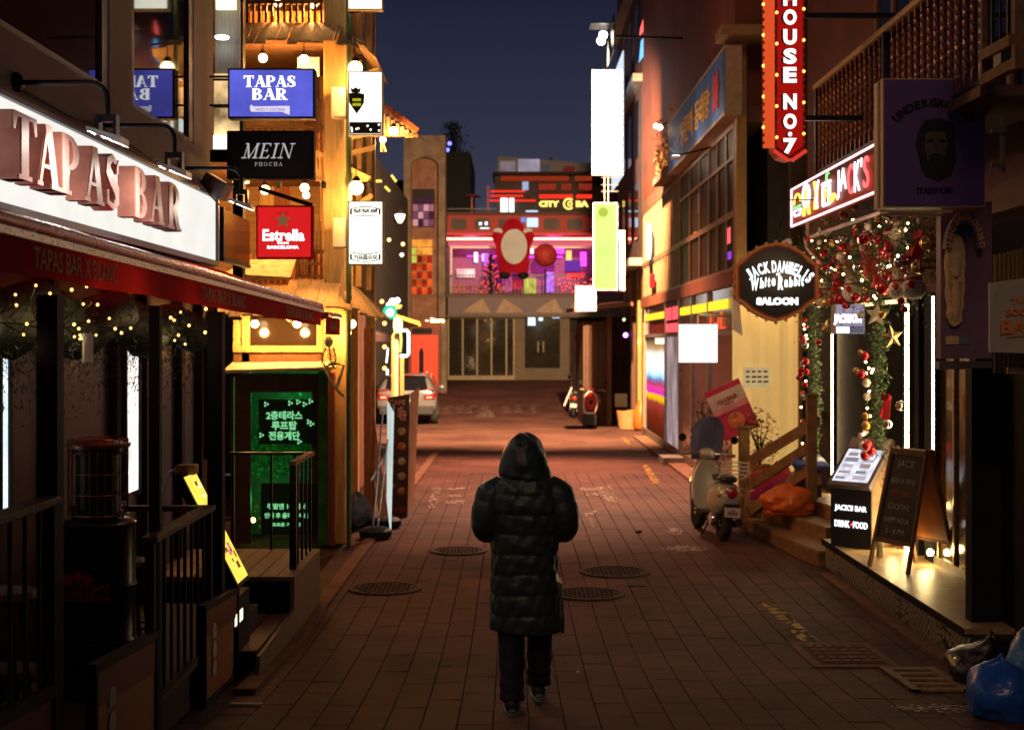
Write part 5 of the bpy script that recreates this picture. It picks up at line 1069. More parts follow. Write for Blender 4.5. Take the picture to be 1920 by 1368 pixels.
for k in range(5): sw.tube([(3.162,28.4-i*.35,5.95+.1*k+.12*math.sin(i*.9+k)) for i in range(8)], .012, 4)
obj('wave_print', sw, M('banner_wave',(.2,.27,.35),.5), t)
t = thing('banner_lamp', 'small lamp on a thin arm lighting the blue banner from below', 'lamp', (2.75,24,5.6))
obj('arm', MB().tube([(3.4,24,5.7),(2.75,24,5.55)], .018, 6), blackmet_m, t); obj('lamp_head', MB().box(2.68,2.84,23.9,24.1,5.5,5.54), steel_m, t); obj('glow', MB().box(2.70,2.82,23.92,24.08,5.541,5.55), E('banner_glow',(1,.9,.75),6,False), t)
plamp(t, (2.65,24,5.75), 15, (1,.78,.55), .08); plamp(t, (2.7,27.5,5.9), 9, (1,.78,.55), .08); plamp(t, (2.7,22.2,5.9), 8, (1,.78,.55), .08)
# blank white sign box facing the street
white_b = E('white_big', (1,1,1), 1.7)
t = lightbox('lightbox_sign', 'blank square white lightbox glaring over the pavement beside the shop front', 20.4, 1272, 1346, 607, 680, .14, white_b, white_paint, group=None, bez=.008)
obj('bracket', MB().tube([(X(1310,20.4),20.47,Z(607,20.4)),(X(1310,20.4),20.47,Z(590,20.4)),(3.4,21.6,Z(590,20.4))], .02, 6), steel_m, t)
# cream lit wall panel (entrance to the stairs)
t = thing('cream_panel_wall', 'glowing cream fabric covered panel with a paper notice at the top of the wooden steps', 'wall', (3.8,21.6,0))
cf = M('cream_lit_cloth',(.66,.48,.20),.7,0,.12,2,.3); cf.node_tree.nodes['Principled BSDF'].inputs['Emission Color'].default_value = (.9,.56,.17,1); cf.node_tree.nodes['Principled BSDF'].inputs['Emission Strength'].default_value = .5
m = MB(); n = 14
for i in range(n):
    x0, x1 = 3.3+i*(.98/n), 3.3+(i+1)*.98/n; f = lambda x: 21.3+.02*math.sin(x*17)+.015*math.sin(x*31)
    m.add([(x0,f(x0),.1),(x1,f(x1),.1),(x1,f(x1),3.1),(x0,f(x0),3.1)],[(0,1,2,3)])
obj('cloth', m, cf, t, smooth=True); obj('frame', MB().box(3.28,4.3,21.33,21.37,3.1,3.2).box(4.28,4.33,21.2,21.4,0,3.2), M('beam_tan'), t)
obj('drape', MB().add([(3.3,21.28,3.3),(3.36,21.1,3.2),(3.42,21.1,2.5),(3.3,21.28,2.6)],[(0,1,2,3)]), cream_paint, t)
obj('strip_lamp', MB().box(3.42,4.15,20.95,21.0,3.22,3.25), E('warm_strip_lamp',(1,.72,.32),25), t)
obj('notice', MB().box(X(1394,21.2),X(1444,21.2),21.22,21.26,Z(726,21.2),Z(688,21.2)), E('glowing_notice_paper',(.80,.58,.27),.62,False,.08,3), t)  # paper brightness put in as emission, in place of light on it
for k,(py,mt) in enumerate(((696,M('red_ink',(.4,.08,.04),.6)),(706,M('brown_ink',(.25,.14,.06),.6)),(715,M('brown_ink')))):
    for i in range(4): obj('notice_line', MB().box(X(1399+i*11,21.2),X(1399+i*11+U(6,9),21.2),21.21,21.218,Z(py+2,21.2),Z(py-1.5,21.2)), mt, t)
# dark wall right of it with brown pillar
single('dark_side_wall', MB().box(4.36,6,19.6,20,0,7.2).box(4.0,4.35,20.4,20.6,3.3,7.2), M('dark_brown_wall',(.05,.03,.02),.7,0,.3,2,.2), 'dark brown side wall behind the wooden steps railing', 'wall')
# ------------------------------------------------------------------ right, far: tall dark building, shack, vertical lightboxes
t = thing('tall_dark_building', 'tall dark brick building with a few lit windows rising above the white lightboxes', 'building', (6,42,0))
obj('wall', MB().box(RX,9,37.05,46,4.4,17), M('dark_brick',(.10,.05,.04),.85,0,.3,1.5,.4), t)
obj('lower_wall', MB().box(RX+.2,9,37.05,46,0,4.4), M('ochre_wall',(.28,.16,.05),.7,0,.2,2), t)
for y in (37.4,39.0,41): obj('pilaster', MB().box(RX+.05,RX+.2,y,y+.5,0,4.4), M('ochre_wall'), t)
for _a,_z in ((.35,4.4),(.25,9.2),(.25,12.0)): obj('ledge', MB().box(RX-_a,RX,37.05,46,_z,_z+.2), concrete_m, t)
for y in (38,40.2,42.4,44.6):
    for z in (5.2,7.4,10.0): obj('window', MB().box(RX-.03,RX+.02,y,y+1.0,z,z+1.5), glass_m, t)
yw = E('yellow_window',(1,.62,.18),1.6,False)
t2 = thing('high_rise', 'dark high block behind the rust coloured wall with a few small yellow lit windows', 'building', (9,55,0))
obj('block', MB().box(6.2,16,48,60,0,30), dark_m, t2)
for px,py in ((1277,30),(1296,2),(1245,200),(1233,212)): obj('lit_window', MB().box(X(px-4,47.9),X(px+4,47.9),47.9,47.98,Z(py+5,47.9),Z(py-5,47.9)), yw, t2)
t = thing('terrace_planting', 'amber lit planted corner with small lights beside the blue banner sign', 'plants', (3.3,30,6.4))
lf = MB()
for i in range(300):
    p = Vector((3.28+U(-.15,.1),U(29.3,31.5),6.0+abs(random.gauss(0,.5)))); d = Vector((random.gauss(0,1),random.gauss(0,1),random.gauss(0,1))).normalized()*.14; s = Vector((-d.y,d.x,0))*.4
    lf.quad(p,p+d*.5+s,p+d,p+d*.5-s)
obj('box', MB().box(3.12,3.38,29.2,31.6,5.85,6.0), brick_m, t); o = obj('foliage', lf, M('dry_leaf',(.18,.09,.03),.7,0,.4,8), t); o['kind'] = 'stuff'
for (y,z) in ((29.8,6.9),(30.6,7.05)): obj('lamp', MB().ball((3.1,y,z), .06, 8, 6), bulb_m, t); plamp(t, (2.95,y,z-.1), 5, (1,.55,.2), .06)
# small sign cluster on tall building: red tipped and blue
t = thing('small_neon_sign', 'small red and blue neon sign high on the dark brick building', 'sign', (3.3,38.3,10))
D = 36.9
obj('blue_part', MB().prism([(0,0),(.35,.5),(.35,1.0),(.05,.55)], (X(1198,D),D,Z(118,D)), (1,0,0),(0,0,1), .08), E('neon_blue',(.15,.45,1),2), t)
obj('white_part', MB().box(X(1212,D),X(1222,D),D-.05,D+.02,Z(152,D),Z(98,D)), E('neon_white',(.85,.92,1),2), t)
obj('red_part', MB().prism([(0,0),(.14,.15),(.1,.45),(.02,.2)], (X(1199,D),D,Z(68,D)), (1,0,0),(0,0,1), .06), E('neon_red',(1,.12,.1),2), t)
D = 35.0
t = lightbox('tall_lightbox', 'tall blank white lightbox, the uppermost at the right edge of the sky', D, 1110, 1167, 131, 328, .18, white_l, white_paint, group='tall lightboxes on the right')
obj('joint', MB().box(X(1111,D),X(1119,D),D-.012,D-.007,Z(203,D),Z(200,D)).box(X(1158,D),X(1166,D),D-.012,D-.007,Z(203,D),Z(200,D)), steel_m, t)
obj('side_light', MB().box(X(1167,D)+.01,X(1169,D)+.01,D,D+4,Z(328,D),Z(95,D)), E('side_glow',(.75,.85,1.),1.0), t)
yg = E('yellow_green',(.78,1.,.25),1.15,True,.12,1.5)
t = lightbox('tall_lightbox', 'tall yellow-green lightbox hanging below the white one', D, 1112, 1158, 380, 544, .18, yg, white_paint, group='tall lightboxes on the right')
obj('print', MB().lathe((X(1131,D),D-.009,Z(398,D)), [(.12,0),(.12,-.003)], 14,'Y'), E('olive_print',(.45,.55,.06),1.2,False), t)
t = lightbox('tall_lightbox', 'narrow greenish white lightbox seen edgewise beside the yellow-green one', D+2, 1160, 1172, 432, 545, .5, E('pale_green',(.8,1,.75),1.8), white_paint, group='tall lightboxes on the right')
t = lightbox('lightbox_sign', 'small blank white lightbox low in front of the far bar fascia', D, 1079, 1118, 536, 583, .16, white_l, white_paint)
fr_ = MB(); 
for px in (1134,1141): fr_.tube([(X(px,D),D+.1,Z(328,D)),(X(px,D),D+.1,Z(380,D))], .014, 5)
for py in (332,346,358): fr_.tube([(X(1128,D),D+.1,Z(py,D)),(X(1160,D),D+.1,Z(py,D))], .014, 5)
single('ladder_bracket', fr_, steel_m, 'steel ladder frame joining the white and yellow-green lightboxes', 'frame')
single('oval_sign', MB().lathe((X(1214,34),34,Z(452,34)), [(.001,0),(.5,0),(.5,.06),(.001,.06)], 22, 'X', 1,.9), E('oval_glow',(1,1,.62),1.8), 'oval glowing cream sign on the ochre wall', 'sign')
m = MB(); 
for i in range(4): m.box(3.30,3.33,33.2+i*.24,33.36+i*.24,3.70,4.0)
single('red_neon_word', m, E('red_neon_word',(1,.03,.03),2), 'small red neon word on the ochre wall under the oval sign', 'neon sign')
# the bright twin floodlight on its arm
D = 28.0
t = thing('street_floodlight', 'twin white street floodlights on a thin arm high up against the sky', 'street light', (X(1129,D),D,Z(75,D)))
fl_ = E('street_flood', (1.,.9,.78), 12, False)
for px,py in ((1131,66),(1127,77)): obj('lamp', MB().ball((X(px,D),D,Z(py,D)), .085, 10, 7), fl_, t)
hx = X(1131,D)+.14
plamp(t, (X(1127,D)-.12,D,Z(77,D)-.1), 13500, (1,.50,.30), .1, 'SPOT', (.2,25,0), 78, .8); plamp(t, (X(1131,D)-.12,D+.1,Z(66,D)-.1), 60000, (1,.62,.32), .1, 'SPOT', (0,45,0), 88, .8)
obj('arm', MB().tube([(hx+.03,D,Z(68,D)),(RX,D+.3,Z(66,D))], .025, 6), blackmet_m, t)
obj('added_visor', MB().box(hx,hx+.02,D-.9,D+.9,Z(110,D),Z(45,D)), blackmet_m, t); obj('hood', MB().box(hx-.4,hx-.002,D-.3,D+.3,Z(50,D),Z(48,D)), blackmet_m, t)  # visor and hood added to keep the light off the nearby wall
# timber shack with purple light
t = thing('timber_shack', 'dark timber shack with a low roof and dim purple lamp behind the scooters', 'shed', (3.1,43,0))
dkw = M('dark_timber',(.09,.042,.025),.75,0,.4,4,.3,(6,6,.8),rnd=.3)
for i in range(6): obj('wall_board', MB().box(2.12+i*.105,2.12+i*.105+.098,41.0+.01*(i%2),41.05,0,3.0), dkw, t)
obj('back_wall', MB().box(2.1,3.6,45.5,45.6,0,3.2), dkw, t); obj('side_wall', MB().box(2.06,2.11,41.06,45.5,0,3.0), dkw, t)
obj('inner_wall', MB().box(2.76,3.6,43.4,43.45,0,3.1), dkw, t)
for x in (2.72,3.42): obj('post', MB().box(x,x+.13,40.7,40.83,0,3.15), dkw, t)
obj('roof', MB().add([(1.75,40.2,3.25),(3.4,39.6,3.42),(3.4,46,3.6),(1.75,46,3.35),(1.75,40.2,3.37),(3.4,39.6,3.54),(3.4,46,3.72),(1.75,46,3.47)],[(3,2,1,0),(4,5,6,7),(0,1,5,4),(0,4,7,3),(1,2,6,5)]), M('roof_brown',(.16,.07,.045),.7), t)
obj('lamp', MB().ball((X(1173,41.6),41.6,Z(628,41.6)), .07, 8, 6), E('purple_lamp',(.5,.15,1),12), t)
obj('lamp', MB().ball((X(1170,40.9),40.9,Z(599,40.9)), .04, 8, 6), E('green_lamp',(.6,1,.3),3,False), t)
obj('lamp', MB().ball((X(1203,39.2),39.2,Z(628,39.2)), .06, 8, 6), E('sconce',(1,.5,.15),14,False), t); plamp(t, (X(1203,39.2)-.1,39.0,Z(640,39.2)), 14, (1,.5,.2), .06)
obj('shelf_box', MB().box(X(1152,41.4),X(1175,41.4),41.2,41.6,Z(762,41.4),Z(738,41.4)), cream_paint, t)
t = thing('glass_booth', 'small framed glass booth left of the timber shack at the end of the street', 'booth', (2.5,46,0))
D = 46; obj('booth_frame', MB().box(X(1070,D),X(1073,D),D,D+.1,.1,Z(622,D)).box(X(1110,D),X(1113,D),D,D+.1,.1,Z(618,D)).box(X(1073,D),X(1110,D),D,D+.1,Z(628,D),Z(622,D)).box(X(1076,D),X(1079,D),D+.02,D+.08,.1,Z(628,D)), M('booth_metal',(.32,.22,.2),.4,.5), t)
obj('booth_glass', MB().box(X(1079,D),X(1096,D),D+.04,D+.06,.1,Z(628,D)), M('booth_glass',(.10,.08,.06),.15,0,.7,3), t); obj('booth_panel', MB().box(X(1096,D),X(1110,D),D+.03,D+.07,.1,Z(650,D)), M('booth_pink',(.28,.16,.17),.6), t)
# tubs by the shack
def tub(x,y,w_,h,mat,l,nm='planter_tub'): single(nm, MB().lathe((x,y,0), [(w_*.8,0),(w_,h),(w_*.94,h),(w_*.9,h-.06),(.01,h-.07)], 14), mat, l, 'tub' if nm=='planter_tub' else 'bag')
tub(X(1175,40),39.6,.32,.5,M('terracotta',(.34,.16,.06),.7),'brown plant tub on the pavement in front of the timber shack')
single('cardboard_box', MB().box(X(1160,41)-.05,X(1180,41),40.3,40.65,0,.36), M('cardboard',(.35,.22,.11),.8), 'brown box standing inside the dark shack entrance behind the plant tub', 'box')
single('orange_bag', MB().lathe((X(1203,38.6),38.6,0), [(.13,0),(.24,.12),(.22,.5),(.12,.75),(.07,.85)], 12), M('orange_plastic',(.5,.10,.015),.4,0,.2,7,.4), 'slim orange bag at the corner of the rainbow coloured window', 'bag')
single('grey_block', MB().box(2.95,3.36,27.8,28.6,0,.15), concrete_m, 'low pale concrete block on the pavement by the steel shop front', 'block')
single('drain_cover', slab(2.55,2.95,31,31.8,.012) , iron_m, 'dark drain cover near the plant tub', 'drain')
struct('side_pavement', MB().box(3.05,3.4,20.5,36,-.1,.05), kerb_m)
# ------------------------------------------------------------------ scooters
def scooter(paint, lab, shield=True, plate=None, rack=True, box=None, leg=None):
    t = thing('scooter', lab, 'scooter', (0,0,0), 'scooters parked on the right')
    tyre = M('tyre',(.015,.015,.015),.85); chrome = M('chrome',(.75,.73,.7),.12,1,.05,3); dkp = M('dark_plastic',(.02,.02,.022),.6)
    for y,nm in ((0,0),(1.24,1)):
        wh = obj('wheel', MB().lathe((0,y,.24), [(.15,-.045),(.21,-.055),(.24,-.03),(.245,0),(.24,.03),(.21,.055),(.15,.045)], 26, 'X'), tyre, t)
        obj('rim', MB().lathe((0,y,.24), [(.15,-.035),(.15,.035)], 20, 'X').lathe((0,y,.24), [(.05,-.05),(.05,.05)], 10, 'X'), chrome, wh)
        for k in range(5): a = k*2*PI/5; obj('spoke', MB().bar((0,y+.04*math.cos(a),.24+.04*math.sin(a)),(0,y+.145*math.cos(a),.24+.145*math.sin(a)),.03,.025,(1,0,0)), chrome, wh)
    # rear cowl with round hips
    rg = []
    for (y,hw,zb,zt) in ((-.30,.05,.52,.60),(-.26,.15,.42,.70),(-.12,.20,.34,.755),(.08,.215,.30,.77),(.30,.19,.29,.74),(.46,.13,.30,.66),(.52,.09,.32,.50)):
        r = []
        for k in range(12): a = 2*PI*k/12; r.append((hw*math.copysign(abs(math.cos(a))**.75,math.cos(a)), y, (zb+zt)/2+(zt-zb)/2*math.copysign(abs(math.sin(a))**.8,math.sin(a))))
        rg.append(r)
    obj('body', MB().loft(rg), paint, t, sub=1)
    obj('floorboard', MB().box(-.17,.17,.45,.92,.27,.31), dkp, t, bevel=.015)
    sh = []
    for (z,y,hw) in ((.28,.88,.16),(.42,.93,.21),(.62,.985,.225),(.80,1.01,.20),(.92,1.02,.13),(.97,1.02,.06)):
        sh.append([(-hw,y-.05,z),(-hw*.6,y,z),(0,y+.03,z),(hw*.6,y,z),(hw,y-.05,z),(hw*.95,y-.075,z),(0,y-.04,z),(-hw*.95,y-.075,z)])
    obj('leg_shield', MB().loft(sh), paint, t, sub=1)
    obj('shield_trim', MB().tube([(-.21,.85,.30),(-.228,.93,.62),(-.2,.96,.82),(-.12,.98,.95)], .012, 6).tube([(.21,.85,.30),(.228,.93,.62),(.2,.96,.82),(.12,.98,.95)], .012, 6), chrome, t)
    fg = []
    for (y,hw,z0,z1) in ((.98,.07,.36,.46),(1.1,.10,.40,.52),(1.26,.10,.42,.53),(1.42,.085,.33,.44),(1.46,.05,.30,.36)): fg.append([(-hw,y,z0),(-hw*.8,y,z1-.03),(0,y,z1),(hw*.8,y,z1-.03),(hw,y,z0),(0,y,z0+.06)])
    obj('front_fender', MB().loft(fg), paint, t, sub=1)
    obj('fork', MB().tube([(.0,1.02,.9),(.07,1.12,.5),(.07,1.24,.24)], .022, 8), chrome, t)
    obj('seat', MB().loft([[(hw*math.cos(a),y,z+.055*math.sin(a)) for a in [2*PI*k/10 for k in range(10)]] for (y,hw,z) in ((-.2,.08,.79),(-.1,.14,.80),(.15,.15,.80),(.35,.12,.79),(.47,.06,.765))]), M('seat_vinyl',(.03,.022,.018),.45,0,.2,9), t, sub=1)
    hb = obj('handlebar', MB().tube([(-.34,.93,1.03),(-.18,.97,1.04),(0,1.0,1.03),(.18,.97,1.04),(.34,.93,1.03)], .018, 8), chrome, t)
    for s in (-1,1):
        obj('grip', MB().tube([(s*.26,.95,1.035),(s*.37,.92,1.03)], .024, 8), M('grip_tan',(.30,.2,.12),.6), hb)
        m = obj('mirror', MB().lathe((s*.36,.98,1.24), [(.05,-.008),(.055,0),(.05,.008)], 14, 'Y'), blackmet_m, t); obj('mirror_stem', MB().tube([(s*.22,.97,1.04),(s*.34,.98,1.2)], .008, 5), chrome, m)
    obj('headset', MB().ball((0,1.02,1.03), .12, 12, 8, sz=.75, sy=.9), paint, t); obj('headlight', MB().lathe((0,1.11,1.03), [(.075,0),(.07,.03),(.02,.05)], 16, 'Y'), M('lens_clear',(.6,.5,.4),.15), t)
    if shield: obj('windshield', MB().loft([[(-w2,y,z),(-w2*.5,y+.05,z),(w2*.5,y+.05,z),(w2,y,z),(w2*.5,y+.042,z),(-w2*.5,y+.042,z)] for (z,y,w2) in ((.95,1.08,.19),(1.15,1.06,.23),(1.38,1.0,.22),(1.5,.96,.15),(1.54,.95,.07))]), M('blue_windshield',(.13,.13,.24),.15,0,.1,3), t, smooth=False)
    if rack:
        rk = MB()
        for z in (.88,.93,.98,1.03): rk.tube([(-.17,-.33-.0,z),(.17,-.33,z)], .009, 6)
        for x in (-.17,-.06,.06,.17): rk.tube([(x,-.33,.86),(x,-.33,1.05)], .009, 6)
        rk.tube([(-.15,-.1,.80),(-.17,-.32,.87)], .010, 6).tube([(.15,-.1,.80),(.17,-.32,.87)], .010, 6)
        obj('rear_rack', rk, M('white_enamel',(.72,.66,.58),.3), t)
    tl = obj('tail_light', MB().lathe((0.0,-.27,.63), [(.07,0),(.065,-.03),(.03,-.05)], 16, 'Y'), M('tail_red',(.35,.01,.012),.2,0,.3,20,coat=.5), t)
    obj('tail_ring', MB().tube([(.075*math.cos(q*PI/10),-.275,.63+.075*math.sin(q*PI/10)) for q in range(21)], .008, 5, False), chrome, tl)
    for s in (-1,1): obj('indicator', MB().ball((s*.15,-.22,.60), .03, 8, 6), M('amber_lens',(.5,.2,.04),.2), t)
    pl = obj('number_plate', MB().box(-.10,.10,-.36,-.35,.34,.46), M('plate_white',(.65,.55,.48),.4,0,.05), t)
    obj('plate_bracket', MB().box(-.09,.09,-.348,-.2,.40,.50), dkp, t)
    if plate:
        txt(pl, plate, (0,-.363,.385), .1, M('plate_red',(.30,.03,.02),.5), w_=.14, tall=.05, bold=.002); txt(pl, '서울', (0,-.363,.43), .05, M('plate_red'), w_=.07, tall=.022)
    obj('engine', MB().lathe((-.12,.05,.27), [(.08,-.05),(.1,0),(.07,.06)], 14, 'X'), chrome, t)
    obj('exhaust', MB().tube([(.12,.3,.2),(.14,.05,.22),(.14,-.2,.26)], [.03,.055,.05], 10), M('exhaust_dark',(.06,.06,.06),.35,.8), t)
    obj('side_stand', MB().tube([(-.08,.35,.24),(-.2,.3,.012)], .012, 6), blackmet_m, t); obj('side_bag', MB().box(.17,.23,-.1,.25,.4,.68), M('orange_pannier',(.38,.12,.03),.6), t, bevel=.02) if plate else None
    if box: obj('delivery_box', MB().box(-.2,.2,-.48,-.05,.10,.40), dkp, t, bevel=.02); obj('back_panel', MB().prism([(.16*math.cos(a),.2*math.sin(a)) for a in [2*PI*k/16 for k in range(16)]], (0,-.32,.78),(1,0,0),(0,0,1),.04), paint, t); obj('emblem', MB().lathe((0.02,-.365,.74), [(.055,0),(.05,-.02)], 12, 'Y'), black_m, t); obj('trim_ring', MB().tube([(.19*math.cos(q*PI/12),-.31,.70+.33*math.sin(q*PI/12)) for q in range(25)], .02, 6), M('trim_white',(.6,.5,.42),.4), t)
    if leg: obj('white_apron', MB().bar((-.34,.1,.32),(-.16,.25,.92),.05,.3,(0,1,0)), M('apron_white',(.55,.45,.42),.5), t)
    return t
s = scooter(M('grey_paint',(.40,.36,.30),.25,.2,.06,4,coat=.7), 'grey retro scooter with a blue windshield, white rear rack and round red tail light', True, '7499')
s.scale = (.95,.95,.95); s.location = (2.56,17.3,0); s.rotation_euler = (0,math.radians(4),.13)
s = scooter(M('red_paint',(.30,.012,.016),.3,.1,.06,4,coat=.6), 'red scooter with pale trim and a black rear box, before the timber shack', False, None, False, True)
s.location = (X(1105,40),39.9,0); s.rotation_euler = (0,math.radians(3),-.1)
s = scooter(M('black_gloss',(.02,.02,.02),.3,.2,.1,4,coat=.5), 'black scooter with a white leg apron, parked beyond the red one', False, None, False, False, True)
s.location = (X(1076,45),45.2,ground(45)); s.rotation_euler = (0,math.radians(5),-.15)
# ------------------------------------------------------------------ right: bar with garlanded entrance
FX = 4.05; PZ = .30
T = thing('garlanded_bar', 'dark bar building with glowing light strips round its doorway and a spindle balcony above', 'building', (FX+1,14.5,PZ))
obj('upper_wall', MB().box(FX+.0,FX+.4,10.4,19.5,3.5,9), M('maroon_wall',(.10,.035,.028),.7,0,.3,1.2,.2), T)
obj('fascia', MB().box(FX-.05,FX,12.45,18.6,2.9,3.5), M('maroon_wall'), T)
obj('pier', MB().box(FX-.02,FX+.35,17.85,19.4,PZ,2.9), dark_m, T); obj('pier', MB().box(FX-.02,FX+.35,14.1,14.32,PZ,2.9), black_m, T); obj('pier', MB().box(FX-.02,FX+.35,13.65,13.9,PZ,2.9), black_m, T)
obj('doorway', MB().box(FX+1.2,FX+1.25,14.4,17.8,PZ,2.9), M('door_dark',(.02,.012,.01),.5), T)
for _y in (17.8,14.33): obj('reveal', MB().box(FX,FX+1.2,_y,_y+.05,PZ,2.9), dark_m, T)
obj('lintel_light', MB().box(FX-.03,FX-.0,14.6,17.6,2.82,2.86), E('lintel_glow',(1,.62,.25),3), T)
strip_l = E('led_strip', (1.,.78,.40), 22)
def lstrip(y, z0, z1, w_=.10, nm='light_strip'):
    s = obj(nm, MB().box(FX-.045,FX-.015,y-w_/2,y+w_/2,z0,z1), strip_l, T)
    obj('channel', MB().box(FX-.05,FX-.01,y-w_/2-.05,y-w_/2-.004,z0,z1).box(FX-.05,FX-.01,y+w_/2+.004,y+w_/2+.05,z0,z1), frame_m, s)
    k = int((z1-z0)/.22)
    for i in range(k): obj('led_clip', MB().box(FX-.05,FX-.046,y-w_/2,y+w_/2,z0+i*.22+.1,z0+i*.22+.108), frame_m, s) if i%2 else None
lstrip(17.78,PZ,2.75,.12); lstrip(14.42,PZ,2.80,.16); lstrip(13.52,PZ+.25,2.85,.09)
obj('step', MB().box(FX-.06,FX+1.2,14.5,17.7,PZ,PZ+.16), brownwood_m, T)
# glazed front with gold reflecting glass
gd = M('bronze_glass', (.10,.075,.03), .08, .5, .3, 1.2, .02)
g = obj('glazing', MB().box(FX-.02,FX+.03,12.5,13.6,PZ,PZ+.08).box(FX-.02,FX+.03,12.5,13.6,2.3,2.42), steel_m, T)
for a,b in ((12.58,12.95),(13.0,13.42)): obj('glass_pane', MB().box(FX-.0,FX+.015,a,b,PZ+.08,2.3), gd, g)
for y in (12.52,12.955,13.43): obj('frame', MB().box(FX-.025,FX+.03,y,y+.04,PZ+.08,2.3), M('gold_frame',(.42,.30,.14),.3,.7), g)
plamp(T, (FX-.16,13.45,PZ+.16), 5, (1,.70,.28), .04); plamp(T, (FX-.2,14.4,PZ+.25), 7, (1,.70,.28), .04); plamp(T, (FX-.2,14.05,PZ+.5), 4, (1,.70,.28), .04)
obj('floor_spot', MB().ball((FX-.08,13.5,PZ+.12), .035, 8, 6), E('spot_warm',(1,.75,.3),40), T)
# pavement platform with patterned tiles
P_ = thing('tiled_platform', 'low raised platform before the bar with black and white patterned tiles along its edge', 'platform', (3.7,13,0))
flm = M('platform_stone', (.30,.20,.10), .38, 0, .35, 3, .35, bscale=14)
obj('floor', MB().box(3.34,4.6,10.5,15.3,PZ-.04,PZ), flm, P_); obj('core', MB().box(3.40,4.6,10.5,15.28,-.1,PZ-.042), dark_m, P_)
obj('edge_strip', MB().box(3.33,3.338,10.5,15.3,PZ-.06,PZ+.004), black_m, P_)
def tile_mat(k):
    m = bpy.data.materials.new('patterned_tile_%s'%'abcd'[k]); m.use_nodes = True; t = m.node_tree; n = t.nodes; b = n['Principled BSDF']; b.inputs['Roughness'].default_value = .35
    tc = n.new('ShaderNodeTexCoord'); mp = n.new('ShaderNodeMapping'); t.links.new(tc.outputs['Object'], mp.inputs['Vector'])
    if k == 0: x = n.new('ShaderNodeTexChecker'); x.inputs['Scale'].default_value = 22; o = x.outputs['Fac']
    elif k == 1: x = n.new('ShaderNodeTexWave'); x.wave_type = 'RINGS'; x.rings_direction = 'X'; x.inputs['Scale'].default_value = 9; o = x.outputs['Fac']
    elif k == 2: x = n.new('ShaderNodeTexVoronoi'); x.feature = 'DISTANCE_TO_EDGE'; x.inputs['Scale'].default_value = 16; o = x.outputs['Distance']
    else: x = n.new('ShaderNodeTexWave'); x.bands_direction = 'DIAGONAL'; x.inputs['Scale'].default_value = 11; o = x.outputs['Fac']
    t.links.new(mp.outputs[0], x.inputs['Vector']); rp = n.new('ShaderNodeValToRGB'); rp.color_ramp.interpolation = 'CONSTANT'
    rp.color_ramp.elements[0].color = (.02,.02,.018,1); rp.color_ramp.elements[1].color = (.42,.38,.28,1); rp.color_ramp.elements[1].position = .12 if k == 2 else .5
    t.links.new(o, rp.inputs[0]); t.links.new(rp.outputs[0], b.inputs['Base Color']); return m
tms = [tile_mat(k) for k in range(4)]
for i in range(24):
    y = 10.5+i*.2
    obj('tile', MB().box(3.372,3.395,y+.004,y+.196,ground(y)-.02,PZ-.07), tms[(i*7+i//3)%4], P_)
# wooden corner steps and their railing
st = thing('corner_steps', 'brown wooden corner steps climbing to the cream panel', 'steps', (3.6,17.4,0))
for k,(poly) in enumerate(([(2.95,18.8),(3.2,15.95),(3.3,15.32),(4.3,15.32),(4.3,20.9),(3.0,20.9)],[(3.05,18.6),(3.52,15.95),(4.3,15.95),(4.3,20.9),(3.08,20.9)],[(3.45,18.5),(3.75,16.3),(4.3,16.3),(4.3,20.9),(3.4,20.9)])):
    z0, z1 = k*.17, (k+1)*.17
    obj('riser', MB().prism(poly, (0,0,z0),(1,0,0),(0,1,0),z1-z0-.03), brownwood_m, st)
    c = [sum(p[0] for p in poly)/len(poly), sum(p[1] for p in poly)/len(poly)]
    pl = [(c[0]+(p[0]-c[0])*1.02, c[1]+(p[1]-c[1])*1.01) for p in poly]
    obj('tread', MB().prism(pl, (0,0,z1-.03),(1,0,0),(0,1,0),.03), M('tread_brown',(.24,.135,.065),.5,0,.3,4,.2), st)
rl_ = thing('step_railing', 'brown wooden railing with two posts and sloping rails beside the corner steps', 'railing', (3.3,18,.17))
pA, pB = Vector((2.97,18.2,0)), Vector((3.62,17.2,0))
obj('post', MB().box(pA.x-.065,pA.x+.065,18.14,18.27,.03,1.31), brownwood_m, rl_, bevel=.008); obj('post', MB().box(pB.x-.06,pB.x+.06,17.14,17.26,.5,1.76), brownwood_m, rl_, bevel=.008)
obj('post_cap', MB().box(pA.x-.08,pA.x+.08,18.12,18.29,1.312,1.34), brownwood_m, rl_); obj('post_cap', MB().box(pB.x-.075,pB.x+.075,17.12,17.28,1.762,1.79), brownwood_m, rl_)
for za, zb in ((.30,1.08),(.62,1.36),(.92,1.62)): obj('rail', MB().bar((pA.x+.07,18.1,za-.02),(pB.x-.02,17.24,zb-.22),.05,.12), brownwood_m, rl_)
obj('rail', MB().bar((3.70,17.2,1.45),(4.2,19.6,1.5),.05,.12), brownwood_m, rl_)
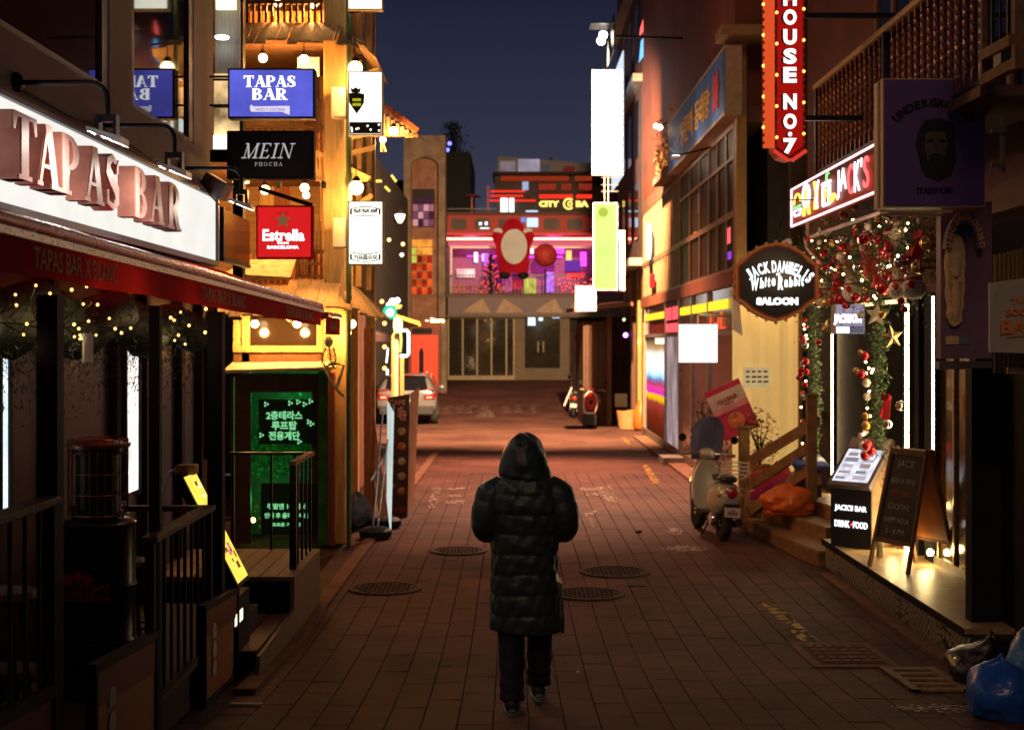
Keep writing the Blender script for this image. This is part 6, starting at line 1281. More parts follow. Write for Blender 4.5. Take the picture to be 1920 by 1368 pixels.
# rubbish on the steps
from mathutils import noise as NZ
def crumple(mb, c, r, sz=1., n=44, m=26, seed=0, amp=.14, tie=True, sx=1., sy=1.):
    n = max(n, 44); m = max(m, 26); rings = []; o = Vector((seed*3.7, seed*1.3, seed*.9))
    for i in range(m+1):
        f = i/m; th = PI*f; ring = []
        for k in range(n):
            a = 2*PI*k/n; d = Vector((math.sin(th)*math.cos(a), math.sin(th)*math.sin(a), -math.cos(th)))
            big = NZ.noise(d*1.3+o)*.30; v = d.copy(); v.z *= .6+.4*abs(math.cos(a*.5)); cr = 0
            for s_, w_ in ((2.6,.16),(5.2,.09),(10,.045)): cr += w_*(1-2*abs(NZ.noise(v*s_+o*2)))
            q = 1+amp*3.2*(big+cr*.8-.10)
            top = max(0, f-.80)/.20
            pinch = (1-.55*top**1.5)*(1+.22*top*math.sin(7*a+seed))
            x = r*sx*q*d.x*pinch; y = r*sy*q*d.y*pinch; z = sz*q*d.z + .35*top**2*(1+.5*math.sin(3*a+seed))*(.6 if tie else .1)
            z = max(z, -.80*sz)
            if z < -.6*sz: x *= 1.08; y *= 1.08
            ring.append((c[0]+x, c[1]+y, c[2]+r*(z+.80*sz)))
        rings.append(ring)
    return mb.loft(rings)
plas = lambda n_, c_: M(n_, c_, .3, 0, .2, 6, .35, bscale=30, coat=.2)
single('rubbish_bag', crumple(MB(), (3.30,17.05,.345), .26, .72, seed=3, amp=.26, sx=1.2), plas('orange_plastic_bag',(.62,.12,.015)), 'shiny orange rubbish bag lying on the wooden steps by the railing', 'rubbish bag')
single('cardboard_box', MB().box(3.52,3.80,17.45,17.75,.51,.66), M('box_dark_print',(.05,.03,.02),.6), 'dark lower box with a pale badge under the brown carton on the steps', 'box')
t = thing('carton', 'brown open carton stacked on the dark box on the steps', 'box', (3.66,17.6,.66)); obj('box', MB().box(3.52,3.80,17.45,17.75,.662,.86), M('cardboard',(.35,.22,.11),.8), t); obj('flap', MB().bar((3.5,17.45,.86),(3.42,17.45,.93),.25,.008,(0,0,1)), M('cardboard'), t)
m = MB(); m.loft([[(3.45,17.3,.87),(3.84,17.32,.87),(3.86,17.6,.87),(3.48,17.6,.87)],[(3.40,17.28,.93),(3.88,17.3,.90),(3.86,17.62,.97),(3.5,17.62,1.02)],[(3.46,17.33,.99),(3.82,17.36,.95),(3.78,17.58,1.03),(3.55,17.58,1.06)]])
single('plastic_sack', m, M('blue_white_sack',(.10,.13,.50),.35,0,.9,5,.4), 'crumpled blue and white printed sack on top of the carton', 'sack')
t = thing('promo_board', 'tilted pink and white promo board reading HAVANA with a fruit picture', 'board', (3.15,19.4,.6))
c0 = Vector((X(1372,19.4),19.4,Z(768,19.4))); ua = Vector((math.cos(.42),0,math.sin(.42))); va = Vector((-math.sin(.42),0,math.cos(.42)))
def pbox(w0,w1,h0,h1,dy,mt,nm): obj(nm, MB().prism([(w0,h0),(w1,h0),(w1,h1),(w0,h1)], c0+Vector((0,dy,0)), ua, va, .012), mt, t)
pbox(-.26,.26,-.36,.36,.0,M('promo_pink',(.50,.03,.10),.4),'board'); pbox(-.255,.255,.02,.28,-.014,M('promo_white',(.65,.48,.42),.4),'white_band'); pbox(-.255,.255,.0,.08,-.02,M('promo_rose',(.62,.22,.26),.4),'rose_band')
obj('fruit_picture', MB().lathe(c0+Vector((0.06,-.03,-.14)), [(.12,0),(.10,-.004)], 16, 'Y'), M('fruit_print',(.62,.15,.07),.4,0,.6,20), t)
for s_,d_ in (('HAVANA',.16),('MOJITO',.10)): txt(t, s_, c0+va*d_+Vector((0,-.034,0)), .1, M('promo_ink',(.25,.02,.05),.5), uv=(ua,va), w_=.30 if d_>.12 else .14, tall=.07 if d_>.12 else .03, bold=.002)
single('red_poster', MB().prism([(0,0),(.62,.22),(.55,.42),(-.05,.2)], (3.1,18.9,.42),(1,0,0),(0,0,1),.02), M('red_poster_print',(.45,.03,.04),.4,0,.5,7), 'red printed poster slumped behind the step railing', 'poster')
single('purple_poster', MB().prism([(0,0),(.55,.24),(.5,.38),(-.05,.12)], (3.12,18.7,.30),(1,0,0),(0,0,1),.02), M('purple_poster_print',(.35,.02,.12),.4,0,.6,8), 'magenta strip poster lying under the red one by the railing', 'poster')
def shrub(name, lab, c, w_, h, n_, mat, pot=True, cat='plant'):
    t = thing(name, lab, cat, (c[0],c[1],c[2])); lf = MB(); stt = MB()
    for i in range(9):
        a = U(0,2*PI); e = (c[0]+w_*.7*math.cos(a), c[1]+w_*.7*math.sin(a), c[2]+h*U(.6,1)); stt.tube([(c[0],c[1],c[2]+.2),((c[0]*2+e[0])/3,(c[1]*2+e[1])/3,c[2]+h*.5),e],[.012,.009,.004],5)
    for i in range(n_):
        a = U(0,2*PI); r = w_*math.sqrt(R()); p = Vector((c[0]+r*math.cos(a),c[1]+r*math.sin(a),c[2]+h*(.3+.7*R())*(1-.3*(r/w_)**2))); d = Vector((random.gauss(0,1),random.gauss(0,1),random.gauss(0,.7))).normalized()*U(.04,.08); s = d.cross(Vector((0,0,1))); s = (s.normalized() if s.length>0 else Vector((1,0,0)))*d.length*.35
        lf.quad(p,p+d*.5+s,p+d,p+d*.5-s)
    obj('stems', stt, black_m, t); o = obj('foliage', lf, mat, t, smooth=False); o['kind'] = 'stuff'
    if pot: obj('pot', MB().lathe((c[0],c[1],c[2]), [(.10,0),(.15,.24),(.14,.25),(.01,.23)], 14), M('terracotta',(.34,.16,.06),.7), t)
shrub('potted_shrub', 'yellowish dry potted shrub in front of the cream panel', (X(1425,19.3),19.3,.51), .24, 1.05, 420, M('yellow_leaf',(.34,.22,.05),.6,0,.4,9))
shrub('dried_bush', 'brown dried bush behind the grey scooter', (X(1330,19.6),19.6,.0), .26, 1.7, 500, M('brown_leaf',(.13,.055,.025),.7,0,.4,9))
# ------------------------------------------------------------------ spindle balcony
BX = 3.42; bz0, bz1 = 4.28, 5.24
Bc = thing('spindle_balcony', 'long balcony of dark twisted spindles with a gold lit handrail over the bar', 'balcony', (BX,13.3,bz0))
obj('handrail', MB().box(BX-.05,BX+.05,10.2,15.95,bz1,bz1+.05), M('gold_rail',(.42,.25,.09),.45,.2,.2,6), Bc, bevel=.008)
obj('floor', MB().box(BX-.06,FX,10.2,15.95,bz0-.1,bz0-.02), M('balcony_floor',(.12,.05,.03),.7), Bc); obj('bottom_rail', MB().box(BX-.025,BX+.025,10.2,15.95,bz0,bz0+.035), blackmet_m, Bc)
tw = MB(); rings = []
for i in range(41):
    f = i/40; z = f*(bz1-bz0-.04); a0 = 0 if f<.12 or f>.90 else (f-.12)*2*PI*7; hw = .021
    rings.append([(hw*1.25*math.cos(a0+PI/4+k*PI/2), hw*1.25*math.sin(a0+PI/4+k*PI/2), z) for k in range(4)])
tw.loft(rings); tw.sm = False
spm = M('spindle_iron',(.24,.085,.05),.35,.3,.2,8)
y = 10.35; first = None
while y < 15.9:
    if abs(y-13.05) < .12: y += .125; continue
    if first is None:
        first = obj('spindle', tw, spm, None); first.parent = Bc; first.location = (0,y-13.3,.035)
    else: share(first, Bc, (0,y-13.3,.035))
    y += .185
for y in (10.2,13.0,15.9): obj('post', MB().box(BX-.035,BX+.035,y-.035,y+.035,bz0-.1,bz1+.0), M('post_dark',(.03,.02,.02),.4), Bc)
# upper facade: dark glazed doors behind the balcony
ug = obj('upper_doors', MB().box(FX-.06,FX-.01,10.6,15.8,6.9,7.0), mul2, T)
for i in range(8): obj('door_stile', MB().box(FX-.06,FX-.01,10.7+i*.7,10.78+i*.7,bz0,6.9), mul2, ug)
obj('upper_pane', MB().box(FX-.03,FX-.005,10.6,15.8,bz0,6.9), glass_m, ug)
obj('upper_wall', MB().box(4.5,9,19.5,21.0,2.9,9), dark_m, T)
# ------------------------------------------------------------------ neon signs
t = thing('neon_sign', 'red backed neon sign reading JACK S BAR with glass and cutlery tubes under the balcony', 'neon sign', (BX,15.2,3.85))
NX = 3.38
obj('board', MB().box(NX,NX+.12,11.2,17.1,3.82,4.22), M('neon_red_board',(.34,.03,.015),.5,0,.1), t)
ow = E('neon_white',(1,.80,.78),4.5); orr = E('neon_orange',(1,.45,.08),3.); rdn = E('neon_redtube',(1,.10,.10),2.5); gy = E('neon_green',(.25,.9,.3),1.6,False); yy_ = E('neon_yellow2',(1,.75,.1),2)
fr_ = MB(); [fr_.tube(p, .014, 6) for p in ([(NX-.02,11.2,4.24),(NX-.02,17.1,4.24),(NX-.02,17.1,3.80),(NX-.02,11.2,3.80)],)]; obj('border_tube', fr_, E('neon_pinkwhite',(1,.55,.6),2.2), t)
def ntube(pts, mt, r=.013): obj('tube', MB().tube([(NX-.03,a,b) for a,b in pts], r, 6), mt, t)
ntube([(16.85-.0,3.9),(16.55,3.9),(16.5,3.96),(16.9,3.96),(16.85,3.9)], ow); ntube([(16.9,4.0),(16.5,4.0)], gy)
ntube([(16.9,4.04)]+[(16.7+.18*math.cos(a),4.05+.10*math.sin(a)) for a in [PI*k/8 for k in range(9)]], yy_)
ntube([(16.2+.16*math.cos(a),4.08+.12*math.sin(a)) for a in [2*PI*k/12 for k in range(13)]], ow, .02); ntube([(16.2+.08*math.cos(a),4.08+.07*math.sin(a)) for a in [2*PI*k/10 for k in range(11)]], yy_, .012); ntube([(16.28,3.97),(16.34,3.86)], orr, .02); ntube([(16.1,3.97),(16.04,3.86)], orr, .02)
ntube([(15.75,4.18),(15.65,4.06),(15.72,3.88)], orr, .022); ntube([(15.55,4.18),(15.65,4.06),(15.62,3.88)], ow, .014)
ntube([(15.3,3.88),(15.3,4.08),(15.02,4.08),(15.02,3.88),(15.3,3.88)], ow, .02); ntube([(15.35,4.11),(14.97,4.11)], ow, .018); ntube([(15.16,4.13),(15.14,4.2),(15.05,4.2)], gy); ntube([(15.24,3.94),(15.24,4.03),(15.08,4.03),(15.08,3.94)], orr); ntube([(14.95,3.9),(14.8,3.94)], orr, .03)
for s_, yc, w2, mt in (('JA',14.5,.42,ow),('C',14.12,.22,rdn),('K',13.85,.22,ow),("'",13.68,.05,ow),('S',13.5,.2,rdn),('BAR',12.75,.75,ow)): txt(t, s_, (NX-.02,yc,4.03), .4, mt, '-X', w_=w2, tall=.30 if s_ != "'" else .09, name='neon_letter', ext=.006) if s_ != "'" else txt(t, s_, (NX-.02,yc,4.14), .2, mt, '-X', w_=.05, tall=.09, name='neon_letter')
obj('support', MB().tube([(NX+.05,16.5,3.8),(NX+.05,16.5,3.62),(NX+.05,12,3.62)], .02, 6).tube([(NX+.0,16.4,3.62),(NX+.02,16.4,3.5),(NX+.2,16.3,3.28)], .02, 6), M('pink_white_metal',(.4,.3,.3),.4), t)
# vertical red bulb sign
D = 13.7
t = thing('vertical_sign', 'tall red vertical sign with white letters spelling HOUSE NO.7 ringed by yellow bulbs', 'sign', (X(1480,D),D,Z(300,D)))
xa, xb = X(1453,D), X(1509,D); xl = X(1437,D); zt_, zb_ = 6.6, Z(292,D)
obj('cabinet', MB().prism([(xa,zb_+.07),(xa+.05,zb_),((xa+xb)/2,zb_-.03),(xb-.05,zb_),(xb,zb_+.07),(xb,zt_),(xa,zt_)], (0,D+.32,0),(1,0,0),(0,0,1),.32), M('sign_red',(.36,.008,.006),.4,0,.1), t)
obj('face', MB().prism([(xa+.02,zb_+.09),((xa+xb)/2,zb_+.0),(xb-.02,zb_+.09),(xb-.02,zt_),(xa+.02,zt_)], (0,D-.001,0),(1,0,0),(0,0,1),.004), E('red_backlit',(.36,.006,.004),1.0,True,.1,3), t)
orl = E('orange_edge',(.75,.085,.02),1.0); obj('edge_face', MB().add([(xa-.003,D,zb_+.07),(xl,D+.2,zb_+.1),(xl,D+.2,zt_),(xa-.003,D,zt_)],[(3,2,1,0)]), orl, t)
red_cap = M('red_cap',(.5,.06,.03),.4); 
for (pa,pb) in (((xa,zb_+.05),((xa+xb)/2,zb_-.05)),((xb,zb_+.05),((xa+xb)/2,zb_-.05))):
    for k in range(5): obj('cap_bulb', MB().ball((pa[0]+(pb[0]-pa[0])*k/5,D-.01,pa[1]+(pb[1]-pa[1])*k/5-.01), .022, 6, 5), E('red_bulb',(.8,.05,.03),.9,False), t)
yb_ = E('yellow_bulb',(1,.55,.10),3.,False); dbl = M('dark_bulb',(.4,.07,.04),.3)
k = 0; z = zb_+.10
while z < zt_:
    for x in (xa+.015, xb-.012): obj('edge_bulb', MB().ball((x,D-.015,z+(0 if x<xb-.1 else .035)), .016, 7, 5), yb_ if k%4==1 else dbl, t)
    obj('edge_bulb', MB().ball((xl+.005,D+.18,z+.05), .018, 7, 5), yb_ if k%4==2 else dbl, t); z += .075; k += 1
sh_m = M('letter_shadow_red',(.05,.003,.003),.5)
for ch, py in (('H',-3),('O',33),('U',70),('S',106),('E',141),('N',191),('O',228),('.',252),('7',274)):
    z = Z(py,D); w2, h2 = (.04,.045) if ch == '.' else (.128,.150)
    txt(t, ch, ((xa+xb)/2-.014,D-.005,z-.006), .2, sh_m, w_=w2+.012, tall=h2, bold=.012, name='letter_shadow', ext=.001)
    txt(t, ch, ((xa+xb)/2,D-.012,z), .2, E('cream_letter',(1,.90,.82),1.5), w_=w2, tall=h2, bold=.010, name='letter')
obj('bracket', MB().bar((xb,D+.2,5.6),(3.9,D+.2,5.6),.05,.05).bar((xb,D+.2,4.6),(3.9,D+.2,4.6),.05,.05), blackmet_m, t)
# shield shaped saloon sign with bulb studded edge
D = 15.6; sc_ = D/F; cx0, cz0 = X(1457,D), Z(527,D)
t = thing('saloon_sign', 'shield shaped black saloon sign with white curved lettering and an orange bulb studded rim', 'sign', (cx0,D,Z(600,D)))
half = [(0,-73),(-24,-68),(-45,-56),(-60,-40),(-70,-33),(-73,-30),(-73,34),(-62,40),(-45,56),(-20,70),(0,76)]
outl = [(x*sc_*1.06,-y*sc_) for x,y in half] + [(-x*sc_*1.06,-y*sc_) for x,y in reversed(half[1:-1])]
inn = [(x*.88,z*.88) for x,z in outl]
obj('cabinet', MB().prism(outl, (cx0,D+.18,cz0),(1,0,0),(0,0,1),.18), M('rim_orange',(.42,.14,.03),.5,0,.1), t)
obj('face_border', MB().prism([(x*.93,z*.93) for x,z in outl], (cx0,D,cz0),(1,0,0),(0,0,1),.006), M('rim_red',(.16,.02,.012),.5), t); obj('face', MB().prism(inn, (cx0,D-.006,cz0),(1,0,0),(0,0,1),.008), M('sign_black',(.012,.010,.012),.3,0,.1), t)
rimb = M('rim_bulb',(.55,.36,.2),.3); n_ = len(outl)
L_ = [0]; 
for i in range(n_): L_.append(L_[-1]+(Vector(outl[(i+1)%n_])-Vector(outl[i])).length)
for k in range(26):
    s_ = L_[-1]*k/26; i = max(j for j in range(n_) if L_[j] <= s_); f = (s_-L_[i])/(L_[i+1]-L_[i]); p = Vector(outl[i]).lerp(Vector(outl[(i+1)%n_]), f); obj('rim_bulb', MB().ball((cx0+p.x*1.02,D+.06,cz0+p.y*1.02), .02, 7, 5), rimb, t)
wl_ = E('letter_white_lit',(.93,1,.98),1.7)
arc_txt(t, "JACK", (cx0,D-.016,cz0-.42), .58, PI*.5+.56, PI*.5+.20, .15, wl_, bold=.006, w_=.058, tall=.125)
arc_txt(t, "DANIEL'S", (cx0,D-.016,cz0-.42), .58, PI*.5+.06, PI*.5-.66, .15, wl_, bold=.006, w_=.050, tall=.13)
for ch, dx, dz, hh in (('W',-.245,-.035,.14),('h',-.170,-.02,.12),('i',-.128,-.01,.11),('t',-.092,-.01,.11),('e',-.042,-.01,.09),('R',.035,-.02,.15),('a',.098,-.025,.085),('b',.150,-.01,.115),('b',.202,.0,.115),('i',.242,.0,.11),('t',.276,.0,.115)):
    txt(t, ch, (cx0+dx,D-.016,cz0+dz), .15, wl_, bold=.007, name='letter', shear=.12, w_=.022 if ch == 'i' else .030 if ch == 't' else .085 if ch == 'W' else .060 if ch == 'R' else .043, tall=hh)
txt(t, 'at', (cx0+.01,D-.016,cz0+.075), .05, wl_, bold=.004, name='letter', tall=.045)
txt(t, 'SALOON', (cx0,D-.016,cz0-.22), .1, wl_, w_=.46, tall=.085, bold=.008)
obj('hanger', MB().tube([(cx0,D+.1,cz0+.45),(cx0+.15,D+.1,cz0+.9),(3.6,D+.3,4.0)], .008, 5), blackmet_m, t)
# purple portrait sign box
D = 11.0
t = thing('portrait_sign', 'unlit purple box sign with a bearded face print and arched black lettering', 'sign', (X(1750,D),D,3.4))
xa, xb, za, zb = X(1655,D), X(1848,D), Z(388,D), Z(147,D)
purp = M('purple_panel',(.12,.06,.20),.5,0,.1,2)
obj('cabinet', MB().box(xa,xb,D,D+.26,za,zb), M('box_beige',(.50,.33,.22),.5,0,.1), t); obj('face', MB().box(xa+.012,xb-.012,D-.012,D-.001,za+.012,zb-.012), purp, t)
obj('side_groove', MB().box(xa-.006,xa-.001,D+.07,D+.14,za,zb), M('groove_brown',(.12,.06,.06),.6), t); obj('base_tube', MB().tube([(xa-.02,D+.02,za-.03),(xb-.25,D+.02,za-.035)], .012, 6).tube([(xa,D+.1,za-.05),(xb-.3,D+.1,za-.055)], .012, 6), M('box_beige'), t)
bl = M('print_blackish',(.008,.007,.009),.5)
cx1 = (xa+xb)/2-.01
arc_txt(t, 'UNDERGROUND', (cx1,D-.016,Z(290,D)), .40, PI*.5+.78, PI*.5-.78, .085, bl, bold=.004)
txt(t, 'ITAEWON', (cx1+.01,D-.016,Z(358,D)), .1, bl, w_=.27, tall=.055, bold=.003)
FZ = Z(272,D); fcx = cx1+.02
def blob(pts, mt, nm, dy): obj(nm, MB().prism([(a*.4,b*.4) for a,b in pts], (fcx,D-.013-dy,FZ),(1,0,0),(0,0,1),.001), mt, t)
blob([(-.32,-.28),(-.40,.0),(-.33,.3),(-.2,.48),(.1,.52),(.32,.42),(.38,.1),(.40,-.3),(.3,-.6),(.05,-.72),(-.2,-.62),(-.3,-.42)], M('hair_print',(.012,.010,.010),.5), 'hair_print', 0)
blob([(-.20,.22),(-.22,-.05),(-.17,-.28),(-.05,-.42),(.08,-.40),(.19,-.2),(.22,.05),(.18,.24),(0,.27)], M('face_print',(.085,.06,.04),.5,0,.5,9), 'face_print', .002)
blob([(-.17,.04),(-.03,.05),(-.03,.10),(-.17,.11)], bl, 'brow_print', .004); blob([(.05,.05),(.19,.04),(.18,.11),(.05,.10)], bl, 'brow_print', .004); blob([(-.02,.03),(.04,.03),(.05,-.10),(-.04,-.10)], M('nose_print',(.05,.035,.025),.5), 'nose_print', .004); blob([(-.14,-.2),(0,-.16),(.14,-.2),(.15,-.34),(0,-.44),(-.14,-.34)], bl, 'beard_print', .004)
blob([(-.25,.26),(-.2,.46),(.05,.50),(.25,.42),(.30,.30),(.1,.30)], bl, 'cap_print', .004)
# arch panel with carved head relief
D = 11.4
t = thing('relief_panel', 'purple wall panel with a lettered stone arch over a long carved face relief', 'sign', (X(1812,D),D,Z(675,D)))
obj('panel', MB().box(X(1764,D),X(1860,D),D,D+.12,Z(672,D),Z(378,D)), M('plum_panel',(.20,.10,.14),.6,0,.15,3,.1), t)
cxa, cza = X(1803,D), Z(468,D); sa = D/F
arcp = [(37*sa*math.cos(a), 70*sa*math.sin(a)) for a in [PI-PI*k/14 for k in range(15)]] + [(25*sa*math.cos(a), 48*sa*math.sin(a)) for a in [PI*k/14 for k in range(15)]]
obj('arch', MB().prism(arcp, (cxa,D-.002,cza),(1,0,0),(0,0,1),.10), M('arch_stone',(.16,.15,.16),.7,0,.3,6,.3), t)
for i,ch in enumerate('UNDERGROUND'):
    a = PI-.12-(PI-.24)*i/10; txt(t, ch, (cxa+31*sa*math.cos(a), D-.106, cza+59*sa*math.sin(a)), .06, M('arch_letter',(.7,.26,.08),.6), name='letter', ang=a-PI/2, bold=.003)
pr = [(-14,-80),(-8,-98),(2,-100),(12,-92),(18,-70),(20,-40),(17,-10),(19,10),(16,25),(17,45),(12,55),(13,72),(6,80),(-3,84),(-10,78),(-16,60),(-14,45),(-18,20),(-16,-5),(-19,-30),(-18,-55)]
rel = M('relief_tan',(.72,.46,.20),.55,0,.25,14,.5)
czr = Z(533,D); cxr = X(1788,D)
obj('relief_base', MB().prism([(x*sa,-y*sa*.95) for x,y in pr], (cxr,D-.002,czr),(1,0,0),(0,0,1),.05), rel, t, bevel=.008)
rb = MB(); rb.ball((cxr+.0,D-.05,czr+.12), .05, 12, 8, sz=1.7, sy=.5)
obj('relief_face', rb, rel, t); obj('relief_nose', MB().tube([(cxr,D-.075,czr+.16),(cxr,D-.085,czr+.06)], [.008,.014], 6), rel, t)
for s_ in (-1,1): obj('relief_lock', MB().tube([(cxr+s_*.05,D-.052,czr+.25),(cxr+s_*.06,D-.055,czr+.0),(cxr+s_*.03,D-.052,czr-.28)], [.012,.018,.008], 6), rel, t)
obj('relief_beard', MB().tube([(cxr,D-.052,czr+.02),(cxr,D-.058,czr-.15),(cxr,D-.052,czr-.30)], [.04,.045,.012], 8), rel, t)
obj('small_plate', MB().box(X(1773,D),X(1797,D),D-.012,D-.001,Z(645,D),Z(630,D)), rel, t); obj('small_plate', MB().box(X(1798,D),X(1820,D),D-.012,D-.001,Z(645,D),Z(630,D)), M('plate_grey',(.14,.15,.19),.5), t)
# lintel and dark front at the right edge
t = thing('black_wall', 'black unlit front wall and beam at the right end of the tiled platform', 'wall', (3.7,10.7,0))
obj('wall', MB().box(X(1822,10.75),X(1906,10.75),10.75,10.9,ground(10.8)-.1,Z(690,10.75)), black_m, t); obj('lintel', MB().box(X(1758,11.3),X(1856,11.3),11.25,11.37,Z(692,11.3),Z(677,11.3)), M('lintel_metal',(.13,.11,.10),.5,.3), t)
obj('side_wall', MB().box(X(1906,10.75)-.1,X(1906,10.75),6,10.74,.0,Z(690,10.75)), black_m, t)
obj('door_knob', MB().tube([(X(1912,10.7)-.06,10.6,Z(845,10.7)),(X(1912,10.7),10.6,Z(845,10.7))], .012, 6), M('gold_frame',(.42,.30,.14),.3,.7), t)
t = thing('bamboo_screen', 'bamboo slat screen behind the grey social board at the right edge', 'screen', (3.4,9.75,2.2))
bam = M('bamboo',(.22,.13,.05),.6,0,.35,4,.3,(9,9,.8),rnd=.2)
for i in range(16): x = X(1862,9.8)+i*.03; obj('bamboo_cane', MB().tube([(x+.015,9.8,Z(700,9.8)),(x+.015,9.8,Z(478-i*2,9.8))], .014, 7), bam, t)
obj('ledge', MB().box(X(1888,9.7),4.0,9.68,9.72,Z(700,9.7),Z(689,9.7)), M('beam_tan',(.3,.17,.08),.6), t)
t = thing('social_board', 'grey board with worn orange block lettering reading THE SOCIAL', 'sign', (3.4,9.5,2.4)); D = 9.5
obj('board', MB().add([(X(1856,D),D,Z(660,D)),(X(1990,D),D-.1,Z(664,D)),(X(1990,D),D-.1,Z(512,D)),(X(1856,D),D,Z(530,D)),(X(1856,D),D+.03,Z(660,D)),(X(1990,D),D-.07,Z(664,D)),(X(1990,D),D-.07,Z(512,D)),(X(1856,D),D+.03,Z(530,D))],[(0,1,2,3),(7,6,5,4),(0,3,7,4),(3,2,6,7),(1,0,4,5)]), M('grey_board',(.42,.35,.27),.7,0,.12,4), t)
om = M('worn_orange',(.75,.22,.05),.6,0,.3,12); uvb = ((1,-.1,0),(0,0,1))
yB = lambda x: D-.1*(x-X(1856,D))/(X(1990,D)-X(1856,D))-.008
for s_, px, py, w2, h2 in (('THE',1909,565,.12,.045),('SOCIAL',1914,585,.22,.05),('BAS',1904,612,.215,.10),('HOUSE OF GOOD TIMES',1915,630,.22,.012)):
    txt(t, s_, (X(px,D),yB(X(px,D)),Z(py,D)), .1, om, uv=uvb, w_=w2, tall=h2, bold=.004, ext=.002)
gp = MB(); gp.tube([(X(1872,D),D-.012,Z(536,D)),(X(1869,D),D-.012,Z(548,D)),(X(1866,D),D-.012,Z(553,D))],[.004,.005,.006],5); obj('green_graffiti', gp, M('green_spray',(.12,.5,.12),.5), t)
# top right: dark timber balcony and cross shaped frames
t = thing('upper_balcony', 'unlit timber balcony frame with thin bars in the top corner above the purple sign', 'balcony', (3.6,9.8,4.8))
bwm = M('brown_timber'); D = 9.8
for (a,b) in (((X(1845,D),D,Z(105,D)),(X(1900,9.2),9.2,Z(75,9.2))),((X(1848,D),D,Z(150,D)),(X(1918,9.2),9.2,Z(112,9.2)))): obj('beam', MB().bar(a,b,.06,.07), bwm, t)
obj('post', MB().bar((X(1845,D),D,Z(150,D)),(X(1845,D),D,6.5),.04,.04).bar((X(1910,9.2),9.2,Z(130,9.2)),(X(1910,9.2),9.2,6.3),.07,.07), bwm, t)
for i in range(5): f = (i+1)/6; obj('bar', MB().bar((X(1845+65*f,9.6),9.6-.3*f,Z(105-28*f,9.6)),(X(1845+65*f,9.6),9.6-.3*f,6.3),.015,.015), blackmet_m, t)
obj('lamp_box', MB().box(X(1872,9.5),X(1900,9.5),9.45,9.6,Z(122,9.5),Z(88,9.5)), M('grey_plastic',(.16,.15,.14),.5), t)
t = thing('cross_frame', 'pale wooden cross shaped frame on the dark wall right of the purple sign', 'frame', (3.5,10,3.3))
obj('upright', MB().box(X(1877,10.3),X(1883,10.3),10.28,10.32,Z(325,10.3),Z(218,10.3)), M('dim_wood',(.11,.08,.06),.7), t)
for py in (246,310): obj('crossbar', MB().box(X(1855,10.3),X(1883,10.3),10.25,10.279,Z(py+5,10.3),Z(py-3,10.3)), M('dim_wood'), t)
# ------------------------------------------------------------------ things on the platform
def place(t, loc, rz): t.location = loc; t.rotation_euler = (0,0,rz)
t = thing('lit_lectern', 'black lectern with slanted lit menu screen and white glowing words, on the platform corner', 'lectern', (0,0,0))
# local: front faces -Y
obj('front_panel', MB().box(-.24,.24,-.02,0,0,.60), M('lectern_black',(.02,.018,.02),.35), t)
for x in (-.24,.21): obj('side_frame', MB().add([(x,0.001,0),(x+.03,0.001,0),(x+.03,.40,0),(x,.40,0),(x,0.001,.62),(x+.03,0.001,.62),(x+.03,.40,1.0),(x,.40,1.0)],[(0,3,2,1),(4,5,6,7),(0,1,5,4),(2,3,7,6),(1,2,6,5),(0,4,7,3)]), brownwood_m, t)
obj('screen_body', MB().loft([[(-.25,-.04,.60),(.25,-.04,.60),(.25,.44,1.06),(-.25,.44,1.06)],[(-.25,-.08,.645),(.25,-.08,.645),(.25,.40,1.105),(-.25,.40,1.105)]]), M('screen_case',(.10,.07,.06),.4), t, smooth=False)
sl = Vector((0,.48,.46)).normalized(); nn_ = Vector((0,-.46,.48)).normalized()
base = Vector((0,-.08,.645))+nn_*.003
def onscr(u0,u1,v0,v1,h=0): return MB().quad(*[base+Vector((u,0,0))+sl*v+nn_*h for u,v in ((u0,v0),(u1,v0),(u1,v1),(u0,v1))])
obj('screen', onscr(-.21,.21,.05,.50), E('menu_screen',(.80,.80,.92),1.05,True,.25,12), t)
for i in range(10): u = -.19+.2*(i%2)+U(0,.02); v = .08+.08*(i//2); obj('screen_picture', onscr(u,u+U(.10,.16),v,v+U(.03,.06),.003), E('screen_dark_%d'%(i%3),((.30,.28,.33),(.55,.5,.55),(.42,.30,.30))[i%3],.9,False), t)
obj('top_plate', onscr(-.24,.24,.52,.66,.004), M('screen_top',(.30,.20,.18),.5), t); obj('red_scratch', onscr(.02,.04,.54,.63,.008), M('banner_red',(.5,.03,.04),.5), t)
wl2 = E('lectern_word',(.95,.97,1),1.5)
txt(t, "JACK'S BAR", (0,-.024,.40), .1, wl2, w_=.38, tall=.075, bold=.004); txt(t, 'DRINK', (-.10,-.024,.24), .1, wl2, w_=.18, tall=.07, bold=.004); txt(t, 'FOOD', (.115,-.024,.24), .1, wl2, w_=.17, tall=.07, bold=.004); obj('red_dot', MB().lathe((.01,-.022,.24), [(.012,0),(.012,-.004)], 8, 'Y'), redl, t)
place(t, (3.50,14.65,PZ), -.80)
t = thing('a_frame_board', 'wooden A frame chalkboard with white chalk writing standing before the light strip', 'sandwich board', (0,0,0))
ch_m = M('chalkboard',(.022,.018,.016),.6,0,.4,6)
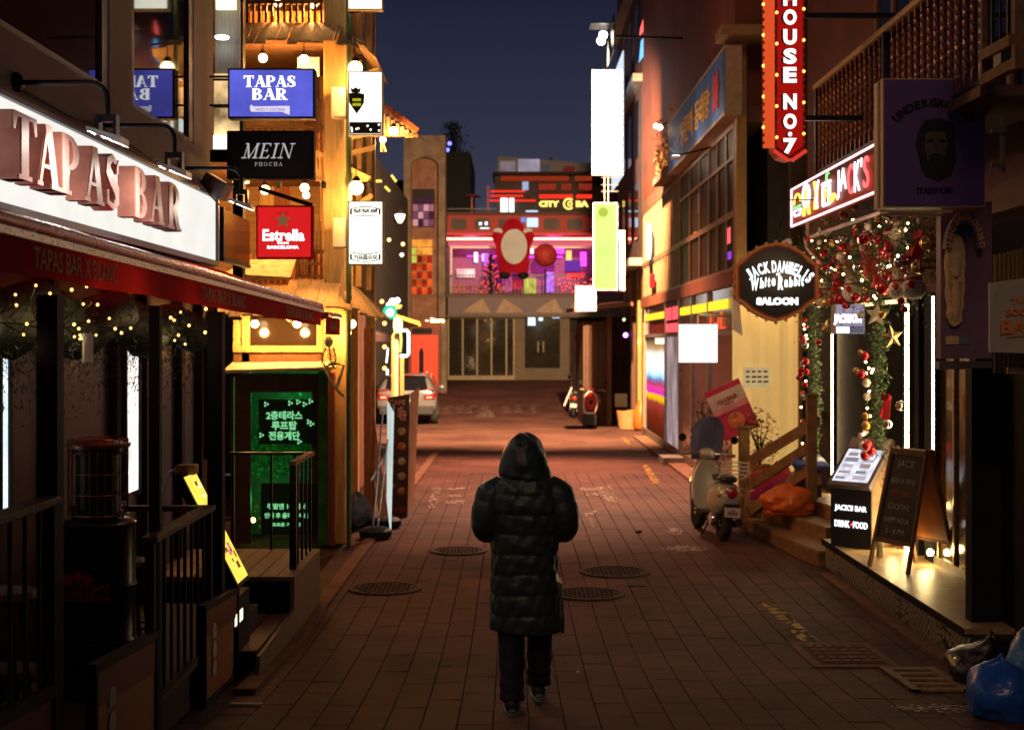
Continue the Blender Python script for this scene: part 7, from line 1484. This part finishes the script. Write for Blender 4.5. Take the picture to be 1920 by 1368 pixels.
for s_ in (-1,1):
    p = obj('panel', MB().add([(x,s_*y+dy,z) for dy in (0,.02*-s_) for (x,y,z) in ((-.27,.235,.28),(.27,.235,.28),(.24,.035,1.10),(-.24,.035,1.10))],[(0,1,2,3),(7,6,5,4),(0,4,5,1),(1,5,6,2),(2,6,7,3),(3,7,4,0)]), ch_m if s_<0 else M('orange_board_back',(.35,.12,.03),.6), t)
    for x in (-.28,.28): obj('leg', MB().bar((x,s_*.30,0),(x*.88,s_*.03,1.16),.035,.03,(1,0,0)), brownwood_m, p)
    obj('top_rail', MB().bar((-.25,s_*.04,1.12),(.25,s_*.04,1.12),.03,.06), brownwood_m, p); obj('bottom_rail', MB().bar((-.28,s_*.24,.27),(.28,s_*.24,.27),.03,.04), brownwood_m, p)
chk = M('chalk',(.32,.29,.26),.8,0,.3,30); vv = Vector((0,.20,.82)).normalized()
for s_, k, w2, h2 in (('JACK',.74,.26,.09),('BEER & WINE',.58,.34,.05),('SET MENU',.46,.28,.05),('COCKTAIL',.33,.32,.055),('HAPPY HOUR',.2,.36,.05),('5 - 8 PM',.09,.26,.05)):
    txt(t, s_, Vector((0,-.245,.28))+vv*k, .1, chk if k != .46 else M('red_chalk',(.4,.08,.06),.8), uv=((1,0,0),tuple(vv)), w_=w2, tall=h2, ext=.001)
place(t, (3.74,13.3,PZ), -1.12); t.scale = (.94,.94,.97)
t = thing('water_bottle', 'clear plastic water bottle standing on the platform behind the lectern', 'bottle', (3.62,14.0,PZ))
obj('bottle', MB().lathe((3.62,14.0,PZ), [(.03,0),(.035,.02),(.033,.08),(.036,.14),(.03,.18),(.013,.215),(.013,.235)], 14), M('bottle_plastic',(.30,.24,.16),.1), t); obj('cap', MB().lathe((3.62,14.0,PZ+.235), [(.015,0),(.015,.02)], 10), white_paint, t)
# ------------------------------------------------------------------ christmas garland round the doorway
GX = 3.86
def needles(mb, n_, fn, ln=(.035,.08)):
    for i in range(n_):
        p = fn(); d = Vector((random.gauss(-.3,1),random.gauss(0,1),random.gauss(-.1,1))).normalized()*U(*ln); s = d.cross(Vector((R()-.5,R()-.5,R()-.5))).normalized()*.0055
        mb.quad(p-s,p+d*.5-s*1.2,p+d,p+d*.5+s)
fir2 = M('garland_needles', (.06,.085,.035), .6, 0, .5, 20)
t = thing('christmas_garland', 'lush fir garland with red and gold baubles over the bar doorway and down both sides', 'garland', (GX,15.3,3.2))
gm_ = MB()
def top_p():
    y = U(12.9,18.0); hgt = .50+.08*math.sin(y*3); base_z = 3.22+.03*(18-y)
    return Vector((GX-abs(random.gauss(0,.17)), y, base_z+random.gauss(0,hgt*.5)))
needles(gm_, 15000, top_p)
needles(gm_, 3400, lambda: (lambda f: Vector((GX-abs(random.gauss(0,.05)), 17.95+.25*math.sin(f*9)*.4+random.gauss(0,.10), .35+f*2.6)))(R()))
needles(gm_, 3000, lambda: (lambda f: Vector((GX-abs(random.gauss(0,.06)), 14.78+random.gauss(0,.10), .95+f*1.9)))(R()))
o = obj('needles', gm_, fir2, t, smooth=False); o['kind'] = 'stuff'
for _y,_z in ((13.6,3.35),(15.0,3.2),(16.4,3.15),(17.6,3.1)): plamp(t, (GX-.75,_y-.2,_z), 6, (1,.66,.34), .12)
snow_b = M('bauble_white',(.62,.5,.42),.5); bred = M('bauble_red',(.42,.008,.015),.12,.35,.1,4,coat=.6); bgold = M('bauble_gold',(.55,.33,.08),.2,.7,.1,4); bsil = M('bauble_silver',(.6,.55,.5),.12,.9,.1,4); fl_b = E('garland_light',(1,.74,.36),14,False)
for i in range(230):
    p = top_p() if i < 185 else Vector((GX-.1, (18.0 if i%2 else 14.78)+random.gauss(0,.09), U(.5,2.7) if i%2 else U(1.1,2.7)))
    p.x -= U(.05,.14); mt = (bred,bsil,bgold,bred,snow_b,bred)[i%6]; r = U(.028,.055)
    obj('bauble', MB().ball(p, r, 10, 7), mt, t)
for i in range(90):
    p = top_p() if i < 64 else Vector((GX-.1, (18.0 if i%2 else 14.78)+random.gauss(0,.08), U(.4,2.7) if i%2 else U(1.0,2.7))); p.x -= U(.02,.1)
    obj('fairy_light', MB().ball(p, .014, 6, 4), fl_b, t)
def gpos(px, py, x=GX-.2): D_ = x*F/(px-960); return Vector((x, D_, Z(py, D_)))
snow = M('plush_white',(.62,.52,.45),.8,0,.1,10,.3,sheen=.3); scarf = M('scarf_red',(.42,.012,.02),.7); 
def snowman(px, py, s_, lab):
    c = gpos(px, py); t = thing('plush_snowman', lab, 'decoration', tuple(c), 'snowmen in the christmas garland')
    obj('body', MB().ball(c+Vector((0,0,-.03*s_)), .17*s_, 14, 9, sz=.95), snow, t); obj('head', MB().ball(c+Vector((0,0,.18*s_)), .115*s_, 12, 8), snow, t)
    obj('hat', MB().lathe(c+Vector((0,0,.24*s_)), [(.12*s_,0),(.105*s_,.04*s_),(.07*s_,.11*s_),(.01,.15*s_)], 12), M('hat_tan',(.30,.17,.09),.8), t)
    obj('scarf', MB().lathe(c+Vector((0,0,.09*s_)), [(.10*s_,0),(.125*s_,.02*s_),(.10*s_,.05*s_)], 14), scarf, t)
    for k in (-1,1): obj('mitten', MB().ball(c+Vector((-.10*s_,k*.12*s_-.05,.02*s_)), .05*s_, 8, 6, sz=1.3), scarf, t)
    obj('nose', MB().tube([c+Vector((-.10*s_,-.04*s_,.18*s_)), c+Vector((-.17*s_,-.07*s_,.17*s_))], [.018*s_,.004], 6), M('carrot',(.6,.2,.03),.6), t)
    for k in (-1,1): obj('eye', MB().ball(c+Vector((-.095*s_,-.05*s_+k*.035*s_,.215*s_)), .012*s_, 6, 5), black_m, t)
    for k in range(2): obj('button', MB().ball(c+Vector((-.13*s_,-.10*s_,.03*s_-k*.08*s_)), .014*s_, 6, 5), black_m, t)
snowman(1545,555,.68,'plush snowman hanging lowest at the street end of the garland, beside the saloon sign')
snowman(1597,545,.62,'plush snowman with scarf just above the small white lit door sign')
snowman(1686,540,.62,'left one of the snowman pair over the second light strip'); snowman(1714,537,.64,'right one of the snowman pair over the second light strip')
def gstar(px, py, r_, mt, lab, tilt=0, x=GX-.22):
    c = gpos(px, py, x); t = thing('star_ornament', lab, 'star', tuple(c), 'stars in the christmas garland'); pts = []
    for k in range(10): a = PI/2+k*PI/5+tilt; q = r_ if k%2==0 else r_*.45; pts.append((q*math.cos(a), q*math.sin(a)))
    m = MB(); n_ = 10; vs = [(c.x,c.y-.03,c.z)]+[(c.x+a,c.y,c.z+b) for a,b in pts]+[(c.x,c.y+.03,c.z)]
    m.add(vs, [(0,1+(k+1)%10,1+k) for k in range(10)]+[(11,1+k,1+(k+1)%10) for k in range(10)]); obj('star', m, mt, t); obj('loop', MB().tube([(c.x,c.y,c.z+r_),(c.x,c.y+.02,c.z+r_+.08)], .004, 4), black_m, t)
cream_s = M('star_cream',(.58,.47,.35),.6,0,.15,8); gold_s = M('star_gold',(.52,.36,.16),.35,.4,.2,12)
gstar(1683,440,.15,cream_s,'big cream star at the top of the garland',.2); gstar(1644,590,.125,cream_s,'large pale star hanging right of the small lit door sign',-.1); gstar(1672,632,.12,gold_s,'glittery gold star on the garland column beside the doorway',.15); gstar(1549,612,.09,gold_s,'small gold star on the outer garland column near the snowman',-.2); gstar(1620,520,.07,gold_s,'small gold star between the snowmen',.4)
def bow(px, py, lab):
    c = gpos(px, py); k_ = .7; t = thing('red_bow', lab, 'bow', tuple(c), 'red bows in the christmas garland'); m = MB()
    for s_ in (-1,1): 
        m.loft([[c+k_*Vector((0,s_*.02,.02)),c+k_*Vector((-.02,s_*.02,-.02)),c+k_*Vector((.02,s_*.02,-.02))],[c+k_*Vector((-.05,s_*.10,.10)),c+k_*Vector((-.07,s_*.11,-.02)),c+k_*Vector((.02,s_*.1,.0))],[c+k_*Vector((-.02,s_*.18,.08)),c+k_*Vector((-.03,s_*.18,.0)),c+k_*Vector((.02,s_*.17,.03))]])
    obj('loops', m, scarf, t); obj('tails', MB().bar(c,c+k_*Vector((-.05,-.12,-.28)),.07,.012).bar(c,c+k_*Vector((-.05,.10,-.25)),.07,.012), scarf, t); obj('knot', MB().ball(c+k_*Vector((-.02,0,0)), .03, 8, 6), scarf, t)
bow(1592,470,'red bow in the garland above the middle snowman'); bow(1725,445,'red bow near the top of the garland close to the purple panel'); bow(1711,478,'red bow above the snowman pair'); bow(1628,440,'red bow at the upper edge of the garland, below the neon sign'); bow(1648,505,'red bow in the middle of the garland between two snowmen'); bow(1570,520,'red bow at the street end of the garland above the lowest snowman')
for px,py,r_,mt,l in ((1741,455,.075,bgold,'large gold bauble beside the upper red bow'),(1722,500,.065,bgold,'large gold bauble just above the snowman pair'),(1655,540,.07,bred,'large red bauble between the middle snowman and the pair'),(1612,500,.075,bsil,'large silver bauble below the neon sign'),(1690,490,.07,bsil,'large silver bauble under the big cream star'),(1575,560,.07,bred,'large red bauble beside the lowest snowman')): single('large_bauble', MB().ball(gpos(px,py,GX-.30), r_, 14, 9), mt, l, 'bauble', 'large baubles in the garland')
bow(1664,748,'red bow low on the garland column by the A frame')
t = thing('plush_santa', 'small red plush figure with a raised pale mitten nestled in the garland', 'decoration', tuple(gpos(1636,490))); c = gpos(1636,500)
obj('body', MB().tube([c+Vector((0,0,-.1)),c+Vector((0,0,.06)),c+Vector((-.02,0,.12))],[.09,.10,.05],10), scarf, t); obj('head', MB().ball(c+Vector((-.02,.02,.16)), .06, 10, 7), M('plush_pink',(.5,.28,.2),.8), t); obj('hat', MB().tube([c+Vector((-.02,.02,.19)),c+Vector((0,.03,.28))],[.06,.01],10), scarf, t); obj('arm', MB().tube([c+Vector((-.03,.08,.05)),c+Vector((-.06,.14,.16))],[.035,.03],8), scarf, t); obj('mitten', MB().ball(c+Vector((-.06,.15,.21)), .04, 8, 6, sz=1.3), snow, t)
# hanging pompoms, glass balls
for px,py,r_,mt,l in ((1648,692,.045,snow,'upper white pompom on the thread in the doorway'),(1648,737,.055,snow,'lower white pompom on the thread in the doorway')):
    c = gpos(px,py,3.95); single('pompom', MB().ball(c, r_, 10, 8), mt, l, 'pompom', 'pompoms on the doorway thread')
single('thread', MB().tube([gpos(1648,622,3.95),gpos(1648,980,3.95)], .006, 4), M('thread_white',(.4,.35,.28),.6), 'thin pale thread hanging in the doorway with pompoms', 'thread')
for px,py,l in ((1688,760,'clear glass ball on the garland column left of the light strip'),(1664,795,'smaller glass ball low on the garland column')): single('glass_ball', MB().ball(gpos(px,py,3.8), .05, 12, 8), bsil, l, 'bauble', 'glass balls on the garland column')
t = thing('hanging_card', 'small wooden greeting board with pale letters in the garland by the purple panel', 'sign', tuple(gpos(1742,495,3.6))); c = gpos(1742,495,3.6)
obj('board', MB().box(c.x-.08,c.x+.08,c.y,c.y+.02,c.z-.045,c.z+.045), M('tag_wood',(.16,.07,.03),.7), t); txt(t, 'Ho Ho', (c.x,c.y-.006,c.z), .05, M('tag_letter',(.62,.45,.22),.6), w_=.13, tall=.05, bold=.003)
# little white lit sign under the garland
D = 15.3
t = thing('door_sign', 'small white lit box sign with glitchy bright lettering hanging under the garland', 'sign', (X(1592,D),D,Z(626,D)))
obj('cabinet', MB().box(X(1566,D),X(1622,D),D,D+.2,Z(626,D),Z(570,D)), M('sign_side',(.38,.27,.19),.6), t); obj('face', MB().box(X(1567,D)+.005,X(1621,D)-.005,D-.006,D-.001,Z(625,D),Z(571,D)), E('mauve_face',(.34,.30,.42),.9), t)
txt(t, 'JACKSON', (X(1589,D),D-.01,Z(599,D)), .1, E('bright_word',(1,1,1),2.2), w_=.30, tall=.12, bold=.008); obj('pale_block', MB().box(X(1568,D),X(1592,D),D-.012,D-.008,Z(624,D),Z(613,D)), E('bright_word'), t); obj('dark_block', MB().box(X(1593,D),X(1619,D),D-.012,D-.008,Z(624,D),Z(611,D)), E('dim_mauve',(.14,.13,.2),.8,False), t)
# ------------------------------------------------------------------ rubbish bags in the near right corner
blue_p = plas('blue_plastic_bag',(.02,.10,.42)); dark_p = plas('black_plastic_bag',(.01,.01,.01))
def cb(x,y,r,sz,seed,mt,l,zo=0,sx=1.,sy=1.): single('rubbish_bag', crumple(MB(), (x,y,ground(y)+zo), r, sz, 40, 22, seed, .13, True, sx, sy), mt, l, 'rubbish bag')
cb(2.96,8.62,.20,.95,11,blue_p,'shiny dark blue rubbish bag slumped at the near right corner of the street')
cb(3.32,9.0,.19,1.4,5,plas('light_blue_bag',(.05,.17,.38)),'lighter blue rubbish bag standing behind the dark blue one')
cb(3.30,9.8,.30,.5,8,dark_p,'low black rubbish bag in the shade against the black wall')
# ------------------------------------------------------------------ left pavement: banner stands and bags
D = 17.6
t = thing('banner_stand', 'white edged banner stand seen sideways with a steel frame and a black water base', 'banner', (-1.65,17.6,0), 'banner stands by the left kerb')
obj('banner', MB().add([(X(721,D),D+.3,.42),(X(732,D),D-.05,.06),(X(737,D),D-.02,1.54),(X(722,D),D+.3,1.66),(X(721,D)+.012,D+.33,.42),(X(732,D)+.012,D-.02,.06),(X(737,D)+.012,D+.01,1.54),(X(722,D)+.012,D+.33,1.66)],[(3,2,1,0),(4,5,6,7),(1,2,6,5),(0,4,7,3),(2,3,7,6)]), E('glowing_white_banner',(.80,.92,.88),.75,True,.2,1.5), t)  # banner brightness is put in as emission; the stand holds no lamp
stm = MB()
for a,b in (((-1.72,17.5,.1),(-1.60,17.6,1.55)),((-1.72,17.5,.1),(-1.66,17.7,.8)),((-1.66,17.55,.1),(-1.55,17.75,1.2)),((-1.6,18.4,.1),(-1.52,18.3,1.6)),((-1.74,17.5,.7),(-1.55,18.2,1.1))): stm.tube([a,b], .012, 6)
obj('frame', stm, steel_m, t); obj('water_base', MB().lathe((-1.68,17.5,0), [(.14,0),(.2,.03),(.2,.10),(.16,.13),(.02,.14)], 18, 'Z', 1, 1.2), black_m, t); obj('water_base', MB().lathe((-1.64,18.5,0), [(.14,0),(.2,.03),(.2,.10),(.16,.13),(.02,.14)], 18), black_m, t)
D = 19.6
t = thing('banner_stand', 'black menu banner with pink lettering and a column of food pictures, behind the white one', 'banner', (-1.5,19.6,0), 'banner stands by the left kerb')
obj('banner', MB().add([(X(728,D),D,Z(985,D)),(X(764,D),D,Z(965,D)),(X(768,D),D,Z(738,D)),(X(728,D),D,Z(745,D))]+[(X(728,D),D+.02,Z(985,D)),(X(764,D),D+.02,Z(965,D)),(X(768,D),D+.02,Z(738,D)),(X(728,D),D+.02,Z(745,D))],[(0,1,2,3),(7,6,5,4),(0,3,7,4),(1,5,6,2),(3,2,6,7)]), M('menu_banner_black',(.05,.025,.02),.5,0,.3,5), t)
obj('side_board', MB().add([(X(764,D),D-.02,Z(968,D)),(X(770,D),D+.6,Z(940,D+.6)),(X(781,D),D+.6,Z(728,D)),(X(769,D),D-.02,Z(738,D))],[(0,1,2,3)]), M('worn_board_edge',(.40,.20,.12),.6,0,.3,5), t)
pkl = M('pink_print',(.62,.30,.34),.5)
txt(t, '메뉴', (X(754,D),D-.006,Z(775,D)), .15, pkl, w_=.12, tall=.2, bold=.004); txt(t, 'CAFE', (X(745,D),D-.006,Z(754,D)), .1, pkl, w_=.22, tall=.07, bold=.002)
for k in range(5): obj('dish_picture', MB().lathe((X(753,D),D-.004,Z(808+k*28,D)), [(.055,0),(.05,-.004)], 14, 'Y'), M('dish_print_%d'%(k%3),((.40,.30,.20),(.42,.14,.05),(.35,.33,.25))[k%3],.5,0,.6,20), t)
for k in range(3): obj('dish_picture', MB().lathe((X(735,D),D-.004,Z(820+k*45,D)), [(.035,0),(.03,-.004)], 12, 'Y'), M('dish_print_0'), t)
txt(t, '맛집', (X(746,D),D-.006,Z(955,D)), .1, M('banner_red',(.5,.03,.04),.5), w_=.2, tall=.07)
single('leaning_board', MB().add([(X(688,19.5),19.5,Z(770,19.5)),(X(700,19.5),19.5,Z(768,19.5)),(X(724,19),19.2,.05),(X(708,19),19.2,.05),(X(688,19.5),19.55,Z(770,19.5)),(X(700,19.5),19.55,Z(768,19.5)),(X(724,19),19.3,.05),(X(708,19),19.3,.05)],[(3,2,1,0),(4,5,6,7),(0,1,5,4),(1,2,6,5),(3,0,4,7)]), M('worn_board_edge'), 'narrow reddish board leaning behind the banner stand frame', 'board')
cb(X(668,18.6),18.6,.21,1.1,21,plas('grey_blue_bag',(.07,.08,.13)),'grey-blue rubbish bag against the tower beside the banner stand')
cb(X(650,19.4),19.4,.18,.9,22,plas('brown_bag',(.10,.05,.03)),'small brown rubbish bag behind the grey-blue one')
single('white_tube_sign', MB().tube([(X(637,17.4),17.4,Z(880,17.4)),(X(637,17.4),17.4,Z(655,17.4))], .02, 8), E('soft_white_tube',(.9,.8,.85),1.2), 'slim upright white light tube at the tower corner beside the door post', 'light tube')
# ------------------------------------------------------------------ the walker
def person(loc, rz):
    t = thing('person', 'person walking away in a long black hooded puffer coat and dark trousers', 'person', (0,0,0))
    skin = M('skin',(.35,.19,.13),.5,0,.08)
    # body: one skinned figure, arms bent with both hands in front of the chest
    J = {'pel':(0,0,.90),'sp':(0,.01,1.10),'ch':(0,0,1.30),'nk':(0,.02,1.43),'hd':(0,.05,1.56),'ht':(0,.04,1.64),'ls':(-.17,0,1.36),'le':(-.25,-.03,1.12),'lw':(-.10,.24,1.10),'rs':(.17,0,1.36),'re':(.25,-.03,1.12),'rw':(.10,.24,1.10),
         'lh':(-.09,0,.86),'lk':(-.09,.02,.48),'la':(-.09,-.10,.09),'lt':(-.09,.05,.05),'rh':(.09,0,.86),'rk':(.09,.12,.48),'ra':(.09,.20,.09),'rt':(.09,.34,.04)}
    ed = [('pel','sp'),('sp','ch'),('ch','nk'),('nk','hd'),('hd','ht'),('ch','ls'),('ls','le'),('le','lw'),('ch','rs'),('rs','re'),('re','rw'),('pel','lh'),('lh','lk'),('lk','la'),('la','lt'),('pel','rh'),('rh','rk'),('rk','ra'),('ra','rt')]
    rad = dict(pel=.13,sp=.12,ch=.13,nk=.055,hd=.085,ht=.07,ls=.06,le=.045,lw=.03,rs=.06,re=.045,rw=.03,lh=.085,lk=.055,la=.04,lt=.035,rh=.085,rk=.055,ra=.04,rt=.035)
    names = list(J); vs = [J[k] for k in names]; es = [(names.index(a),names.index(b)) for a,b in ed]; rr = [rad[k] for k in names]
    for s,wn in ((-1,'lw'),(1,'rw')):       # palm and five fingers
        w0 = Vector(J[wn]); palm = w0+Vector((-s*.03,.07,.01)); pi = len(vs); vs.append(tuple(palm)); rr.append(.028); es.append((names.index(wn),pi))
        for k,(dx,dz,ln) in enumerate(((0,.03,.065),(0,.011,.075),(0,-.008,.07),(0,-.026,.055))):
            a = palm+Vector((-s*.012,.028,dz)); b = a+Vector((-s*.022,ln*.5,0)); c = b+Vector((-s*.035,ln*.2,0)); i0 = len(vs)
            vs += [tuple(a),tuple(b),tuple(c)]; rr += [.010,.009,.0075]; es += [(pi,i0),(i0,i0+1),(i0+1,i0+2)]
        a = palm+Vector((s*.0,-.01,.035)); b = a+Vector((-s*.02,.03,.02)); i0 = len(vs); vs += [tuple(a),tuple(b)]; rr += [.011,.009]; es += [(pi,i0),(i0,i0+1)]
    me = bpy.data.meshes.new('body'); me.from_pydata(vs, es, []); o = bpy.data.objects.new('body', me); C.objects.link(o); o.parent = t; o['_w'] = (0,0,0)
    o.modifiers.new('skin','SKIN')
    for i,sv in enumerate(me.skin_vertices[0].data): sv.radius = (rr[i],rr[i]); sv.use_root = (i == 0)
    sb = o.modifiers.new('sub','SUBSURF'); sb.levels = 1; sb.render_levels = 2; me.materials.append(skin)
    # face: eyes, nose, mouth
    obj('eye', MB().ball((-.032,.128,1.575), .012, 8, 6), white_paint, t); obj('eye', MB().ball((.032,.128,1.575), .012, 8, 6), white_paint, t)
    obj('nose', MB().tube([(0,.13,1.585),(0,.155,1.55)],[.010,.016],8), skin, t); obj('mouth', MB().box(-.025,.025,.128,.134,1.515,1.522), M('lip',(.25,.07,.06),.5), t)
    obj('hair', MB().ball((0,.02,1.60), .105, 14, 9), M('hair_black',(.01,.009,.008),.5), t)
    # long quilted coat: rings modulated by the seams, fused with the sleeves
    coat = M('coat_nylon',(.026,.038,.035), .42, 0, .2, 9, .35, bscale=15, spec=.35)
    seams = [.485,.60,.727,.850,.972,1.097,1.222,1.345,1.46]
    def prof(z):   # half width, half depth
        k = [(.485,.222,.165),(.6,.220,.168),(.75,.212,.165),(.95,.208,.160),(1.1,.212,.160),(1.25,.228,.165),(1.35,.232,.155),(1.42,.185,.13),(1.46,.13,.115),(1.50,.09,.095)]
        for i in range(len(k)-1):
            if z <= k[i+1][0]: f = (z-k[i][0])/(k[i+1][0]-k[i][0]); return (k[i][1]+(k[i+1][1]-k[i][1])*f, k[i][2]+(k[i+1][2]-k[i][2])*f)
        return k[-1][1:]
    def puff(z):
        for a,b in zip(seams,seams[1:]):
            if a <= z <= b: f = (z-a)/(b-a); return (max(0,math.sin(PI*f))**.30)
        return .6
    cm = MB(); rings = []; n = 56; zs_ = []
    for a,b in zip(seams,seams[1:]): zs_ += [a+(b-a)*q for q in (0,.04,.1,.2,.35,.5,.65,.8,.9,.96)]
    zs_ += [1.46,1.50]
    for z in zs_:
        hw, hd = prof(z); e = puff(z)
        ring = []
        for k in range(n):
            a = 2*PI*k/n; wob = .0035*math.sin(9*a+z*23)+.003*math.sin(17*a-z*41)+.0025*math.sin(5*a+z*71)
            off = -.012+.016*e+wob*(1.2-e*.5)
            ca, sa_ = math.cos(a), math.sin(a); q = 2.5
            rx_ = math.copysign(abs(ca)**(2/q), ca)*(hw+off); ry_ = math.copysign(abs(sa_)**(2/q), sa_)*(hd+off)
            zz2 = z - .012*max(0,-sa_)*0 + .006*math.sin(3*a+z*7)
            if z < .49: zz2 += .01*math.sin(2*a)
            ring.append((rx_-.004*math.sin(z*9), ry_+.01, zz2))
        rings.append(ring)
    cm.loft(rings)
    for s in (-1,1):   # sleeves
        path = [Vector((s*.135,.0,1.385)),Vector((s*.215,-.02,1.33)),Vector((s*.240,-.035,1.235)),Vector((s*.252,-.04,1.16)),Vector((s*.240,.02,1.115)),Vector((s*.20,.11,1.115)),Vector((s*.15,.2,1.125)),Vector((s*.11,.25,1.125))]
        rads = [.085,.096,.094,.088,.086,.082,.075,.058]; P2 = []; R2 = []
        for i in range(len(path)-1):
            for q in range(6):
                f = q/6; P2.append(path[i].lerp(path[i+1],f)); rr0 = rads[i]+(rads[i+1]-rads[i])*f; R2.append(rr0*(1-.06*(1-max(0,math.sin(PI*((i*6+q)%9)/9))**.4)))
        P2.append(path[-1]); R2.append(rads[-1]*.8); cm.tube(P2, R2, 20)
    # side flap at the hem
    cm.loft([[(.20,-.10,.80),(.225,-.10,.80),(.225,.08,.80),(.20,.08,.80)],[(.205,-.14,.60),(.242,-.14,.60),(.235,.06,.60),(.205,.06,.60)],[(.215,-.13,.50),(.24,-.13,.49),(.236,-.02,.50),(.215,-.02,.51)]])
    co = obj('coat', cm, coat, t, smooth=True); co.data.name = 'coat'
    md = co.modifiers.new('fuse','REMESH'); md.mode = 'VOXEL'; md.voxel_size = .0075; md.use_smooth_shade = True
    sm = co.modifiers.new('soft','SMOOTH'); sm.factor = .5; sm.iterations = 2
    # hood
    hm = MB(); rings = []
    for (z,hw,hd,yo) in ((1.405,.10,.10,.01),(1.425,.150,.13,.01),(1.445,.168,.145,.01),(1.475,.166,.15,.015),(1.51,.156,.15,.02),(1.56,.146,.15,.025),(1.60,.130,.146,.03),(1.64,.112,.135,.03),(1.675,.092,.115,.03),(1.70,.062,.085,.03),(1.713,.028,.045,.03)):
        ring = []
        for k in range(44):
            a = 2*PI*k/44; d = .005*math.sin(5*a+z*27)+.004*math.sin(9*a-z*60)+.003*math.sin(14*a+z*90)+.006*math.sin(z*95+2*a)*max(0,-math.sin(a)); seam = -.010*math.exp(-((a-3*PI/2+.18)/.10)**2) - (.010*math.exp(-((z-1.475-.04*(math.cos(a)))/.010)**2))
            ring.append((math.cos(a)*(hw+d+seam)-.004, math.sin(a)*(hd+d+seam)+yo+(.02 if math.sin(a)>.75 else 0), z+.008*math.sin(a*2)))
        rings.append(ring)
    hm.loft(rings); obj('hood', hm, coat, t, smooth=True, sub=1)
    obj('hood_opening', MB().lathe((0,.165,1.55), [(.09,0),(.075,.03),(.085,.04)], 18, 'Y', 1, 1.3), coat, t)
    # trousers and shoes
    pants = M('trouser_cloth',(.010,.010,.012),.75,0,.3,14,.4,bscale=26)
    tm = MB()
    for s,pts in ((-1,[(-.085,.01,.93),(-.09,.0,.70),(-.088,.0,.48),(-.083,-.06,.28),(-.08,-.115,.09)]),(1,[(.085,.02,.93),(.092,.06,.70),(.094,.12,.48),(.092,.16,.28),(.088,.20,.11)])):
        rg = []
        P2 = []; 
        for i in range(len(pts)-1):
            for q in range(7): P2.append(Vector(pts[i]).lerp(Vector(pts[i+1]), q/7))
        P2.append(Vector(pts[-1]))
        for i,p in enumerate(P2):
            f = i/(len(P2)-1); r0 = .098-.018*f + .0015*math.sin(i*1.9) + (.005*math.sin(i*4.3) if f > .82 else 0)
            rg.append([(p.x+r0*math.cos(a)*.92+.003*math.sin(5*a+i), p.y+r0*math.sin(a)*1.05, p.z) for a in [2*PI*k/22 for k in range(22)]])
        tm.loft([list(reversed(r)) for r in rg])
    obj('trousers', tm, pants, t, smooth=True)
    sole = M('sole_grey',(.16,.17,.15),.6); upper = M('shoe_black',(.012,.012,.012),.5)
    for s,(x,y,z,pit) in ((-1,(-.08,-.13,.0,0)),(1,(.088,.19,.012,.12))):
        def ringY(yy,hw,z0,z1): return [(x+1.15*hw*math.cos(a), y+yy*1.1, z+max(z0,(z0+z1)/2+(z1-z0)/2*math.sin(a))+pit*(.0 if yy>.05 else .0)) for a in [2*PI*k/16 for k in range(16)]]
        so = obj('shoe', MB().loft([ringY(*q) for q in ((-.075,.03,.022,.09),(-.06,.040,.022,.11),(-.01,.043,.022,.115),(.06,.045,.022,.09),(.13,.048,.022,.065),(.18,.04,.022,.05),(.205,.02,.022,.04))]), upper, t, sub=1)
        obj('sole', MB().loft([[(x+1.15*hw*math.cos(a), y+.066+1.1*ln*math.sin(a), z+h) for a in [2*PI*k/20 for k in range(20)]] for (hw,ln,h) in ((.045,.14,0.0),(.05,.148,.012),(.048,.145,.028))]), sole, so)
        obj('heel_tab', MB().box(x-.02,x+.02,y-.085,y-.074,z+.035,z+.05), sole, so)
    t.location = loc; t.rotation_euler = (0,0,rz)
    return t
pD = 8.86
person((X(986,pD)-.005, pD, ground(pD)+.006), 0)
for o in bpy.data.objects:
    if '_w' in o: del o['_w']
